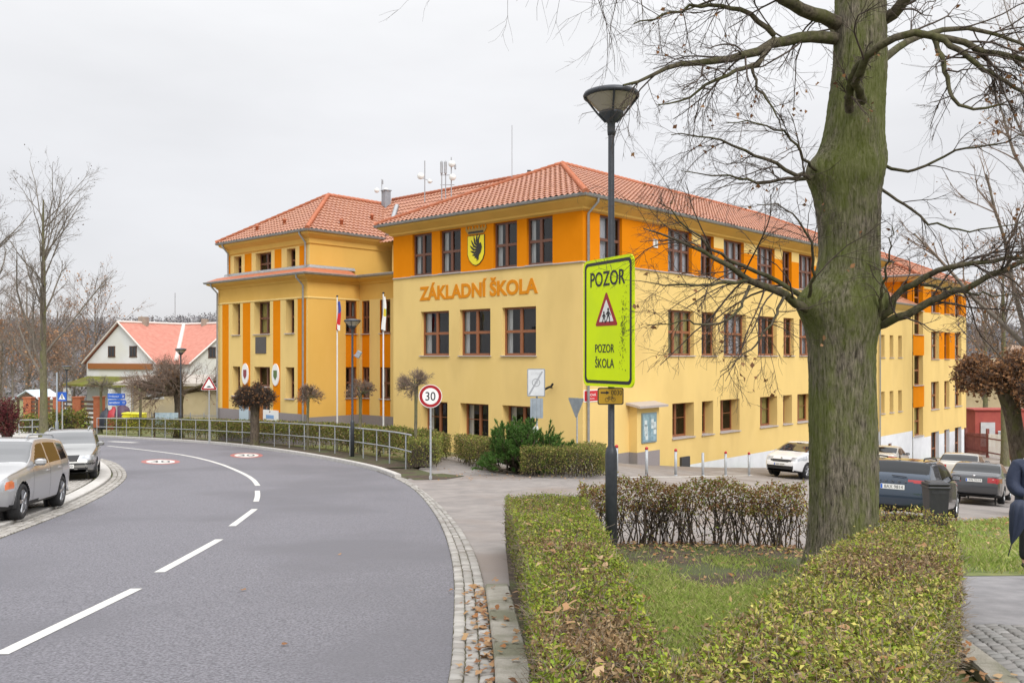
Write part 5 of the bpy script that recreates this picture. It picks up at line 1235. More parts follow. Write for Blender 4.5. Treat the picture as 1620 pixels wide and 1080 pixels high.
street_lamp('tall dark street lamp carrying the yellow POZOR sign in front of the school', lx[0], 11.0, 3.37 - float(zg(lx[0], 11.0)), thick=1.0)
for px, d, top, lab, fl in ((557.5, 36.5, 503.5, 'dark street lamp with a small floodlight, by the flagpoles', True), (286, 55, 550, 'street lamp behind the railing in front of the white house', False), (105.5, 66, 577.5, 'street lamp at the far end of the railing, left of the blue signs', False)):
    p = GP(px, d); street_lamp(lab, p[0], d, -(top - HOR) / FPX * d - p[2], 'street lamps beyond the road', 1.0, fl, 1.1)

def sign_thing(name, label, o3, x, group=None):
    m = frame(o3, x); t = thing(name, label, 'road sign', tuple(o3), 0, group); t.matrix_world = m
    t.rotation_euler = m.to_euler(); return t
I4 = Matrix.Identity(4)
def T(x, y, z=0): return Matrix.Translation((x, y, z))
def pole_local(mb, h0, h1, r=.03, z=-.05, mi=0): mb.tube([(0, h0, z), (0, h1, z)], r, 10, mi)
def tri(s): h = s * .866; return [(-s / 2, -h / 3), (s / 2, -h / 3), (0, h * 2 / 3)]
def tri_r(s, r):
    o = []; c = tri(s - 2 * r * 1.732)
    for i, (x, y) in enumerate(c):
        a0 = math.radians([210, 330, 90][i] - 60)
        for k in range(7): a = a0 + math.radians(120) * k / 6; o.append((x + r * math.cos(a), y + r * math.sin(a)))
    return o
# --- the big fluorescent sign
yaw = math.radians(62); sx = np.array([math.cos(yaw), -math.sin(yaw)])
sc_ = Vector((1.185, 10.88, P(963, 509.5, 10.88)[2])); SW, SH = 1.10, 1.60
ps = sign_thing('warning_sign', 'large fluorescent yellow POZOR ŠKOLA sign on the dark lamp post', sc_, sx)
m_fluo = M('fluorescent_yellow', (.72, .90, .008), (.69, .87, .008), 3, rough=.45, c3=(.66, .84, .012), s3=2.0, spec=.15)
mb = MB(); mb.prism(rrect(SW, SH, .09, 7), .02, T(0, 0, -.02)); ring(mb, rrect(SW, SH, .09, 7), rrect(SW - .02, SH - .02, .085, 7), .001, I4); mb.build('panel', m_fluo, ps)
mb = MB(); ring(mb, rrect(SW - .07, SH - .07, .07, 7), rrect(SW - .15, SH - .15, .05, 7), .0025, I4); mb.build('border', m_sblk, ps)
mb = MB(); put_text(mb, I4, 'POZOR', .76, .185, .0, .545, .002, .002, 0, .012); put_text(mb, I4, 'POZOR', .42, .105, -.06, -.325, .002, .002, 0, .006); put_text(mb, I4, 'ŠKOLA', .42, .145, -.06, -.495, .002, .002, 0, .006); mb.build('lettering', m_sblk, ps)
mb = MB(); ts = .50; m = T(-.02, .10, 0); mb.prism(tri_r(ts, .02), .003, m, 0); mb.prism(tri_r(ts * .64, .008), .0045, m, 1)
def kid(mb, x, y, s, flip=1, mi=2):
    m = T(-.02 + x, .10 + y, .0); q = lambda P_: mb.prism([(a * s * flip, b * s) for a, b in P_], .006, m, mi)
    q(circle(.13, 10, 0, .86)); q([(-.14, .72), (.16, .72), (.17, .36), (-.13, .36)]); q([(-.12, .38), (.05, .38), (-.18, -.05), (-.36, -.18), (-.40, -.10), (-.26, .0)]); q([(.0, .38), (.17, .38), (.26, .08), (.26, -.22), (.14, -.22), (.14, .06)])
    q([(.12, .70), (.20, .62), (.38, .42), (.34, .36), (.14, .54)]); q([(-.13, .70), (-.34, .48), (-.30, .40), (-.08, .56)])
kid(mb, .045, -.075, .155); kid(mb, -.05, -.085, .125)
mb.build('children_symbol', [m_sred, m_swhite, m_sblk], ps)
mb = MB()
for i in range(220):                                # scuffed dirt near the right border
    y = rng.normal(-.12, .24); 
    if abs(y) > .62: continue
    x = .335 + rng.normal(0, .032) + (y + .1) * .05; r = abs(rng.normal(0, .0035)) + .0015
    mb.prism([(x + r * a, y + r * b * 1.8) for a, b in circle(1, 5)], .0012, T(0, 0, .0015))
mb.build('dirt', M('sign_dirt', (.22, .27, .02), rough=.9), ps)
mb = MB()
for y in (-.5, .5): mb.box((0.04, y, -.04), (SW * .6, .04, .03)); 
mb.build('bracket', m_galv, ps)
cs = sign_thing('cycle_route_sign', 'small ochre cycle route sign 0030 below the big yellow sign', P(966, 626.5, 10.87), (1, .06))
mb = MB(); mb.prism(rrect(.325, .212, .025), .012, T(0, 0, -.012), 0); ring(mb, rrect(.325, .212, .025), rrect(.30, .187, .02), .0012, I4, 1); mb.build('panel', [M('ochre', (.52, .30, .015), (.48, .27, .015), 4, rough=.45), m_sblk], cs)
mb = MB(); put_text(mb, I4, '0030', .135, .062, .075, .045, .001, .002)
mb.prism([(-.125, .036), (-.05, .036), (-.05, .054), (-.125, .054)], .002, T(0, 0, .001)); mb.prism([(-.055, .022), (-.012, .045), (-.055, .068)], .002, T(0, 0, .001))
for x in (-.045, .035): ring(mb, circle(.026, 18, x, -.042), circle(.021, 18, x, -.042), .0025, I4)
for a, b in (((-.045, -.042), (-.02, -.01)), ((-.02, -.01), (.022, -.008)), ((.022, -.008), (-.008, -.042)), ((-.008, -.042), (-.022, -.008)), ((.035, -.042), (.018, .004)), ((-.03, -.004), (-.014, -.004)), ((.01, .006), (.024, .003))):
    d = unit(np.array(b) - np.array(a)); nn_ = np.array([-d[1], d[0]]) * .0022
    mb.prism([tuple(np.array(a) + nn_), tuple(np.array(b) + nn_), tuple(np.array(b) - nn_), tuple(np.array(a) - nn_)], .0026, I4)
mb.build('lettering', m_sblk, cs)
# --- 30 sign
def on_pole(name, label, px, d, cy, x=(1, 0), ground=None):
    g_ = GP(px, d); t = thing(name, label, 'road sign', tuple(g_), 0); m = frame(g_, x); t.rotation_euler = m.to_euler(); hz = -(cy - HOR) / FPX * d - g_[2]
    return t, hz
t, h = on_pole('speed_limit_sign', 'round red rimmed 30 speed limit sign on a grey post', 681, 27.0, 626.5)
mb = MB(); pole_local(mb, -.1, h + .33, .032); mb.box((0, h - .95, -.05), (.075, .06, .075)); mb.box((0, .05, -.05), (.09, .1, .09)); mb.build('post', m_galv, t)
mb = MB(); m = T(0, h, 0); mb.prism(circle(.36, 40), .012, T(0, h, -.012), 0); mb.prism(circle(.342, 40), .001, m, 1); mb.prism(circle(.252, 40), .002, m, 0); put_text(mb, m, '30', .31, .27, 0, 0, .002, .002, 2, .006); mb.build('panel', [m_swhite, m_sred, m_sblk], t)
# --- end-of-zone sign, two panels on one post
t, h = on_pole('zone_end_sign', 'faded end of ZONA sign with a diagonal bar, behind the dwarf pine', 849, 31.5, 605, (.99, -.10))
mb = MB(); pole_local(mb, -.1, h + .45, .035, -.12); mb.build('post', m_galv, t)
mb = MB(); mb.prism(rrect(.64, 1.0, .05), .10, T(-.02, h, -.08), 1); mb.prism(rrect(.60, .96, .04), .002, T(-.02, h, .021), 0); ring(mb, rrect(.60, .96, .04, 5, -.02, h), rrect(.57, .93, .03, 5, -.02, h), .0245, I4, 2)
mb.prism([(-.29, -.44), (-.22, -.44), (.26, .40), (.19, .40)], .0015, T(-.02, h, .0245), 2); ring(mb, circle(.15, 26, -.02, h), circle(.12, 26, -.02, h), .0262, I4, 2); put_text(mb, T(-.02, h, 0), 'ZONA', .34, .10, -.02, .33, .0235, .002, 3); put_text(mb, T(-.02, h, 0), '30', .13, .1, 0, 0, .0235, .002, 2)
mb.build('panel', [M('faded_white', (.66, .68, .70), (.58, .60, .62), 3, rough=.5), m_sgrey, M('faded_grey', (.34, .35, .37), rough=.6), M('pale_grey', (.5, .5, .52), rough=.6)], t)
mb = MB(); mb.prism(rrect(.46, .72, .03), .05, T(.0, h - .92, -.03), 0); 
for s in (-.14, .0, .14): mb.box((s, h - .92, .022), (.02, .66, .01), 1)
mb.build('rear_panel', [M('grey_sign_back', (.30, .35, .40), (.38, .43, .48), 4, rough=.4, metal=.2), m_sgrey], t)
mb = MB(); mb.box((-.04, h - 1.7, .0), (.20, .26, .02)); mb.build('note', m_swhite, t)
# --- yield sign seen from behind
t, h = on_pole('yield_sign', 'back of a grey triangular yield sign near the school corner', 912, 32.5, 641, (-.62, .78))
mb = MB(); pole_local(mb, -.1, h + .28, .03, .03); mb.build('post', m_galv, t)
mb = MB(); mb.prism([(a, -b) for a, b in tri_r(.88, .04)], .02, T(0, h + .02, -.03), 0); mb.prism([(a, -b) for a, b in tri_r(.84, .04)], .001, T(0, h + .02, -.0295 - .002), 1); mb.box((0, h + .1, .02), (.4, .05, .02), 0); mb.build('panel', [m_sgrey, m_sgrey], t)
# --- bump sign
t, h = on_pole('warning_sign', 'red triangle speed bump sign at the left end of the school', 330.5, 47, 609)
mb = MB(); pole_local(mb, -.1, h + .4, .035); mb.build('post', m_galv, t)
mb = MB(); m = T(0, h, 0); mb.prism(tri_r(.92, .05), .012, T(0, h, -.012), 0); mb.prism(tri_r(.88, .05), .001, m, 1); mb.prism(tri_r(.60, .02), .002, m, 0); mb.prism([(-.17, -.12), (.17, -.12), (.10, -.10), (.05, -.04), (-.05, -.04), (-.10, -.10)], .003, m, 2); mb.build('panel', [m_swhite, m_sred, m_sblk], t)
# --- blue signs
m_blue = M('sign_blue', (.02, .11, .50), rough=.4)
t, h = on_pole('direction_sign', 'pair of blue direction signs on a thin post before the tan house', 184, 61, 632)
mb = MB(); pole_local(mb, -.1, h + .5, .04, -.06); mb.build('post', m_galv, t)
for nm, txt, n2, yy, dx in (('upper_arm', 'ČTYŘKOLY', '3', .24, 0), ('lower_arm', 'BENEŠOV', '12', -.20, .06)):
    mb = MB(); arr = [(-.62, -.19), (.58, -.19), (.66, 0), (.58, .19), (-.62, .19)] if dx else [(-.60, -.19), (.60, -.19), (.60, .19), (-.60, .19)]
    mb.prism(arr, .03, T(dx, h + yy, -.02), 0); put_text(mb, T(dx, h + yy, 0), txt, .72, .13, -.18, 0, .011, .004, 1); put_text(mb, T(dx, h + yy, 0), n2, .12, .13, .46, 0, .011, .004, 1); mb.build(nm, [m_blue, m_swhite], t)
t, h = on_pole('crossing_sign', 'blue pedestrian crossing sign on a post at the far left', 98, 60, 627)
mb = MB(); pole_local(mb, -.1, h + .3, .04, -.06); mb.build('post', m_galv, t)
mb = MB(); mb.prism(rrect(.62, .62, .04), .02, T(0, h, -.02), 0); mb.prism([(-.24, -.2), (.24, -.2), (0, .22)], .002, T(0, h, .001), 1); mb.prism([(-.03, -.12), (.06, -.16), (.03, .02), (.03, .12), (-.03, .12)], .004, T(0, h, .001), 2); mb.build('panel', [m_blue, m_swhite, m_sblk], t)
p = GP(90, 62); mb = MB(); mb.lathe([(.11, -.1), (.11, .9), (.06, 1.0), (.05, 4.4), (.0, 4.42)], 12, 0); o = mb.build('post', m_sgrey); o.location = p; tag(o, 'plain grey post beside the blue crossing sign', 'post')

# --- railing
rl = resample(smooth_line(rail_line + [G(643, 744)], 1), .25); rl = strip_polys(rl, [-.16])[0]
RO = np.array([rl[-1][0], rl[-1][1], float(zg(*rl[-1])) + .1]); rail = thing('railing', 'grey tubular metal railing curving along the road in front of the hedge', 'railing', tuple(RO))
z = zg(rl[:, 0], rl[:, 1]) + .12; HR = 1.10
for hh, nm, r in ((HR, 'top_rail', .028), (.52, 'middle_rail', .022)):
    mb = MB(); pts = [Vector((a, b, c + hh)) - Vector(RO) for (a, b), c in zip(rl, z)]
    if nm == 'top_rail': pts = pts
    mb.tube(pts, r, 8); mb.build(nm, m_galv, rail)
pxs = 810 + FPX * rl[:, 0] / rl[:, 1]
for px in (152, 168, 184, 201, 219, 241, 262.6, 286, 310, 334, 358, 384, 409, 433, 457, 481, 504.6, 529, 552, 574, 595, 617, 643):
    i = int(np.argmin(abs(pxs - px))); mb = MB(); b = Vector((rl[i, 0], rl[i, 1], z[i])) - Vector(RO)
    mb.tube([b - Vector((0, 0, .15)), b + Vector((0, 0, HR - .02))], .025, 8); mb.build('post', m_galv, rail)
# low railing at the far left
lr = [G(30, 688), G(60, 687)]; a, b = Vector((*lr[0], float(zg(*lr[0])))), Vector((*lr[1], float(zg(*lr[1])))); b = a + (b - a).normalized() * 2.1
rail2 = thing('railing', 'short pale railing by the far left pavement', 'railing', tuple(a))
for hh, nm in ((1.05, 'top_rail'), (.55, 'middle_rail')): mb = MB(); mb.tube([Vector((0, 0, hh)), b - a + Vector((0, 0, hh))], .035, 8); mb.build(nm, m_galv, rail2)
for k in (0, .5, 1): mb = MB(); q = (b - a) * k; mb.tube([q - Vector((0, 0, .1)), q + Vector((0, 0, 1.05))], .035, 8); mb.build('post', m_galv, rail2)
# --- bollards
m_rcap = M('red_cap', (.45, .03, .03), rough=.5)
BOL = [(975.5, 738, 'mostly hidden behind the dark lamp post'), (1023, 752, 'in front of the notice cabinet'), (1069, 752.5, 'left of the dark cellar hatch'), (1112, 752.5, 'with a bare grey top, third from the white car'), (1148, 752, 'second from the white car'), (1185, 752, 'beside the white car')]
b0 = None
for i, (px, py, lab) in enumerate(BOL):
    q = G(px, 752, -.02); o = thing('bollard', 'slim grey steel bollard ' + lab, 'bollard', (q[0], q[1], float(zg(*q)) - .02), 0, 'steel bollards along the school wall')
    if b0 is None:
        mb = MB(); mb.lathe([(.055, -.1), (.055, .93), (.0, .93)], 12); mb.lathe([(.075, -.02), (.075, .03), (.056, .035)], 12); b0 = mb.build('post', m_galv, o)
        mb = MB(); mb.lathe([(.058, .93), (.058, 1.0), (.03, 1.03), (0, 1.035)], 12); c0 = mb.build('cap', m_rcap, o)
    else:
        c = b0.copy(); COL.objects.link(c); c.parent = o
        if i != 3: c = c0.copy(); COL.objects.link(c); c.parent = o
# --- flagpoles and limp flags
for px, d, top, lab in ((533.5, 42, 470, 'thin white flagpole carrying the red and blue flag'), (606.5, 39.5, 465, 'thin white flagpole carrying the white flag')):
    g_ = GP(px, d); h = -(top - HOR) / FPX * d - g_[2]; o = thing('flagpole', lab, 'flagpole', tuple(g_), 0, 'flagpoles in front of the school')
    mb = MB(); mb.lathe([(.05, -.1), (.05, .5), (.042, .6), (.028, h), (0, h + .02)], 12); mb.build('pole', M('white_pole', (.55, .55, .54), rough=.4), o)
    mb = MB(); mb.lathe([(.0, h + .0), (.05, h + .02), (.06, h + .06), (.0, h + .10)], 10); mb.build('finial', m_sblk, o)
def flag(lab, px, d, y0, y1, mats, fn):
    p = P(px, y0, d); L = (y1 - y0) / FPX * d; n, k = 26, 22; mb = MB(); V = []; Fc = []
    for i in range(n + 1):
        t = i / n; wv = .10 + .12 * t * (1 - .35 * t)
        for j in range(k + 1):
            a = j / k * 2 * math.pi * 1.15; rr = wv * (.55 + .25 * math.sin(3 * a + t * 3))
            V.append(Vector((.05 + rr * math.cos(a) * .75 + .03 * math.sin(t * 5), -.03 + rr * math.sin(a) * .6, -t * L + .03 * math.sin(a * 2))))
    o = thing('flag', lab, 'flag', tuple(p))
    for i in range(n):
        for j in range(k):
            q = [V[i * (k + 1) + j], V[i * (k + 1) + j + 1], V[(i + 1) * (k + 1) + j + 1], V[(i + 1) * (k + 1) + j]]; mb.add(q, [(0, 1, 2, 3)], fn(i / n, j / k), True)
    mb.build('cloth', mats, o); return o
fb_, fr_, fw2 = M('flag_blue', (.04, .07, .32), rough=.8), M('flag_red', (.55, .02, .03), rough=.8), M('flag_white', (.72, .72, .70), rough=.8)
flag('limp flag of blue, red and white hanging on the flagpole nearer the school door', 534.5, 41.95, 477, 522, [fb_, fr_, fw2], lambda t, u: 0 if t < .42 - .25 * (u - .5) else (2 if t > .78 and .55 < u < .8 else 1))
flag('limp white flag with a yellow and green emblem', 606, 39.45, 470, 522, [fw2, M('flag_yellow', (.65, .5, .05)), M('flag_green', (.12, .25, .06))], lambda t, u: (1 if u < .8 else 2) if (.32 < t < .55 and .55 < u < .95) else 0)
# --- wheelie bin
q = GP(1480, 16.6); bin_ = thing('wheelie_bin', 'black wheelie bin standing at the grass edge behind the hedge', 'bin', tuple(q), -.12); bin_.scale = (.76, .76, 1.13)
m_bin = M('black_plastic', (.022, .023, .027), (.032, .033, .037), 8, rough=.5)
mb = MB(); n = [(-.19, -.20, 0.02), (.19, -.20, 0.02), (.19, .20, .02), (-.19, .20, .02)]; t_ = [(-.24, -.27, .88), (.24, -.27, .88), (.24, .27, .88), (-.24, .27, .88)]
mb.add(n + t_, [(3, 2, 1, 0), (0, 1, 5, 4), (1, 2, 6, 5), (2, 3, 7, 6), (3, 0, 4, 7)]); mb.box((0, 0, .875), (.53, .58, .045), 0, None, .015); mb.box((0, -.262, .80), (.34, .02, .05)); 
mb.build('body', m_bin, bin_)
mb = MB(); mb.box((0, -.005, .925), (.52, .58, .05), 0, Matrix.Rotation(-.03, 3, 'X'), .02); mb.box((0, .0, .955), (.40, .44, .02), 0, None, .008); mb.build('lid', m_bin, bin_)
mb = MB(); mb.tube([(-.2, .33, .90), (.2, .33, .90)], .016, 8); mb.build('handle', m_bin, bin_)
for s in (-.23, .23): mb = MB(); mb.lathe([(.0, -.025), (.1, -.025), (.1, .025), (0, .025)], 16, 0, T(s, .24, .10) @ Matrix.Rotation(math.pi / 2, 4, 'Y')); mb.build('wheel', m_bin, bin_)

# --- roof antennas
def mast(label, base, parts_fn):
    o = thing('antenna_mast', label, 'antenna', tuple(base), 0, 'antennas on the school roof'); parts_fn(o); return o
m_ant = M('antenna_grey', (.32, .33, .35), (.42, .43, .45), 6, rough=.5, metal=.3); m_dish = M('dish_white', (.68, .68, .66), rough=.5)
def pole(o, h, r=.03, x=0, y=0, nm='pole'): mb = MB(); mb.tube([(x, y, -.6), (x, y, h)], r, 8); mb.build(nm, m_ant, o)
def dish(o, x, z, r, y=-.1): mb = MB(); mb.lathe([(0, -.06), (r * .6, -.04), (r, .02), (r * .95, .06), (0, .10)], 16, 0, T(x, y, z) @ Matrix.Rotation(math.pi / 2 - .2, 4, 'X')); mb.build('dish', m_dish, o)
def panel(o, x, z, h, w=.16): mb = MB(); mb.box((x, -.1, z), (w, .12, h), 0, None, .03); mb.build('panel', m_ant, o)
def m1(o): pole(o, 1.75); dish(o, -.22, .85, .2); dish(o, .3, .55, .13); mb = MB(); mb.tube([(-.25, 0, .8), (.45, 0, .55)], .018, 6); mb.build('crossarm', m_ant, o)
mast('thin mast with two small dishes, left on the roof ridge', P(672, 303, 50), m1)
def m2(o):
    for x in (-.22, .0): pole(o, 1.55, .03, x); panel(o, x, 1.15, .7)
    pole(o, 1.75, .03, .32); dish(o, .36, 1.35, .2); dish(o, .40, .6, .2); panel(o, .55, 1.2, .3, .1)
    mb = MB(); mb.tube([(-.3, 0, .2), (.5, 0, .2)], .02, 6); mb.tube([(-.3, 0, .75), (.5, 0, .75)], .02, 6); mb.build('crossarm', m_ant, o)
mast('cluster of panel antennas with two white dishes on the roof ridge', P(705, 298, 49.5), m2)
mast('lone whip aerial near the roof apex', P(810, 284, 46), lambda o: pole(o, 2.85, .018))
def m3(o): pole(o, 1.0, .025); dish(o, -.3, .25, .17); dish(o, .28, .25, .17); panel(o, .08, .8, .3, .06)
mast('little aerial with two white dishes beside the grey chimney', P(604, 308, 56.5), m3)
# ================================================================ CARS
m_tyre = M('tyre', (.018, .018, .02), (.03, .03, .032), 20, rough=.85); m_rim = M('alloy_rim', (.42, .43, .45), rough=.3, metal=.8); m_darkp = M('dark_plastic', (.018, .018, .02), rough=.6)
m_cglass = M('car_glass', (.010, .012, .014), rough=.04, spec=.3); m_wglass = M('windscreen_glass', (.03, .034, .038), rough=.03, spec=1.0, coat=1); m_head = M('headlight_glass', (.55, .57, .60), (.30, .32, .34), 9, rough=.08, coat=1, spec=.7); m_tail = M('taillight_red', (.42, .012, .015), (.30, .008, .01), 14, rough=.12, coat=1); m_plate = M('plate_white', (.72, .72, .70), rough=.4); m_chrome = M('chrome', (.6, .6, .62), rough=.15, metal=1); m_seam = M('seam', (.01, .01, .012), rough=.9); m_amber = M('amber_lamp', (.75, .20, .08), rough=.15, coat=1)
def pchip(x, pts):
    """smooth monotone-ish interpolation"""
    p = np.array(smooth_line(pts, 1)); return np.interp(x, p[:, 0], p[:, 1])
def car(name, label, loc, heading, sp, paint, pitch=0.0, roll=0.0, group=None):
    L, W, H, wb, fo, R = sp['L'], sp['W'], sp['H'], sp['wb'], sp['fo'], sp['R']
    root = thing(name, label, 'car', loc, 0, group)
    hx = Vector((heading[0], heading[1], 0)).normalized(); hx.z = pitch; hx.normalize()   # towards the nose
    X = -hx; Z = Vector((0, 0, 1)); Y = Z.cross(X).normalized(); Z = X.cross(Y)
    root.rotation_euler = Matrix((X, Y, Z)).transposed().to_euler()
    off = L / 2
    top = np.array(smooth_line(sp['top'], 2)); s = np.concatenate([[0], np.cumsum(np.linalg.norm(np.diff(top, axis=0), axis=1))]); N = int(s[-1] / .026)
    q = np.linspace(0, s[-1], N); xs_, zt = np.interp(q, s, top[:, 0]), np.interp(q, s, top[:, 1])
    zb = np.interp(xs_, [0, .5, L - .6, L], [sp.get('zf', .26), .20, .22, sp.get('zr', .32)]); zb = np.minimum(zb, zt - .05)
    plan = np.interp(xs_, *zip(*sp.get('plan', [(0, .70), (.10, .80), (.3, .90), (.7, .965), (1.3, 1), (L - 1.2, 1), (L - .5, .965), (L - .15, .90), (L, .84)]))); wv = W / 2 * plan
    belt = np.interp(xs_, *zip(*sp['belt'])); zs_ = np.minimum(belt, zt - .02)
    cab = np.clip((zt - zs_) / .28, 0, 1)
    hgt = zs_ - zb; tum = sp.get('tum', .34)
    sec = np.zeros((N, 10, 2))
    yr = wv * .965 - tum * np.maximum(zt - .10 * cab - zs_, 0)
    pts_ = [(0 * wv, zb), (wv * .82, zb), (wv * .955, zb + .07 * np.minimum(1, hgt / .4)), (wv * .995, zb + hgt * .36), (wv * 1.0, zb + hgt * .70), (wv * .985, zb + hgt * .92), (wv * .955, zs_ + .015 * cab), (yr, zt - .085 * cab - .02 * (1 - cab)), (yr * .86, zt - .022 * cab), (0 * wv, zt)]
    for j, (a, b) in enumerate(pts_): sec[:, j, 0] = a; sec[:, j, 1] = b
    sub = [3, 3, 4, 5, 4, 3, 10, 4, 6]; cols = []; seg = []
    for j in range(9):
        p0, p1, p2, p3 = sec[:, max(j - 1, 0)], sec[:, j], sec[:, j + 1], sec[:, min(j + 2, 9)]
        for k in range(sub[j]):
            t = k / sub[j]; lin = p1 * (1 - t) + p2 * t
            cr_ = .5 * ((2 * p1) + (-p0 + p2) * t + (2 * p0 - 5 * p1 + 4 * p2 - p3) * t * t + (-p0 + 3 * p1 - 3 * p2 + p3) * t ** 3)
            wgt = .55 if j not in (6,) else .35
            cols.append(lin * (1 - wgt) + cr_ * wgt); seg.append(j + t)
    cols.append(sec[:, 9]); seg.append(9.0)
    S = np.stack(cols, 1); K = S.shape[1]; seg = np.array(seg)
    right = np.concatenate([np.repeat(xs_[:, None, None], K, 1), S], 2); left = right.copy(); left[..., 1] *= -1
    # wheel arches: pull nearby points on to the arch circle
    wx = (fo, fo + wb); Ra = R + .045; wz = R
    def arch(Pn):
        for c in wx:
            d = np.hypot(Pn[..., 0] - c, Pn[..., 2] - wz); near = (abs(d - Ra) < .022) & (abs(Pn[..., 1]) > W * .36)
            f = np.where(near, Ra / np.maximum(d, 1e-6), 1); Pn[..., 0] = c + (Pn[..., 0] - c) * f; Pn[..., 2] = wz + (Pn[..., 2] - wz) * f
        return Pn
    right, left = arch(right), arch(left)
    buckets = {}
    def put(key, v): buckets.setdefault(key, []).append(v)
    swin = sp['side']; ws = sp['ws']; rw_ = sp['rw']
    def pin(x, z, poly): return bool(inpoly(np.array([x]), np.array([z]), poly)[0])
    for side, G_ in ((1, right), (-1, left)):
        cen = (G_[:-1, :-1] + G_[1:, :-1] + G_[:-1, 1:] + G_[1:, 1:]) / 4; sm_ = (seg[:-1] + seg[1:]) / 2
        dead = np.zeros(cen.shape[:2], bool)
        for c in wx: dead |= (np.hypot(cen[..., 0] - c, cen[..., 2] - wz) < Ra - .004) & (abs(cen[..., 1]) > W * .36)
        sw = np.zeros(dead.shape, int)
        for wi, poly in enumerate(swin): sw[inpoly(cen[..., 0], cen[..., 2], poly) & (sm_[None] > 6.0) & (sm_[None] < 7.0)] = wi + 1
        yl = np.repeat((yr[:-1] + yr[1:])[:, None] / 2, cen.shape[1], 1)
        topf = sm_[None] > 7.2
        wsm = topf & (cen[..., 0] > ws[0]) & (cen[..., 0] < ws[1]) & (cab[:-1, None] > .02)
        rwm = topf & (cen[..., 0] > rw_[0]) & (cen[..., 0] < rw_[1]) & (cen[..., 2] > rw_[2])
        for i in range(cen.shape[0]):
            for j in range(cen.shape[1]):
                if dead[i, j]: continue
                c = cen[i, j]
                f = [G_[i, j], G_[i, j + 1], G_[i + 1, j + 1], G_[i + 1, j]]
                if side < 0: f = f[::-1]
                key = 'body'
                if sw[i, j]: key = ('side_window', side, sw[i, j])
                elif wsm[i, j]: key = 'windscreen'
                elif rwm[i, j]: key = 'rear_window'
                else:
                    for nm, fn, two in sp['patch']:
                        if fn(c[0], abs(c[1]), c[2]): key = (nm, side if two else 0); break
                    else:
                        if sm_[j] < 2.0 or c[2] < .21: key = 'underbody'
                        else:
                            for a, b in sp['doors']:
                                if a < c[0] < b and 2.0 < sm_[j] < 6.1 and c[2] > .30: key = ('door', side, a)
                put(key, f)
    pmat = {'body': paint, 'windscreen': m_wglass, 'rear_window': m_cglass, 'side_window': m_cglass, 'headlight': m_head, 'taillight': m_tail, 'grille': m_darkp, 'bumper_trim': m_darkp, 'door': paint, 'underbody': m_darkp, 'tail_panel': paint, 'indicator': m_amber, 'rub_strip': m_darkp, 'chrome_strip': m_chrome}
    doors = {}
    def mk(nm, faces, mat, par, extra=0.0):
        V = np.array(faces).reshape(-1, 3); V[:, 0] -= off
        key = np.round(V * 2000).astype(np.int64); u, ix, inv = np.unique(key, axis=0, return_index=True, return_inverse=True); inv = inv.reshape(-1)
        return mesh_np(nm, V[ix], inv.reshape(-1, 4), mat, par, smooth=True)
    for key in sorted(buckets, key=str):
        nm = key if isinstance(key, str) else key[0]; o = mk(nm, buckets[key], pmat[nm], root)
        if nm == 'door': doors[key[1:]] = o
    side_y = lambda x, z: float(np.interp(x, xs_[np.argsort(xs_)], wv[np.argsort(xs_)]))
    bt = lambda x: float(np.interp(x, *zip(*sp['belt'])))
    for (sd, a), o in doors.items():                 # gaps and handles
        b = [q for p_, q in sp['doors'] if p_ == a][0]; mb = MB(); y = sd * (side_y((a + b) / 2, 0) + .004)
        mb.box((b - .16 - off, y - sd * .012, bt(b) - .13), (.20, .03, .035), 0, None, .01); mb.build('handle', sp.get('handle', paint), o)
        for x in (a, b):
            mb = MB(); prev = None; zz_ = np.linspace(.32, bt(x) - .01, 12); i = int(np.argmin(abs(xs_ - x) + 10 * (zt < bt(x) - .2)))
            ys_ = np.interp(zz_, S[i, 8:24, 1], S[i, 8:24, 0])
            for (z_, y_) in zip(zz_, ys_):
                cur_ = (Vector((x - .005 - off, sd * (y_ + .003), z_)), Vector((x + .005 - off, sd * (y_ + .003), z_)))
                if prev: mb.quad(prev[0], prev[1], cur_[1], cur_[0])
                prev = cur_
            mb.build('seam', m_seam, o)
    # wheels
    proto = None
    for c in wx:
        for sd in (1, -1):
            yy = sd * (W / 2 - .125); e = bpy.data.objects.new('wheel', None); COL.objects.link(e); e.parent = root; e.location = (c - off, yy, R); e.rotation_euler = (0, 0, 0 if sd > 0 else math.pi)
            if proto is None:
                rot = Matrix.Rotation(-math.pi / 2, 4, 'X'); ri = R * .69; mb = MB()
                mb.lathe([(ri, -.10), (R * .93, -.105), (R, -.075), (R, .075), (R * .94, .105), (ri + .012, .108), (ri, .09)], 36, 0, rot, close=False); ty = mb.build('tyre', m_tyre, e)
                mb = MB(); mb.lathe([(ri, -.08), (ri, .092), (ri * .93, .10), (ri * .90, .085), (ri * .88, .0)], 36, 0, rot, close=False)
                ns = sp.get('spokes', 5)
                for k in range(ns):
                    a = 2 * math.pi * k / ns; dv = Vector((math.cos(a), 0, math.sin(a))); 
                    for w_ in (-.10, .10):
                        d2 = Vector((math.cos(a + w_), 0, math.sin(a + w_)))
                        mb.tube([dv * ri * .16 + Vector((0, .085, 0)), d2 * ri * .55 + Vector((0, .088, 0)), d2 * ri * .93 + Vector((0, .085, 0))], [.028, .026, .032], 6)
                mb.lathe([(0, .11), (ri * .20, .105), (ri * .24, .07)], 18, 0, rot); rm = mb.build('rim', m_rim, e)
                mb = MB(); mb.lathe([(ri * .9, .02), (.0, .03)], 24, 0, rot, close=False); bd = mb.build('brake_disc', m_darkp, e); proto = [ty, rm, bd]
            else:
                for q_ in proto: c2 = q_.copy(); COL.objects.link(c2); c2.parent = e
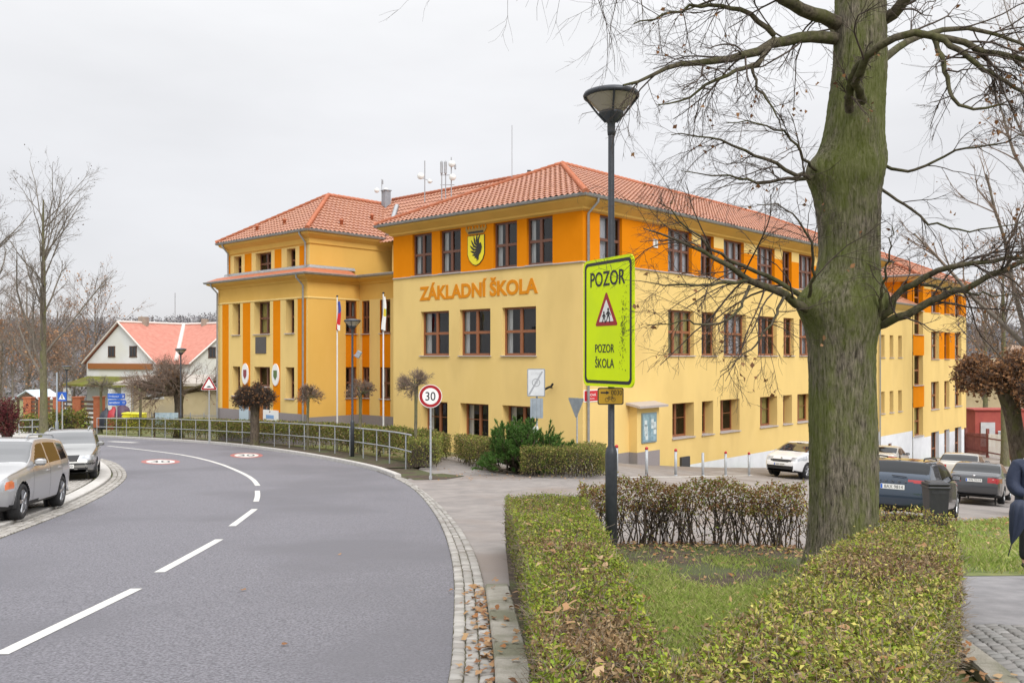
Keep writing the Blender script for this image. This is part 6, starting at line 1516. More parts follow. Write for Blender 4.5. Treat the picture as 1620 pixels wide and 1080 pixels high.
    for c in wx:
        for sd in (1, -1):
            mb = MB(); mb.lathe([(Ra + .01, -.01), (Ra + .01, .0), (0, .0)], 28, 0, T(c - off, sd * (W / 2 - .30), wz) @ Matrix.Rotation(-sd * math.pi / 2, 4, 'X'), close=False)
            n = 24; pv = []
            for k in range(n + 1):
                a = math.pi * k / n * 1.16 - .25; pv += [(c - off + Ra * 1.005 * math.cos(a), sd * (W / 2 - .03), wz + Ra * 1.005 * math.sin(a)), (c - off + Ra * 1.005 * math.cos(a), sd * (W / 2 - .31), wz + Ra * 1.005 * math.sin(a))]
            mb.add(pv, [(2 * k, 2 * k + 1, 2 * k + 3, 2 * k + 2) for k in range(n)])
            mb.build('wheel_housing', m_darkp, root)
    # mirrors
    mxx_, mz = sp['mirror']
    for sd in (1, -1):
        mb = MB(); y = sd * (W / 2 * .95 + .10); mb.box((mxx_ - off, y, mz), (.11, .21, .14), 0, None, .04); mb.box((mxx_ - off, sd * (W / 2 * .93), mz - .06), (.07, .10, .035), 0, None, .01)
        mr = mb.build('wing_mirror', sp.get('mirror_mat', paint), root)
        mb = MB(); mb.box((mxx_ + .058 - off, y, mz), (.004, .17, .10)); mb.build('mirror_glass', m_chrome, mr)
    for (end, txt, zc) in sp['plates']:
        mb = MB(); x = sp['px'][0 if end == 'f' else 1] - off; d = -1 if end == 'f' else 1; m = frame((x, 0, zc), (0, -1 if d < 0 else 1))
        m = Matrix(((0, 0, d, x), (d, 0, 0, 0), (0, 1, 0, zc), (0, 0, 0, 1)))
        mb.prism(rrect(.52, .112, .01, 3), .012, m, 0); mb.prism(rrect(.04, .10, .004, 3, -.235, 0), .0128, m, 1)
        put_text(mb, m, txt, .40, .075, .025, 0, .012, .002, 2); mb.build('number_plate', [m_plate, m_blue, m_sblk], root)
    for fn in sp.get('extra', []): fn(root, off, paint)
    return root
def rails(r, off, p, L0, L1, y, z, mat=None):
    for sd in (1, -1):
        mb = MB(); mb.tube([(L0 - off, sd * y, z - .03), (L0 + .12 - off, sd * y, z + .02), ((L0 + L1) / 2 - off, sd * y, z + .035), (L1 - .12 - off, sd * y, z + .01), (L1 - off, sd * y, z - .04)], .018, 6); mb.build('roof_rail', mat or m_galv, r)
def wiper(r, off, p, pts):
    for q in pts: mb = MB(); mb.tube([(a - off, b, c) for a, b, c in q], .011, 5); mb.build('wiper', m_sblk, r)
def badge(r, off, p, x, z, y=0, d=-1, rad=.05):
    mb = MB(); mb.lathe([(rad, 0), (rad * .9, .012), (0, .014)], 16, 0, Matrix(((0, 0, d, x - off), (d, 0, 0, y), (0, 1, 0, z), (0, 0, 0, 1)))); mb.build('badge', m_chrome, r)
def fin(r, off, p, x, z): mb = MB(); mb.prism([(0, 0), (.16, 0), (.13, .075), (.10, .08)], .02, Matrix(((1, 0, 0, x - off), (0, 0, -1, .01), (0, 1, 0, z), (0, 0, 0, 1)))); mb.build('aerial_fin', m_sblk, r)
silver = M('silver_paint', (.47, .47, .475), rough=.28, metal=.4, coat=.8); silver2 = M('silver_grey_paint', (.34, .34, .33), rough=.28, metal=.7, coat=1)
white_p = M('white_car_paint', (.74, .75, .77), rough=.25, coat=.8); navy_p = M('blue_grey_paint', (.032, .050, .078), rough=.25, metal=.45, coat=1); grey_p = M('grey_car_paint', (.075, .077, .083), rough=.28, metal=.5, coat=1); beige_p = M('pale_beige_paint', (.55, .52, .46), rough=.3, metal=.3, coat=.8)
estate = lambda L, H, hood, ws0, ws1, rr, rb, tb, tail: [(.02, .34), (.0, .52), (.06, .70), (.30, hood - .06), (ws0 - .55, hood + .03), (ws0, hood + .10), (ws1, H - .035), (ws1 + .5, H), ((ws1 + rr) / 2, H + .005), (rr, H - .05), (rr + .10, H - .10), (rb, tb + .12), (rb + .07, tb - .02), (tail, tb - .22), (L, .62), (L - .01, .42), (L - .06, .32)]
def volvo():
    L, H = 4.82, 1.53
    return dict(L=L, W=1.87, H=H, wb=2.82, fo=.93, R=.335, top=estate(L, H, .93, 1.32, 2.08, 4.28, 4.66, 1.02, 4.78), belt=[(0, .78), (1.2, .93), (4.3, 1.02), (4.9, 1.02)], tum=.36,
        side=[[(1.62, .97), (2.16, 1.36), (2.62, 1.41), (2.66, .99)], [(2.74, .99), (2.70, 1.41), (3.52, 1.41), (3.62, 1.01)], [(3.70, 1.01), (3.60, 1.41), (4.16, 1.36), (4.30, 1.06), (4.24, 1.03)]],
        ws=(1.32, 2.10), rw=(4.30, 4.72, 1.08), doors=[(1.52, 2.70), (2.70, 3.62)], mirror=(1.72, 1.04), mirror_mat=silver,
        patch=[('indicator', lambda x, y, z: x < .50 and y > .80 and .60 < z < .74, True), ('headlight', lambda x, y, z: x < .62 and y > .45 and .58 < z < .76, True), ('grille', lambda x, y, z: x < .25 and y < .40 and .50 < z < .76, False), ('grille', lambda x, y, z: x < .2 and y < .6 and .26 < z < .36, False), ('taillight', lambda x, y, z: x > L - .55 and y > .62 and .78 < z < 1.35 and x > L - .30 - (z - .7) * .25, True), ('bumper_trim', lambda x, y, z: z < .30 and .05 < x, False)],
        plates=[('f', '4S2 6173', .45)], px=(-.02, L + .01), spokes=5,
        extra=[lambda r, o, p: rails(r, o, p, 2.2, 4.2, .60, H + .01), lambda r, o, p: wiper(r, o, p, [[(1.30, -.55, 1.045), (1.36, .05, 1.08), (1.38, .45, 1.08)], [(1.30, .10, 1.045), (1.36, .60, 1.06)]])])
def octavia1():
    L, H = 4.51, 1.46
    return dict(L=L, W=1.73, H=H, wb=2.51, fo=.90, R=.31, top=estate(L, H, .90, 1.28, 1.92, 4.05, 4.38, 1.0, 4.47), belt=[(0, .78), (1.2, .92), (4.1, .99), (4.6, .99)], tum=.33,
        side=[[(1.55, .96), (2.02, 1.30), (2.42, 1.34), (2.46, .97)], [(2.54, .97), (2.50, 1.34), (3.24, 1.34), (3.34, .99)], [(3.42, .99), (3.34, 1.33), (3.92, 1.28), (4.04, 1.02)]],
        ws=(1.28, 1.94), rw=(4.06, 4.42, 1.06), doors=[(1.45, 2.50), (2.50, 3.35)], mirror=(1.62, 1.02), mirror_mat=silver2,
        patch=[('headlight', lambda x, y, z: x < .55 and .36 < y and .60 < z < .745, True), ('grille', lambda x, y, z: x < .3 and y < .35 and .58 < z < .755, False), ('rub_strip', lambda x, y, z: x < .5 and .475 < z < .52, False), ('grille', lambda x, y, z: x < .3 and y < .62 and .30 < z < .40 and not .30 < y < .36, False), ('taillight', lambda x, y, z: x > L - .3 and y > .60 and .70 < z < 1.0, True)],
        plates=[('f', '3AT 4620', .44)], px=(-.025, L), spokes=7,
        extra=[lambda r, o, p: rails(r, o, p, 2.1, 3.9, .55, H + .005), lambda r, o, p: badge(r, o, p, .08, .775), lambda r, o, p: wiper(r, o, p, [[(1.27, -.50, 1.01), (1.34, .10, 1.055), (1.36, .42, 1.055)]])])
def kia():
    L, H = 4.52, 1.61
    tp = [(.02, .34), (.0, .50), (.05, .70), (.28, .90), (.72, 1.04), (1.02, 1.12), (1.95, 1.545), (2.5, 1.61), (3.3, 1.60), (4.1, 1.52), (4.22, 1.46), (4.42, 1.10), (4.5, .95), (4.52, .62), (4.5, .42), (4.45, .33)]
    return dict(L=L, W=1.80, H=H, wb=2.75, fo=.90, R=.325, top=tp, belt=[(0, .80), (.9, .97), (4.1, 1.09), (4.6, 1.09)], tum=.33,
        side=[[(1.36, 1.03), (1.95, 1.42), (2.46, 1.48), (2.50, 1.06)], [(2.58, 1.06), (2.54, 1.48), (3.38, 1.46), (3.46, 1.09)], [(3.54, 1.10), (3.46, 1.46), (3.98, 1.40), (4.10, 1.14)]],
        ws=(1.02, 1.97), rw=(4.15, 4.46, 1.12), doors=[(1.40, 2.54), (2.54, 3.50)], mirror=(1.52, 1.09), mirror_mat=white_p,
        patch=[('headlight', lambda x, y, z: x < .85 and y > .46 and .70 + .10 * (x) < z < .84 + .14 * x, True), ('grille', lambda x, y, z: x < .3 and y < .46 and .66 < z < .78, False), ('grille', lambda x, y, z: x < .3 and y < .62 and .34 < z < .50, False), ('indicator', lambda x, y, z: False, True), ('bumper_trim', lambda x, y, z: z < .28, False), ('taillight', lambda x, y, z: x > L - .4 and y > .60 and .85 < z < 1.2, True)],
        plates=[('f', '5AC 0364', .55)], px=(-.03, L), spokes=5, extra=[lambda r, o, p: badge(r, o, p, .16, .83, rad=.045), lambda r, o, p: wiper(r, o, p, [[(1.0, -.5, 1.14), (1.12, .15, 1.18), (1.14, .5, 1.17)]])])
def octavia4():
    L, H = 4.69, 1.47
    return dict(L=L, W=1.83, H=H, wb=2.69, fo=.92, R=.335, top=estate(L, H, .93, 1.30, 2.10, 4.18, 4.55, 1.02, 4.66), belt=[(0, .80), (1.2, .94), (4.3, 1.02), (4.8, 1.02)], tum=.36,
        side=[[(1.66, .98), (2.18, 1.31), (2.62, 1.36), (2.66, 1.0)], [(2.72, 1.0), (2.68, 1.36), (3.42, 1.35), (3.55, 1.02)], [(3.60, 1.02), (3.50, 1.345), (3.98, 1.30), (4.22, 1.08)]],
        ws=(1.30, 2.12), rw=(4.20, 4.60, 1.12), doors=[(1.55, 2.68), (2.68, 3.58)], mirror=(1.75, 1.05), mirror_mat=m_sblk,
        patch=[('taillight', lambda x, y, z: x > L - .55 and y > .36 and .90 - (y - .9) * .04 < z < .985, True), ('bumper_trim', lambda x, y, z: x > L - .5 and z < .40, False), ('headlight', lambda x, y, z: x < .6 and y > .45 and .62 < z < .74, True), ('grille', lambda x, y, z: x < .25 and y < .45 and .5 < z < .74, False), ('bumper_trim', lambda x, y, z: z < .27, False)],
        plates=[('r', '8AX 9814', .80)], px=(-.02, L - .02), spokes=5,
        extra=[lambda r, o, p: rails(r, o, p, 2.2, 4.1, .57, H, m_sblk), lambda r, o, p: fin(r, o, p, 3.75, H - .01), lambda r, o, p: letters(r, o, p, L - .035, .925), lambda r, o, p: wiper(r, o, p, [[(4.64, -.02, 1.06), (4.66, .30, 1.04)]])])
def letters(r, off, p, x, z):
    mb = MB(); m = Matrix(((0, 0, 1, x - off), (1, 0, 0, 0), (0, 1, 0, z), (0, 0, 0, 1)))
    for i, c in enumerate('ŠKODA'): put_text(mb, m, c, .05, .045 if c != 'Š' else .06, (i - 2) * .14, 0, .0, .03)
    mb.build('lettering', m_chrome, r)
def jetta():
    L, H = 4.55, 1.46
    tp = [(.02, .34), (.0, .52), (.06, .70), (.30, .84), (.8, .95), (1.30, 1.02), (2.02, 1.40), (2.5, 1.46), (3.0, 1.455), (3.45, 1.40), (4.06, 1.09), (4.30, 1.07), (4.47, 1.04), (4.52, .92), (4.55, .64), (4.54, .44), (4.48, .34)]
    return dict(L=L, W=1.78, H=H, wb=2.58, fo=.88, R=.32, top=tp, belt=[(0, .80), (1.2, .93), (3.9, 1.0), (4.6, .98)], tum=.35,
        side=[[(1.60, .97), (2.06, 1.29), (2.52, 1.34), (2.56, .99)], [(2.62, .99), (2.58, 1.34), (3.10, 1.33), (3.46, 1.20), (3.56, 1.02)]],
        ws=(1.30, 2.04), rw=(3.42, 4.04, 1.09), doors=[(1.50, 2.58), (2.58, 3.50)], mirror=(1.66, 1.03), mirror_mat=grey_p,
        patch=[('taillight', lambda x, y, z: x > L - .5 and y > .42 and .76 < z < .94, True), ('bumper_trim', lambda x, y, z: x > L - .3 and z < .36, False), ('headlight', lambda x, y, z: x < .6 and y > .42 and .60 < z < .75, True), ('grille', lambda x, y, z: x < .25 and y < .4 and .4 < z < .72, False)],
        plates=[('r', '4AJ 5214', .84)], px=(-.02, L + .005), spokes=5, extra=[lambda r, o, p: badge(r, o, p, L - .03, .985, 0, 1, .045)])
def lamps(r, off, p, x, ys_, z, rad, mat, d=1):
    for y in ys_:
        mb = MB(); m = Matrix(((0, 0, d, x - off), (d, 0, 0, y), (0, 1, 0, z), (0, 0, 0, 1))); mb.lathe([(rad, 0), (rad * .8, .014), (0, .016)], 18, 0, m); mb.build('reverse_lamp', mat, r)
def place(px, d): p = GP(px, d); return p
def car_at(name, label, wheel_pts, sp, paint, side, **k):
    """wheel_pts: ground points (front, rear) of the wheels on the visible side; side +1: car's local +y"""
    f, r = np.array(wheel_pts[0]), np.array(wheel_pts[1]); h = unit(f - r); nrm = np.array([-h[1], h[0]])  # left of heading
    mid_ = (f + r) / 2; ctr = mid_ - nrm * side * (sp['W'] / 2 - .12)
    ctr = ctr - h * (sp['L'] / 2 - sp['fo'] - sp['wb'] / 2) * 1.0
    zf, zr_ = float(zg(*(ctr + h * 1.4))), float(zg(*(ctr - h * 1.4)))
    dz = k.pop('dz', 0)
    return car(name, label, (ctr[0], ctr[1], (zf + zr_) / 2 + .05 + dz), h, sp, paint, pitch=(zf - zr_) / 2.8, **k)
v = volvo(); fpt = np.array(G(27, 824, .04)); hv = unit(np.array([.24, -.97])); car_at('parked_car', 'silver estate car with roof rails parked at the left edge of the photo', (fpt, fpt - hv * v['wb']), v, silver, 1, group='parked cars')
v = octavia1(); fpt = np.array(G(148, 757, .04)); hv = unit(np.array([.40, -.92])); car_at('parked_car', 'silver grey estate car facing the viewer behind the larger silver estate', (fpt, fpt - hv * v['wb']), v, silver2, 1, group='parked cars')
v = kia(); c = np.array(G(1274, 758)); hv = unit(np.array([-.70, -.714])); car_at('parked_car', 'white people carrier by the school wall, half hidden by the linden trunk', (c, c - hv * v['wb']), v, white_p, 1, group='parked cars')
hr_ = unit(np.array([.56, .83])); v = octavia4(); r_ = np.array(GP(1482, 20.6)[:2]); car_at('parked_car', 'dark blue grey estate car seen from behind, next to the wheelie bin', (r_ + hr_ * v['wb'], r_), v, navy_p, -1, group='parked cars')
v = jetta(); r_ = np.array(GP(1584, 31.6)[:2]); o = car_at('parked_car', 'grey saloon with round red tail lamps parked right of the blue estate', (r_ + hr_ * v['wb'], r_), v, grey_p, -1, group='parked cars')
lamps(o, v['L'] / 2, None, v['L'] - .045, (-.60, .60), .85, .062, m_plate); 
v = jetta(); v['plates'] = []; r_ = np.array(GP(1420, 46)[:2]); car_at('parked_car', 'pale beige car of which only the roof shows above the blue estate', (r_ + hr_ * v['wb'], r_), v, beige_p, -1, group='parked cars')
v = jetta(); v['plates'] = []; r_ = np.array(GP(1548, 40)[:2]); car_at('parked_car', 'pale car showing only its roof behind the grey saloon', (r_ + hr_ * v['wb'], r_), v, beige_p, -1, group='parked cars')
# ================================================================ HOUSES AND FAR THINGS
m_hw = M('white_house_render', (.70, .71, .72), (.62, .63, .63), .5, rough=.9, bump=.1, c3=(.64, .64, .60), s3=.3)
m_hr = M('salmon_roof', (.44, .17, .125), (.52, .225, .17), 2.5, rough=.8); m_verge = M('pale_verge', (.66, .60, .56), rough=.7)
m_moss = M('mossy_roof', (.12, .135, .015), (.19, .19, .03), 1.2, rough=1, c3=(.14, .09, .05), s3=.4); m_tan = M('tan_house_render', (.40, .33, .20), (.48, .40, .26), .7, rough=.9, c3=(.36, .31, .22), s3=.4); m_groof = M('grey_flat_roof', (.36, .32, .28), (.45, .41, .36), 2, rough=.9); m_dwin = M('dark_window', (.03, .035, .04), rough=.1, spec=.6); m_brnb = M('brown_board', (.30, .11, .03), rough=.8)
def dirf(a): return np.array([math.sin(a), math.cos(a)])
A1 = np.array([.5, .866]); B1 = np.array([.866, -.5]); I0 = np.array([-34.3, 91.5]); zr_, ze_, zg_ = 3.15, -.65, -8.2
house = thing('white_house', 'white house with two gables and a salmon red roof at the far left', 'house', (I0[0], I0[1], zg_))
H0 = Vector((I0[0], I0[1], zg_))
def pv(p, z): return Vector((p[0], p[1], z)) - H0
wm = MB(); rm = MB(); hw = 5.2; la, lb_ = 7.5, 7.2
def wing(axis, perp, ln):
    e = I0 + axis * ln; a, b = e - perp * hw, e + perp * hw; a2, b2 = I0 - axis * 6 - perp * hw, I0 - axis * 6 + perp * hw
    ze = ze_
    wm.add([pv(a, zg_), pv(b, zg_), pv(b, ze), pv(e, zr_ - .05), pv(a, ze)], [(0, 1, 2, 3, 4)]); wm.quad(pv(b, zg_), pv(b2, zg_), pv(b2, ze), pv(b, ze)); wm.quad(pv(a2, zg_), pv(a, zg_), pv(a, ze), pv(a2, ze))
    e1 = e + axis * .3; k = .35; sl = (zr_ - ze_) / hw
    for s in (-1, 1):
        q = perp * (hw + k) * s; zz = ze_ - k * sl + .12
        rm.quad(pv(e1 + q, zz), pv(e1, zr_ + .12), pv(I0 - axis * (0 if True else 6), zr_ + .12), pv(I0 - axis * 0 + q, zz), 0)
        vb = [pv(e1 + q, zz), pv(e1, zr_ + .12)]; 
        mb2 = MB(); mb2.tube([p + Vector((0, 0, .03)) for p in vb], .09, 4); mb2.build('verge', m_verge, house)
    mb2 = MB(); mb2.tube([pv(e1, zr_ + .18), pv(I0, zr_ + .18)], .12, 6); mb2.build('ridge_cap', m_verge, house)
wing(-A1, B1, la); wing(B1, A1, lb_)
wm.build('wall', m_hw, house); rm.build('roof', m_hr, house)
inn = I0 - A1 * hw + B1 * hw; mb = MB(); mb.tube([pv(I0, zr_ + .15), pv(inn, ze_ + .16)], .22, 5); mb.build('valley', m_verge, house)
gf = Fac(I0 - A1 * la, B1)                          # gable wall facing us
def simple_window(par, f, u, z, w_, h_, org, mat=m_dwin, fr=m_hw, d=.02):
    mb = MB(); m = f.mat(u, z, d); t_ = m.translation - org; R_ = m.to_3x3()
    for a, b, c, e in ((0, h_ / 2, w_ + .12, .07), (0, -h_ / 2, w_ + .16, .08), (-w_ / 2, 0, .07, h_), (w_ / 2, 0, .07, h_), (0, 0, .05, h_)): mb.box(t_ + R_ @ Vector((a, b, .01)), (c, e, .08), 0, R_)
    o = mb.build('window', fr, par); mb = MB(); mb.box(t_, (w_, h_, .05), 0, R_); mb.build('pane', mat, o)
for px in (177, 211): simple_window(house, gf, gf.u(px), gf.z(gf.u(px), 556), .95, 1.0, H0, fr=M('brown_frame', (.10, .05, .03)))
gb2 = Fac(I0 + B1 * lb_ - A1 * 0, -A1 * -1); gfb = Fac(I0 + B1 * lb_, A1)
for u in (-2.6, -.6): simple_window(house, gfb, u, .35, .8, 1.0, H0, fr=M('brown_frame', (.10, .05, .03)))
mb = MB()
for s, hgt, w_ in ((.35, .55, .9), (.75, .45, .6)):
    c = I0 - A1 * la * (1 - s) + A1 * 0 if s < .5 else I0 + B1 * 3.2; mb.box(pv(c, zr_ + hgt / 2), (w_, .5, hgt + .4))
mb.build('chimney', M('old_chimney', (.34, .28, .22), (.24, .20, .17), 3), house)
mb = MB(); m = gf.mat(0, ze_ - .35, .10); mb.box(m.translation - H0, (hw * 2 - .8, .55, .16), 0, m.to_3x3()); mb.build('cornice_board', m_brnb, house)
mb = MB(); m = gf.mat(0, 0, 0)
# mossy porch roof and its white columns
q = [gf.p(-5.0, -2.0, 0), gf.p(5.0, -2.0, 0), gf.p(5.2, -2.75, 2.2), gf.p(-5.8, -2.75, 2.2)]
mb.add([p - H0 for p in q] + [p - H0 - Vector((0, 0, .18)) for p in q], [(3, 2, 1, 0), (0, 1, 5, 4), (1, 2, 6, 5), (2, 3, 7, 6), (3, 0, 4, 7), (4, 5, 6, 7)]); mb.build('porch_roof', m_moss, house)
for u in (-5.3, 1.6, 5.0): mb = MB(); m = gf.mat(u, -5.6, 2.0); mb.box(m.translation - H0, (.55, 5.0, .5), 0, m.to_3x3()); mb.build('column', m_hw, house)
mb = MB(); m = gf.mat(-.2, -6.6, 1.9); mb.box(m.translation - H0, (9.6, 2.6, .25), 0, m.to_3x3()); mb.build('parapet', m_hw, house)
# aerial
mb = MB(); p = P(277, 505, 93); mb.tube([p - Vector((0, 0, 1.5)), p + Vector((0, 0, 2.8))], .04, 5); o = mb.build('aerial_pole', m_ant); tag(o, 'thin aerial pole rising above the salmon roof', 'antenna')
# tan house in front of it
th_ = thing('tan_house', 'low tan rendered house with a flat pale roof behind the wide shrubby tree', 'house', (*P(245, 680, 76)[:2], float(zg(-31, 76)))); TO = Vector(th_.location)
tf = Fac(P(198, 0, 79)[:2], unit(np.array([.97, -.24]))); w_ = 11.5; zt_, zb_ = -2.45, float(zg(-31, 76)) - .5
mb = MB(); c4 = [tf.p(0, 0), tf.p(w_, 0), tf.p(w_, 0, -6), tf.p(0, 0, -6)]
for i in range(4): a, b = c4[i], c4[(i + 1) % 4]; mb.quad(Vector((a.x, a.y, zb_)) - TO, Vector((b.x, b.y, zb_)) - TO, Vector((b.x, b.y, zt_)) - TO, Vector((a.x, a.y, zt_)) - TO)
mb.build('wall', m_tan, th_)
mb = MB(); q = [tf.p(-.7, zt_ + .05, .8), tf.p(w_ + .5, zt_ + .05, .8), tf.p(w_, zt_ + .75, -3), tf.p(0, zt_ + .75, -3)]; mb.add([p - TO for p in q] + [p - TO - Vector((0, 0, .22)) for p in q], [(0, 1, 2, 3), (4, 5, 1, 0), (5, 6, 2, 1), (7, 4, 0, 3), (7, 6, 5, 4)]); mb.build('roof', m_groof, th_)
simple_window(th_, tf, tf.u(246), tf.z(tf.u(246), 619), 1.7, 1.25, TO, mat=M('pale_curtain_pane', (.45, .47, .5), rough=.2), fr=m_hw)
mb = MB(); m = tf.mat(tf.u(200), -4.6, .02); mb.box(m.translation - TO, (1.0, 3.6, .06), 0, m.to_3x3()); mb.build('door', m_hw, th_)
mb = MB(); mb.tube([tf.p(.9, zt_, .12) - TO, tf.p(.9, zb_, .12) - TO], .06, 6); mb.build('downpipe', m_zinc, th_)
# brick pillars with timber fence, recycling containers, shelter
m_brk = M('red_brick', (.34, .10, .045), (.42, .15, .07), 8, rough=.9, bump=.3); m_wood = M('dark_timber', (.09, .055, .035), (.14, .09, .06), 6, rough=.9); m_stone = M('garden_stone', (.12, .12, .10), (.24, .235, .2), 2.5, rough=1, bump=.8, bscale=6)
fen = [(46, 72), (70, 71), (93, 70), (124, 68), (157, 67)]
fence_o = thing('garden_fence', 'timber fence with red brick pillars on a stone base at the far left', 'fence', tuple(GP(100, 70))); FO = Vector(fence_o.location)
pts_f = [GP(px, d) for px, d in fen]
for p in pts_f: mb = MB(); mb.box(p - FO + Vector((0, 0, 1.55)), (.62, .62, 2.3)); mb.box(p - FO + Vector((0, 0, 2.73)), (.74, .74, .09)); mb.build('pillar', m_brk, fence_o)
for a, b in zip(pts_f[:-1], pts_f[1:]):
    d = (b - a); n = d.length; R_ = Matrix.Rotation(math.atan2(d.y, d.x), 3, 'Z'); mb = MB()
    for k in range(5): mb.box((a + b) / 2 - FO + Vector((0, 0, 1.0 + k * .34)), (n - .6, .06, .2), 0, R_)
    mb.build('board_panel', m_wood, fence_o)
a, b = pts_f[0], pts_f[-1]; mb = MB(); d = b - a; mb.box((a + b) / 2 - FO + Vector((0, 0, .2)), (d.length, .5, 1.2), 0, Matrix.Rotation(math.atan2(d.y, d.x), 3, 'Z')); mb.build('stone_base', m_stone, fence_o)
sh = GP(60, 76); shel = thing('shelter', 'small open shelter with a pale sheet roof behind the slim pale trunk', 'shelter', tuple(sh))
mb = MB(); R_ = Matrix.Rotation(.35, 3, 'Z'); 
for s in (-1, 1): mb.box((s * .72, 0, 3.05), (1.75, 2.6, .07), 0, Matrix.Rotation(s * .48, 3, 'Y'))
ro = mb.build('roof', M('pale_sheet_roof', (.52, .60, .66), (.60, .68, .72), 3, rough=.5), shel)
for x in (-1.1, 1.1):
    for y in (-1, 1): mb = MB(); mb.box((x, y, 1.25), (.14, .14, 2.7)); mb.build('post', m_wood, shel)
mb = MB(); mb.prism([(-1.3, 2.62), (1.3, 2.62), (0, 3.3)], .06, Matrix(((1, 0, 0, 0), (0, 0, 1, -1.15), (0, 1, 0, 0), (0, 0, 0, 1)))); mb.build('gable_board', m_wood, shel); shel.rotation_euler = (0, 0, -.3)
for px, lab, col, w_, h_ in ((168.5, 'black recycling container with a rounded top', (.03, .035, .05), 1.0, 1.5), (180, 'red recycling container beside the black one', (.40, .03, .04), 1.0, 1.6), (194, 'dark purple recycling container with a peaked top', (.07, .03, .07), 1.2, 1.9)):
    p = GP(px, 66); o = thing('recycling_container', lab, 'container', tuple(p + Vector((0, 0, .3))), 0, 'recycling containers behind the railing'); mb = MB(); mb.lathe([(w_ * .45, 0), (w_ * .5, .1), (w_ * .5, h_ * .6), (w_ * .36, h_ * .85), (.12, h_ * .97), (.12, h_ * 1.05), (0, h_ * 1.06)], 14); mb.build('body', M('container_%d' % px, col, rough=.5), o)
p = GP(212.5, 65); o = thing('yellow_container', 'long bright yellow container beside the dark ones', 'container', tuple(p + Vector((0, 0, .25)))); mb = MB(); mb.box((0, 0, .62), (1.5, 1.0, 1.1), 0, None, .08); mb.build('body', M('container_yellow', (.68, .62, .02), rough=.5), o); mb = MB(); mb.box((0, 0, 1.22), (1.5, 1.05, .14), 0, Matrix.Rotation(.04, 3, 'Y'), .05); mb.build('lid', M('container_lid', (.74, .68, .03), rough=.5), o)
# wire fence and cabinet by the school's left end
p0, p1 = GP(240, 60), GP(345, 56); wf = thing('metal_fence', 'grey bar fence left of the school', 'fence', tuple(p0)); d = p1 - p0; L_ = d.length; mb = MB()
for k in range(int(L_ / .14)): q = d * (k * .14 / L_); mb.tube([q, q + Vector((0, 0, 1.5))], .012, 4)
mb.build('bar_panel', m_galv, wf); mb = MB()
for h_ in (.2, 1.4): mb.tube([Vector((0, 0, h_)), d + Vector((0, 0, h_))], .02, 5)
mb.build('fence_rail', m_galv, wf)
for k in range(6): mb = MB(); q = d * (k / 5); mb.tube([q, q + Vector((0, 0, 1.6))], .035, 6); mb.build('post', m_galv, wf)
p = GP(264, 57); o = thing('notice_board', 'small notice board with pale sheets behind the railing', 'notice board', tuple(p)); mb = MB()
for s in (-1, 1): mb.box((s * .8, 0, .8), (.08, .08, 1.6))
mb.build('post', m_wood, o); mb = MB(); mb.box((0, 0, 1.2), (1.6, .06, .8)); mb.build('board', M('board_blue', (.30, .42, .50), (.5, .6, .65), 6), o)
# red-leaved shrub at the far left
p = GP(8, 52); o = thing('red_shrub', 'narrow dark red leaved shrub at the left edge', 'shrub', tuple(p)); n = 40; p1_, r1_ = grow(rng.normal(0, .2, (n, 3)) * [1, 1, 0], np.column_stack([rng.normal(0, .16, (n, 2)), np.ones(n)]), rng.uniform(1.4, 2.6, n), np.full(n, .03), 7, .1, .05, .4); s = spawn(p1_, r1_, 8, .1, (.3, .8), (.15, .3), .6); p2_, r2_ = grow(*s[:3], np.full(len(s[0]), .01), 4, .2, .1)
V, F = join([tubes(p1_, r1_, 4), tubes(p2_, r2_, 3)]); mesh_np('stems', V, F, m_twig, o, smooth=True); q = np.concatenate([p2_[:, 1:].reshape(-1, 3), p1_[:, 2:].reshape(-1, 3)]); q = np.repeat(q, 4, 0) + rng.normal(0, .07, (len(q) * 4, 3)); V, F = leaves(q, .13, .6); mesh_np('foliage', V, F, MI('red_leaf', [(.13, .03, .04), (.20, .05, .05), (.09, .025, .035), (.16, .08, .05)]), o)
# green bank and dark shrubs left of the railing
for px, d, lab, w_, h_ in ((70, 66, 'low dark green shrubs below the brick pillars', 3.4, 1.2), (112, 64, 'ivy covered stone bank right of the crossing sign', 2.2, 1.5)):
    p = GP(px, d); hedge(lab, [(p[0] - w_ / 2, d - .8), (p[0] + w_ / 2, d - .8), (p[0] + w_ / 2, d + .8), (p[0] - w_ / 2, d + .8)], h_, 1800, .2, [m_hd, m_h1], [.7, .3], 60, .0, .2, .1, stemr=.015, rag=.25, name='shrub', asp=.6)
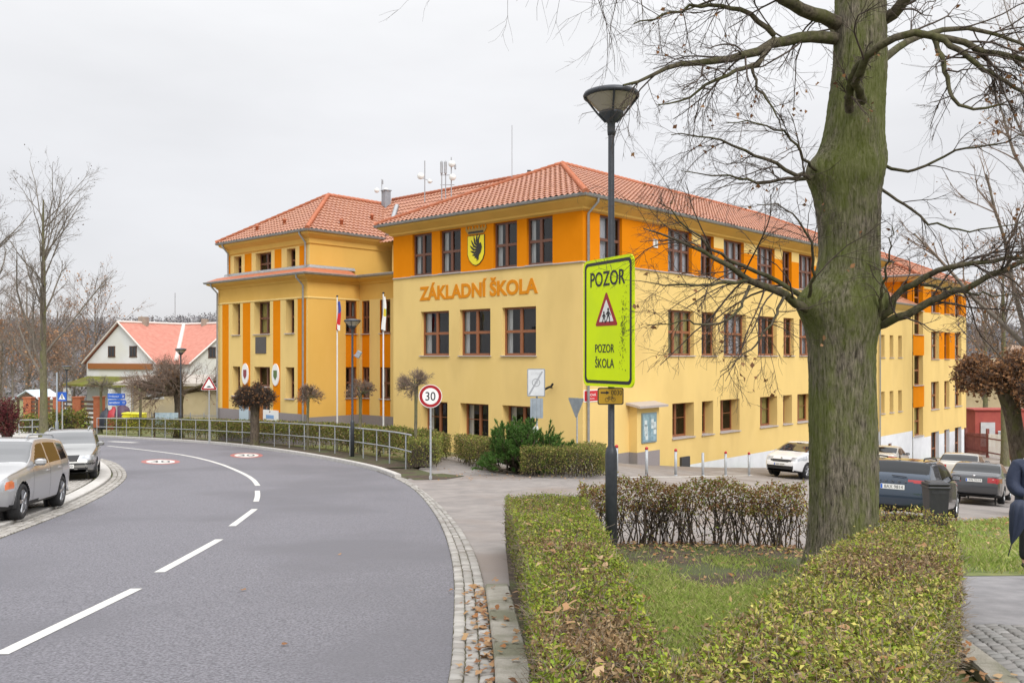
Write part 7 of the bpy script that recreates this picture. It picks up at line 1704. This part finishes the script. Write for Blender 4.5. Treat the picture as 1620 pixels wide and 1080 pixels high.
# buildings and fence right of the far wing
m_ocb = M('ochre_wall', (.42, .34, .20), (.50, .41, .26), .8, rough=.9); m_bw = M('brick_wall_far', (.36, .24, .17), (.44, .31, .22), .7, rough=.9); m_rw = M('red_shed', (.32, .06, .05), (.38, .08, .06), 1.5, rough=.8); m_gs = M('grey_sheet', (.42, .43, .45), (.52, .53, .55), 1.5, rough=.6)
f_ = Fac(P(1500, 0, 92)[:2], unit(np.array([.95, -.3]))); base = GP(1560, 92); bo = thing('ochre_house', 'ochre and brick house with a lean-to behind the far wing', 'house', tuple(base)); BO = Vector(base); mb = MB()
for (u0, u1, z0, z1, mi) in ((0, 6.2, -11, -1.5, 0), (6.2, 18, -11, 0, 1)):
    q = [f_.p(u0, z0), f_.p(u1, z0), f_.p(u1, z1), f_.p(u0, z1)]; mb.quad(*[p - BO for p in q], mi); q2 = [f_.p(u0, z1), f_.p(u1, z1), f_.p(u1, z1 + 1.2, -6), f_.p(u0, z1 + 1.2, -6)]; mb.quad(*[p - BO for p in q2], mi); q3 = [f_.p(u0, z0), f_.p(u0, z1), f_.p(u0, z1 + 1.2, -6), f_.p(u0, z0, -6)]; mb.quad(*[p - BO for p in q3], mi)
mb.build('wall', [m_ocb, m_bw], bo)
ur = f_.u(1545); mb = MB(); q = [f_.p(ur - 1.4, f_.z(ur, 650), .02), f_.p(ur + 1.6, f_.z(ur, 650), .02), f_.p(ur + 1.9, f_.z(ur, 663), 1.4), f_.p(ur - 1.7, f_.z(ur, 663), 1.4)]; mb.add([p - BO for p in q] + [p - BO - Vector((0, 0, .12)) for p in q], [(3, 2, 1, 0), (4, 5, 6, 7), (2, 3, 7, 6), (1, 2, 6, 5), (3, 0, 4, 7)]); mb.build('lean_to_roof', m_gs, bo)
simple_window(bo, f_, f_.u(1533), f_.z(f_.u(1533), 684), 1.0, .7, BO); simple_window(bo, f_, f_.u(1528), f_.z(f_.u(1528), 672), 1.0, .5, BO)
g2 = GP(1575, 80); sd2 = thing('red_shed', 'dark red shed with grey sheets stacked in front, right of the far wing', 'shed', tuple(g2)); mb = MB(); mb.box((.6, 1.4, 1.75), (4.6, 2.2, 3.9)); mb.box((.6, 1.4, 3.75), (5.0, 2.6, .12)); mb.build('wall', m_rw, sd2); mb = MB(); mb.box((-.6, .2, 1.5), (1.3, .08, 2.2)); mb.build('door', m_gs, sd2)
mb = MB(); 
for k in range(4): mb.box((1.2 + k * .05, -.1 - k * .12, 1.1), (1.9, .05, 1.5), 0, Matrix.Rotation(-.2, 3, 'X'))
mb.build('sheet_stack', M('pale_sheets', (.62, .66, .70), rough=.5), sd2)
m_fr = M('red_brown_fence', (.17, .05, .045), (.22, .075, .06), 3, rough=.8)
a, b = GP(1528, 72), GP(1600, 66); fr2 = thing('picket_fence', 'red brown wooden fence with one white gate by the far cars', 'fence', tuple(a)); d = b - a; n = int(d.length / .17); mbs = [MB(), MB()]; R_ = Matrix.Rotation(math.atan2(d.y, d.x), 3, 'Z')
for k in range(n): q = d * ((k + .5) / n); px = 810 + FPX * (a.x + q.x) / (a.y + q.y); mbs[1 if 1561 < px < 1589 else 0].box(q + Vector((0, 0, 1.0)), (.11, .03, 1.7), 0, R_)
mbs[0].build('pickets', m_fr, fr2); mbs[1].build('gate', m_swhite, fr2); mb = MB()
for h_ in (.4, 1.5): mb.box(d / 2 + Vector((0, .04, h_)), (d.length, .04, .1), 0, R_)
mb.build('fence_rail', m_fr, fr2)
for k in (0, .5, 1): mb = MB(); mb.box(d * k + Vector((0, 0, 1.1)), (.18, .18, 2.3)); mb.build('post', m_fr, fr2)
# hills with bare woods
def hill(name, y0, y1, zfun, mat, n=160, k=24):
    xs2 = np.linspace(-420, 420, n); ys2 = np.linspace(y0, y1, k); X, Y = np.meshgrid(xs2, ys2); t = (Y - y0) / (y1 - y0); Zz = -14 + (zfun(X) + 14) * np.sin(t * math.pi / 2) + rng.normal(0, .5, X.shape)
    I = np.arange(n * k).reshape(k, n); F = np.stack([I[:-1, :-1], I[:-1, 1:], I[1:, 1:], I[1:, :-1]], -1).reshape(-1, 4); V = np.stack([X, Y, Zz], -1).reshape(-1, 3)
    struct(mesh_np(name, V, F, mat, smooth=True)); return V
m_hill = M('winter_hill', (.12, .115, .12), (.17, .155, .15), .05, rough=1)
V1 = hill('hills', 190, 420, lambda x: 11.0 + 3.0 * np.sin(x * .012 + 2.0) + 1.2 * np.sin(x * .05), m_hill)
tr_ = V1[rng.random(len(V1)) < .9]; tr_ = np.repeat(tr_, 9, 0) + rng.normal(0, 1, (len(tr_) * 9, 3)) * [3.5, 5, .2]; tr_ = tr_[(abs(tr_[:, 0] + 90) < 190) | (abs(tr_[:, 0] - 200) < 120)]
n = len(tr_); hgt = rng.uniform(3.5, 7.5, n); p1_, r1_ = grow(tr_, np.column_stack([rng.normal(0, .05, (n, 2)), np.ones(n)]), hgt, np.full(n, .16), 3, .05, .1, .3)
q = np.repeat(tr_, 12, 0); hh = np.repeat(hgt, 12); t = rng.uniform(.25, 1.05, len(q)); q = q + np.column_stack([rng.normal(0, .9, len(q)) * (1.25 - t), rng.normal(0, .9, len(q)) * (1.25 - t), hh * t]); Vl, Fl = leaves(q, 1.0, .45, fold=.1)
o = mesh_np('far_woods', Vl, Fl, MI('far_wood', [(.20, .19, .21), (.24, .22, .225), (.17, .175, .195), (.26, .235, .225), (.15, .165, .165)], rough=1, trans=0)); tag(o, 'bare winter woods covering the far hills', 'woods', kind='stuff')  # wood tones lightened to blue-grey, distance haze painted into the colour

# ================================================================ PERSON WITH UMBRELLA (right edge)
def skin_mesh(name, chains, mat, parent, sub=2, root=0):
    """chains: list of [(x, y, z, r), ...]; a chain starts at the shared vertex nearest to its first point"""
    vs = []; es = []; rs = []
    for ch in chains:
        prev = None
        for i, (x, y, z, r) in enumerate(ch):
            k = None
            if i == 0:
                for j, p in enumerate(vs):
                    if (Vector(p) - Vector((x, y, z))).length < 1e-4: k = j
            if k is None: vs.append((x, y, z)); rs.append(r); k = len(vs) - 1
            if prev is not None: es.append((prev, k))
            prev = k
    me = bpy.data.meshes.new(name); me.from_pydata(vs, es, []); o = bpy.data.objects.new(name, me); COL.objects.link(o)
    m = o.modifiers.new('skin', 'SKIN'); m.use_smooth_shade = True
    for j, v in enumerate(me.skin_vertices[0].data): v.radius = (rs[j], rs[j]) if not isinstance(rs[j], tuple) else rs[j]; v.use_root = (j == root)
    s = o.modifiers.new('sub', 'SUBSURF'); s.levels = sub; s.render_levels = sub
    dg = bpy.context.evaluated_depsgraph_get(); dg.update(); nm = bpy.data.meshes.new_from_object(o.evaluated_get(dg)); bpy.data.objects.remove(o); bpy.data.meshes.remove(me)
    nm.materials.append(mat); 
    for p in nm.polygons: p.use_smooth = True
    return link(name, nm, parent)
q = GP(1636, 12.0); pr_ = thing('person', 'person in a dark navy padded coat at the right edge, holding a folded umbrella', 'person', (q[0], q[1], q[2] + .03), 0.0)
pr_.scale = (1.12, 1.08, 1.05)
m_skin = M('skin', (.55, .33, .24), rough=.5); m_coat = M('navy_coat', (.014, .022, .05), (.024, .034, .07), 6, rough=.75, bump=.4, bscale=14); m_trs = M('dark_trousers', (.02, .02, .025), rough=.9); m_shoe = M('black_shoe', (.015, .015, .015), rough=.5); m_hair = M('white_hair', (.62, .60, .57), (.74, .72, .70), 20, rough=.7); m_furc = M('pale_scarf', (.60, .58, .55), (.72, .70, .67), 12, rough=1)
# body faces left-ish, seen from its front-left: local x = image right, y = away
skin_mesh('body', [[(0, 0, .90, .13), (0, 0, 1.10, .125), (0, 0, 1.28, .14), (-.0, -.01, 1.40, .075), (0, -.03, 1.47, .055), (0, -.05, 1.55, .09), (0, -.06, 1.64, .095), (0, -.05, 1.70, .06)],
    [(0, 0, .90, .13), (-.10, 0, .84, .09), (-.10, -.02, .48, .06), (-.10, .03, .10, .04), (-.10, -.10, .04, .035), (-.10, -.18, .03, .03)], [(0, 0, .90, .13), (.10, 0, .84, .09), (.10, -.02, .48, .06), (.10, .03, .10, .04), (.10, -.10, .04, .035), (.10, -.18, .03, .03)],
    [(0, 0, 1.28, .14), (-.19, 0, 1.35, .06), (-.28, -.02, 1.08, .045), (-.15, -.21, .99, .035), (-.10, -.25, .98, .03)], [(0, 0, 1.28, .14), (.19, 0, 1.35, .06), (.27, -.02, 1.08, .045), (.13, -.22, 1.02, .035), (.08, -.25, 1.02, .03)]], m_skin, pr_)
skin_mesh('coat', [[(0, 0, .62, (.25, .18)), (0, 0, .80, (.25, .18)), (0, 0, 1.0, (.235, .17)), (0, 0, 1.2, (.225, .165)), (0, 0, 1.33, (.17, .13)), (0, -.02, 1.42, (.10, .09))], [(0, 0, 1.33, (.17, .13)), (-.20, 0, 1.35, .098), (-.265, 0, 1.20, .095), (-.275, -.03, 1.06, .09), (-.22, -.14, 1.0, .078), (-.16, -.20, .985, .055)], [(0, 0, 1.33, (.17, .13)), (.20, 0, 1.35, .088), (.29, 0, 1.20, .082), (.30, -.02, 1.07, .078), (.22, -.14, 1.02, .07), (.15, -.2, 1.02, .055)]], m_coat, pr_)
for s in (-1, 1):
    skin_mesh('trouser_leg', [[(s * .09, 0, .78, .115), (s * .10, -.01, .50, .085), (s * .10, .02, .11, .07)]], m_trs, pr_)
    skin_mesh('shoe', [[(s * .10, .05, .06, .05), (s * .10, -.06, .05, .05), (s * .10, -.20, .035, .038)]], m_shoe, pr_)
skin_mesh('hair', [[(0, -.02, 1.56, .085), (0, -.01, 1.66, .105), (0, -.035, 1.73, .075)]], m_hair, pr_); skin_mesh('scarf', [[(-.10, -.06, 1.40, .055), (0, -.12, 1.42, .055), (.10, -.06, 1.40, .055)], [(-.10, -.06, 1.40, .055), (-.06, .04, 1.43, .055), (.06, .04, 1.43, .055), (.10, -.05, 1.41, .05)]], m_furc, pr_)
mb = MB(); mb.lathe([(0, -.012), (.011, 0), (0, .012)], 8, 0, T(-.034, -.143, 1.625)); mb.lathe([(0, -.012), (.011, 0), (0, .012)], 8, 0, T(.034, -.143, 1.625)); mb.build('eyes', m_sblk, pr_)
skin_mesh('nose', [[(0, -.14, 1.62, .012), (0, -.165, 1.585, .017)]], m_skin, pr_); skin_mesh('mouth', [[(-.025, -.137, 1.545, .006), (.025, -.137, 1.545, .006)]], M('lips', (.40, .14, .12), rough=.5), pr_)
for s in (-1, 1): skin_mesh('ear', [[(s * .088, -.05, 1.64, .016), (s * .092, -.045, 1.585, .012)]], m_skin, pr_)
for i in range(4): skin_mesh('finger', [[(-.10, -.25, .985 - i * .021, .010), (-.075, -.285, .985 - i * .021, .0095), (-.04, -.28, .985 - i * .021, .009), (-.035, -.25, .985 - i * .021, .008)]], m_skin, pr_, 1)
skin_mesh('thumb', [[(-.11, -.24, .995, .012), (-.085, -.225, 1.01, .011), (-.05, -.24, 1.0, .009)]], m_skin, pr_, 1)
mb = MB(); mb.tube([(.12, -.12, 1.40), (.02, -.19, 1.25), (-.12, -.185, 1.10), (-.20, -.10, .98)], .012, 6); mb.build('bag_strap', M('grey_strap', (.12, .13, .16), rough=.7), pr_)
um = thing('umbrella', 'folded navy umbrella held point down beside the person', 'umbrella', (q[0] - .325, q[1] - .31, q[2] + 1.03), 0); um.rotation_euler = (0, .27, 0)
mb = MB(); 
prof_ = [(.012, -.60), (.03, -.55), (.07, -.43), (.115, -.22), (.125, -.10), (.09, -.03), (.03, .0)]
vs_, fs2 = [], []; nn2 = 40
for r_, z_ in prof_:
    for k in range(nn2): a = 2 * math.pi * k / nn2; rr = r_ * (1 + .22 * abs(math.sin(4 * a + z_ * 3)) - .1); vs_.append((rr * math.cos(a), rr * math.sin(a), z_))
for i in range(len(prof_) - 1):
    for k in range(nn2): j = (k + 1) % nn2; fs2.append((i * nn2 + k, i * nn2 + j, i * nn2 + nn2 + j, i * nn2 + nn2 + k))
mb.add(vs_, fs2, 0, True); mb.build('canopy', M('navy_umbrella', (.014, .022, .05), (.02, .03, .06), 5, rough=.6), um)
mb = MB(); mb.tube([(0, 0, -.78), (0, 0, -.74), (0, 0, .06)], [.006, .008, .008], 8); mb.build('shaft', m_sblk, um); mb = MB(); mb.tube([(0, 0, -.06), (0, 0, .10), (.01, 0, .14), (.05, 0, .16), (.08, 0, .13)], .014, 8); mb.build('handle', m_shoe, um)
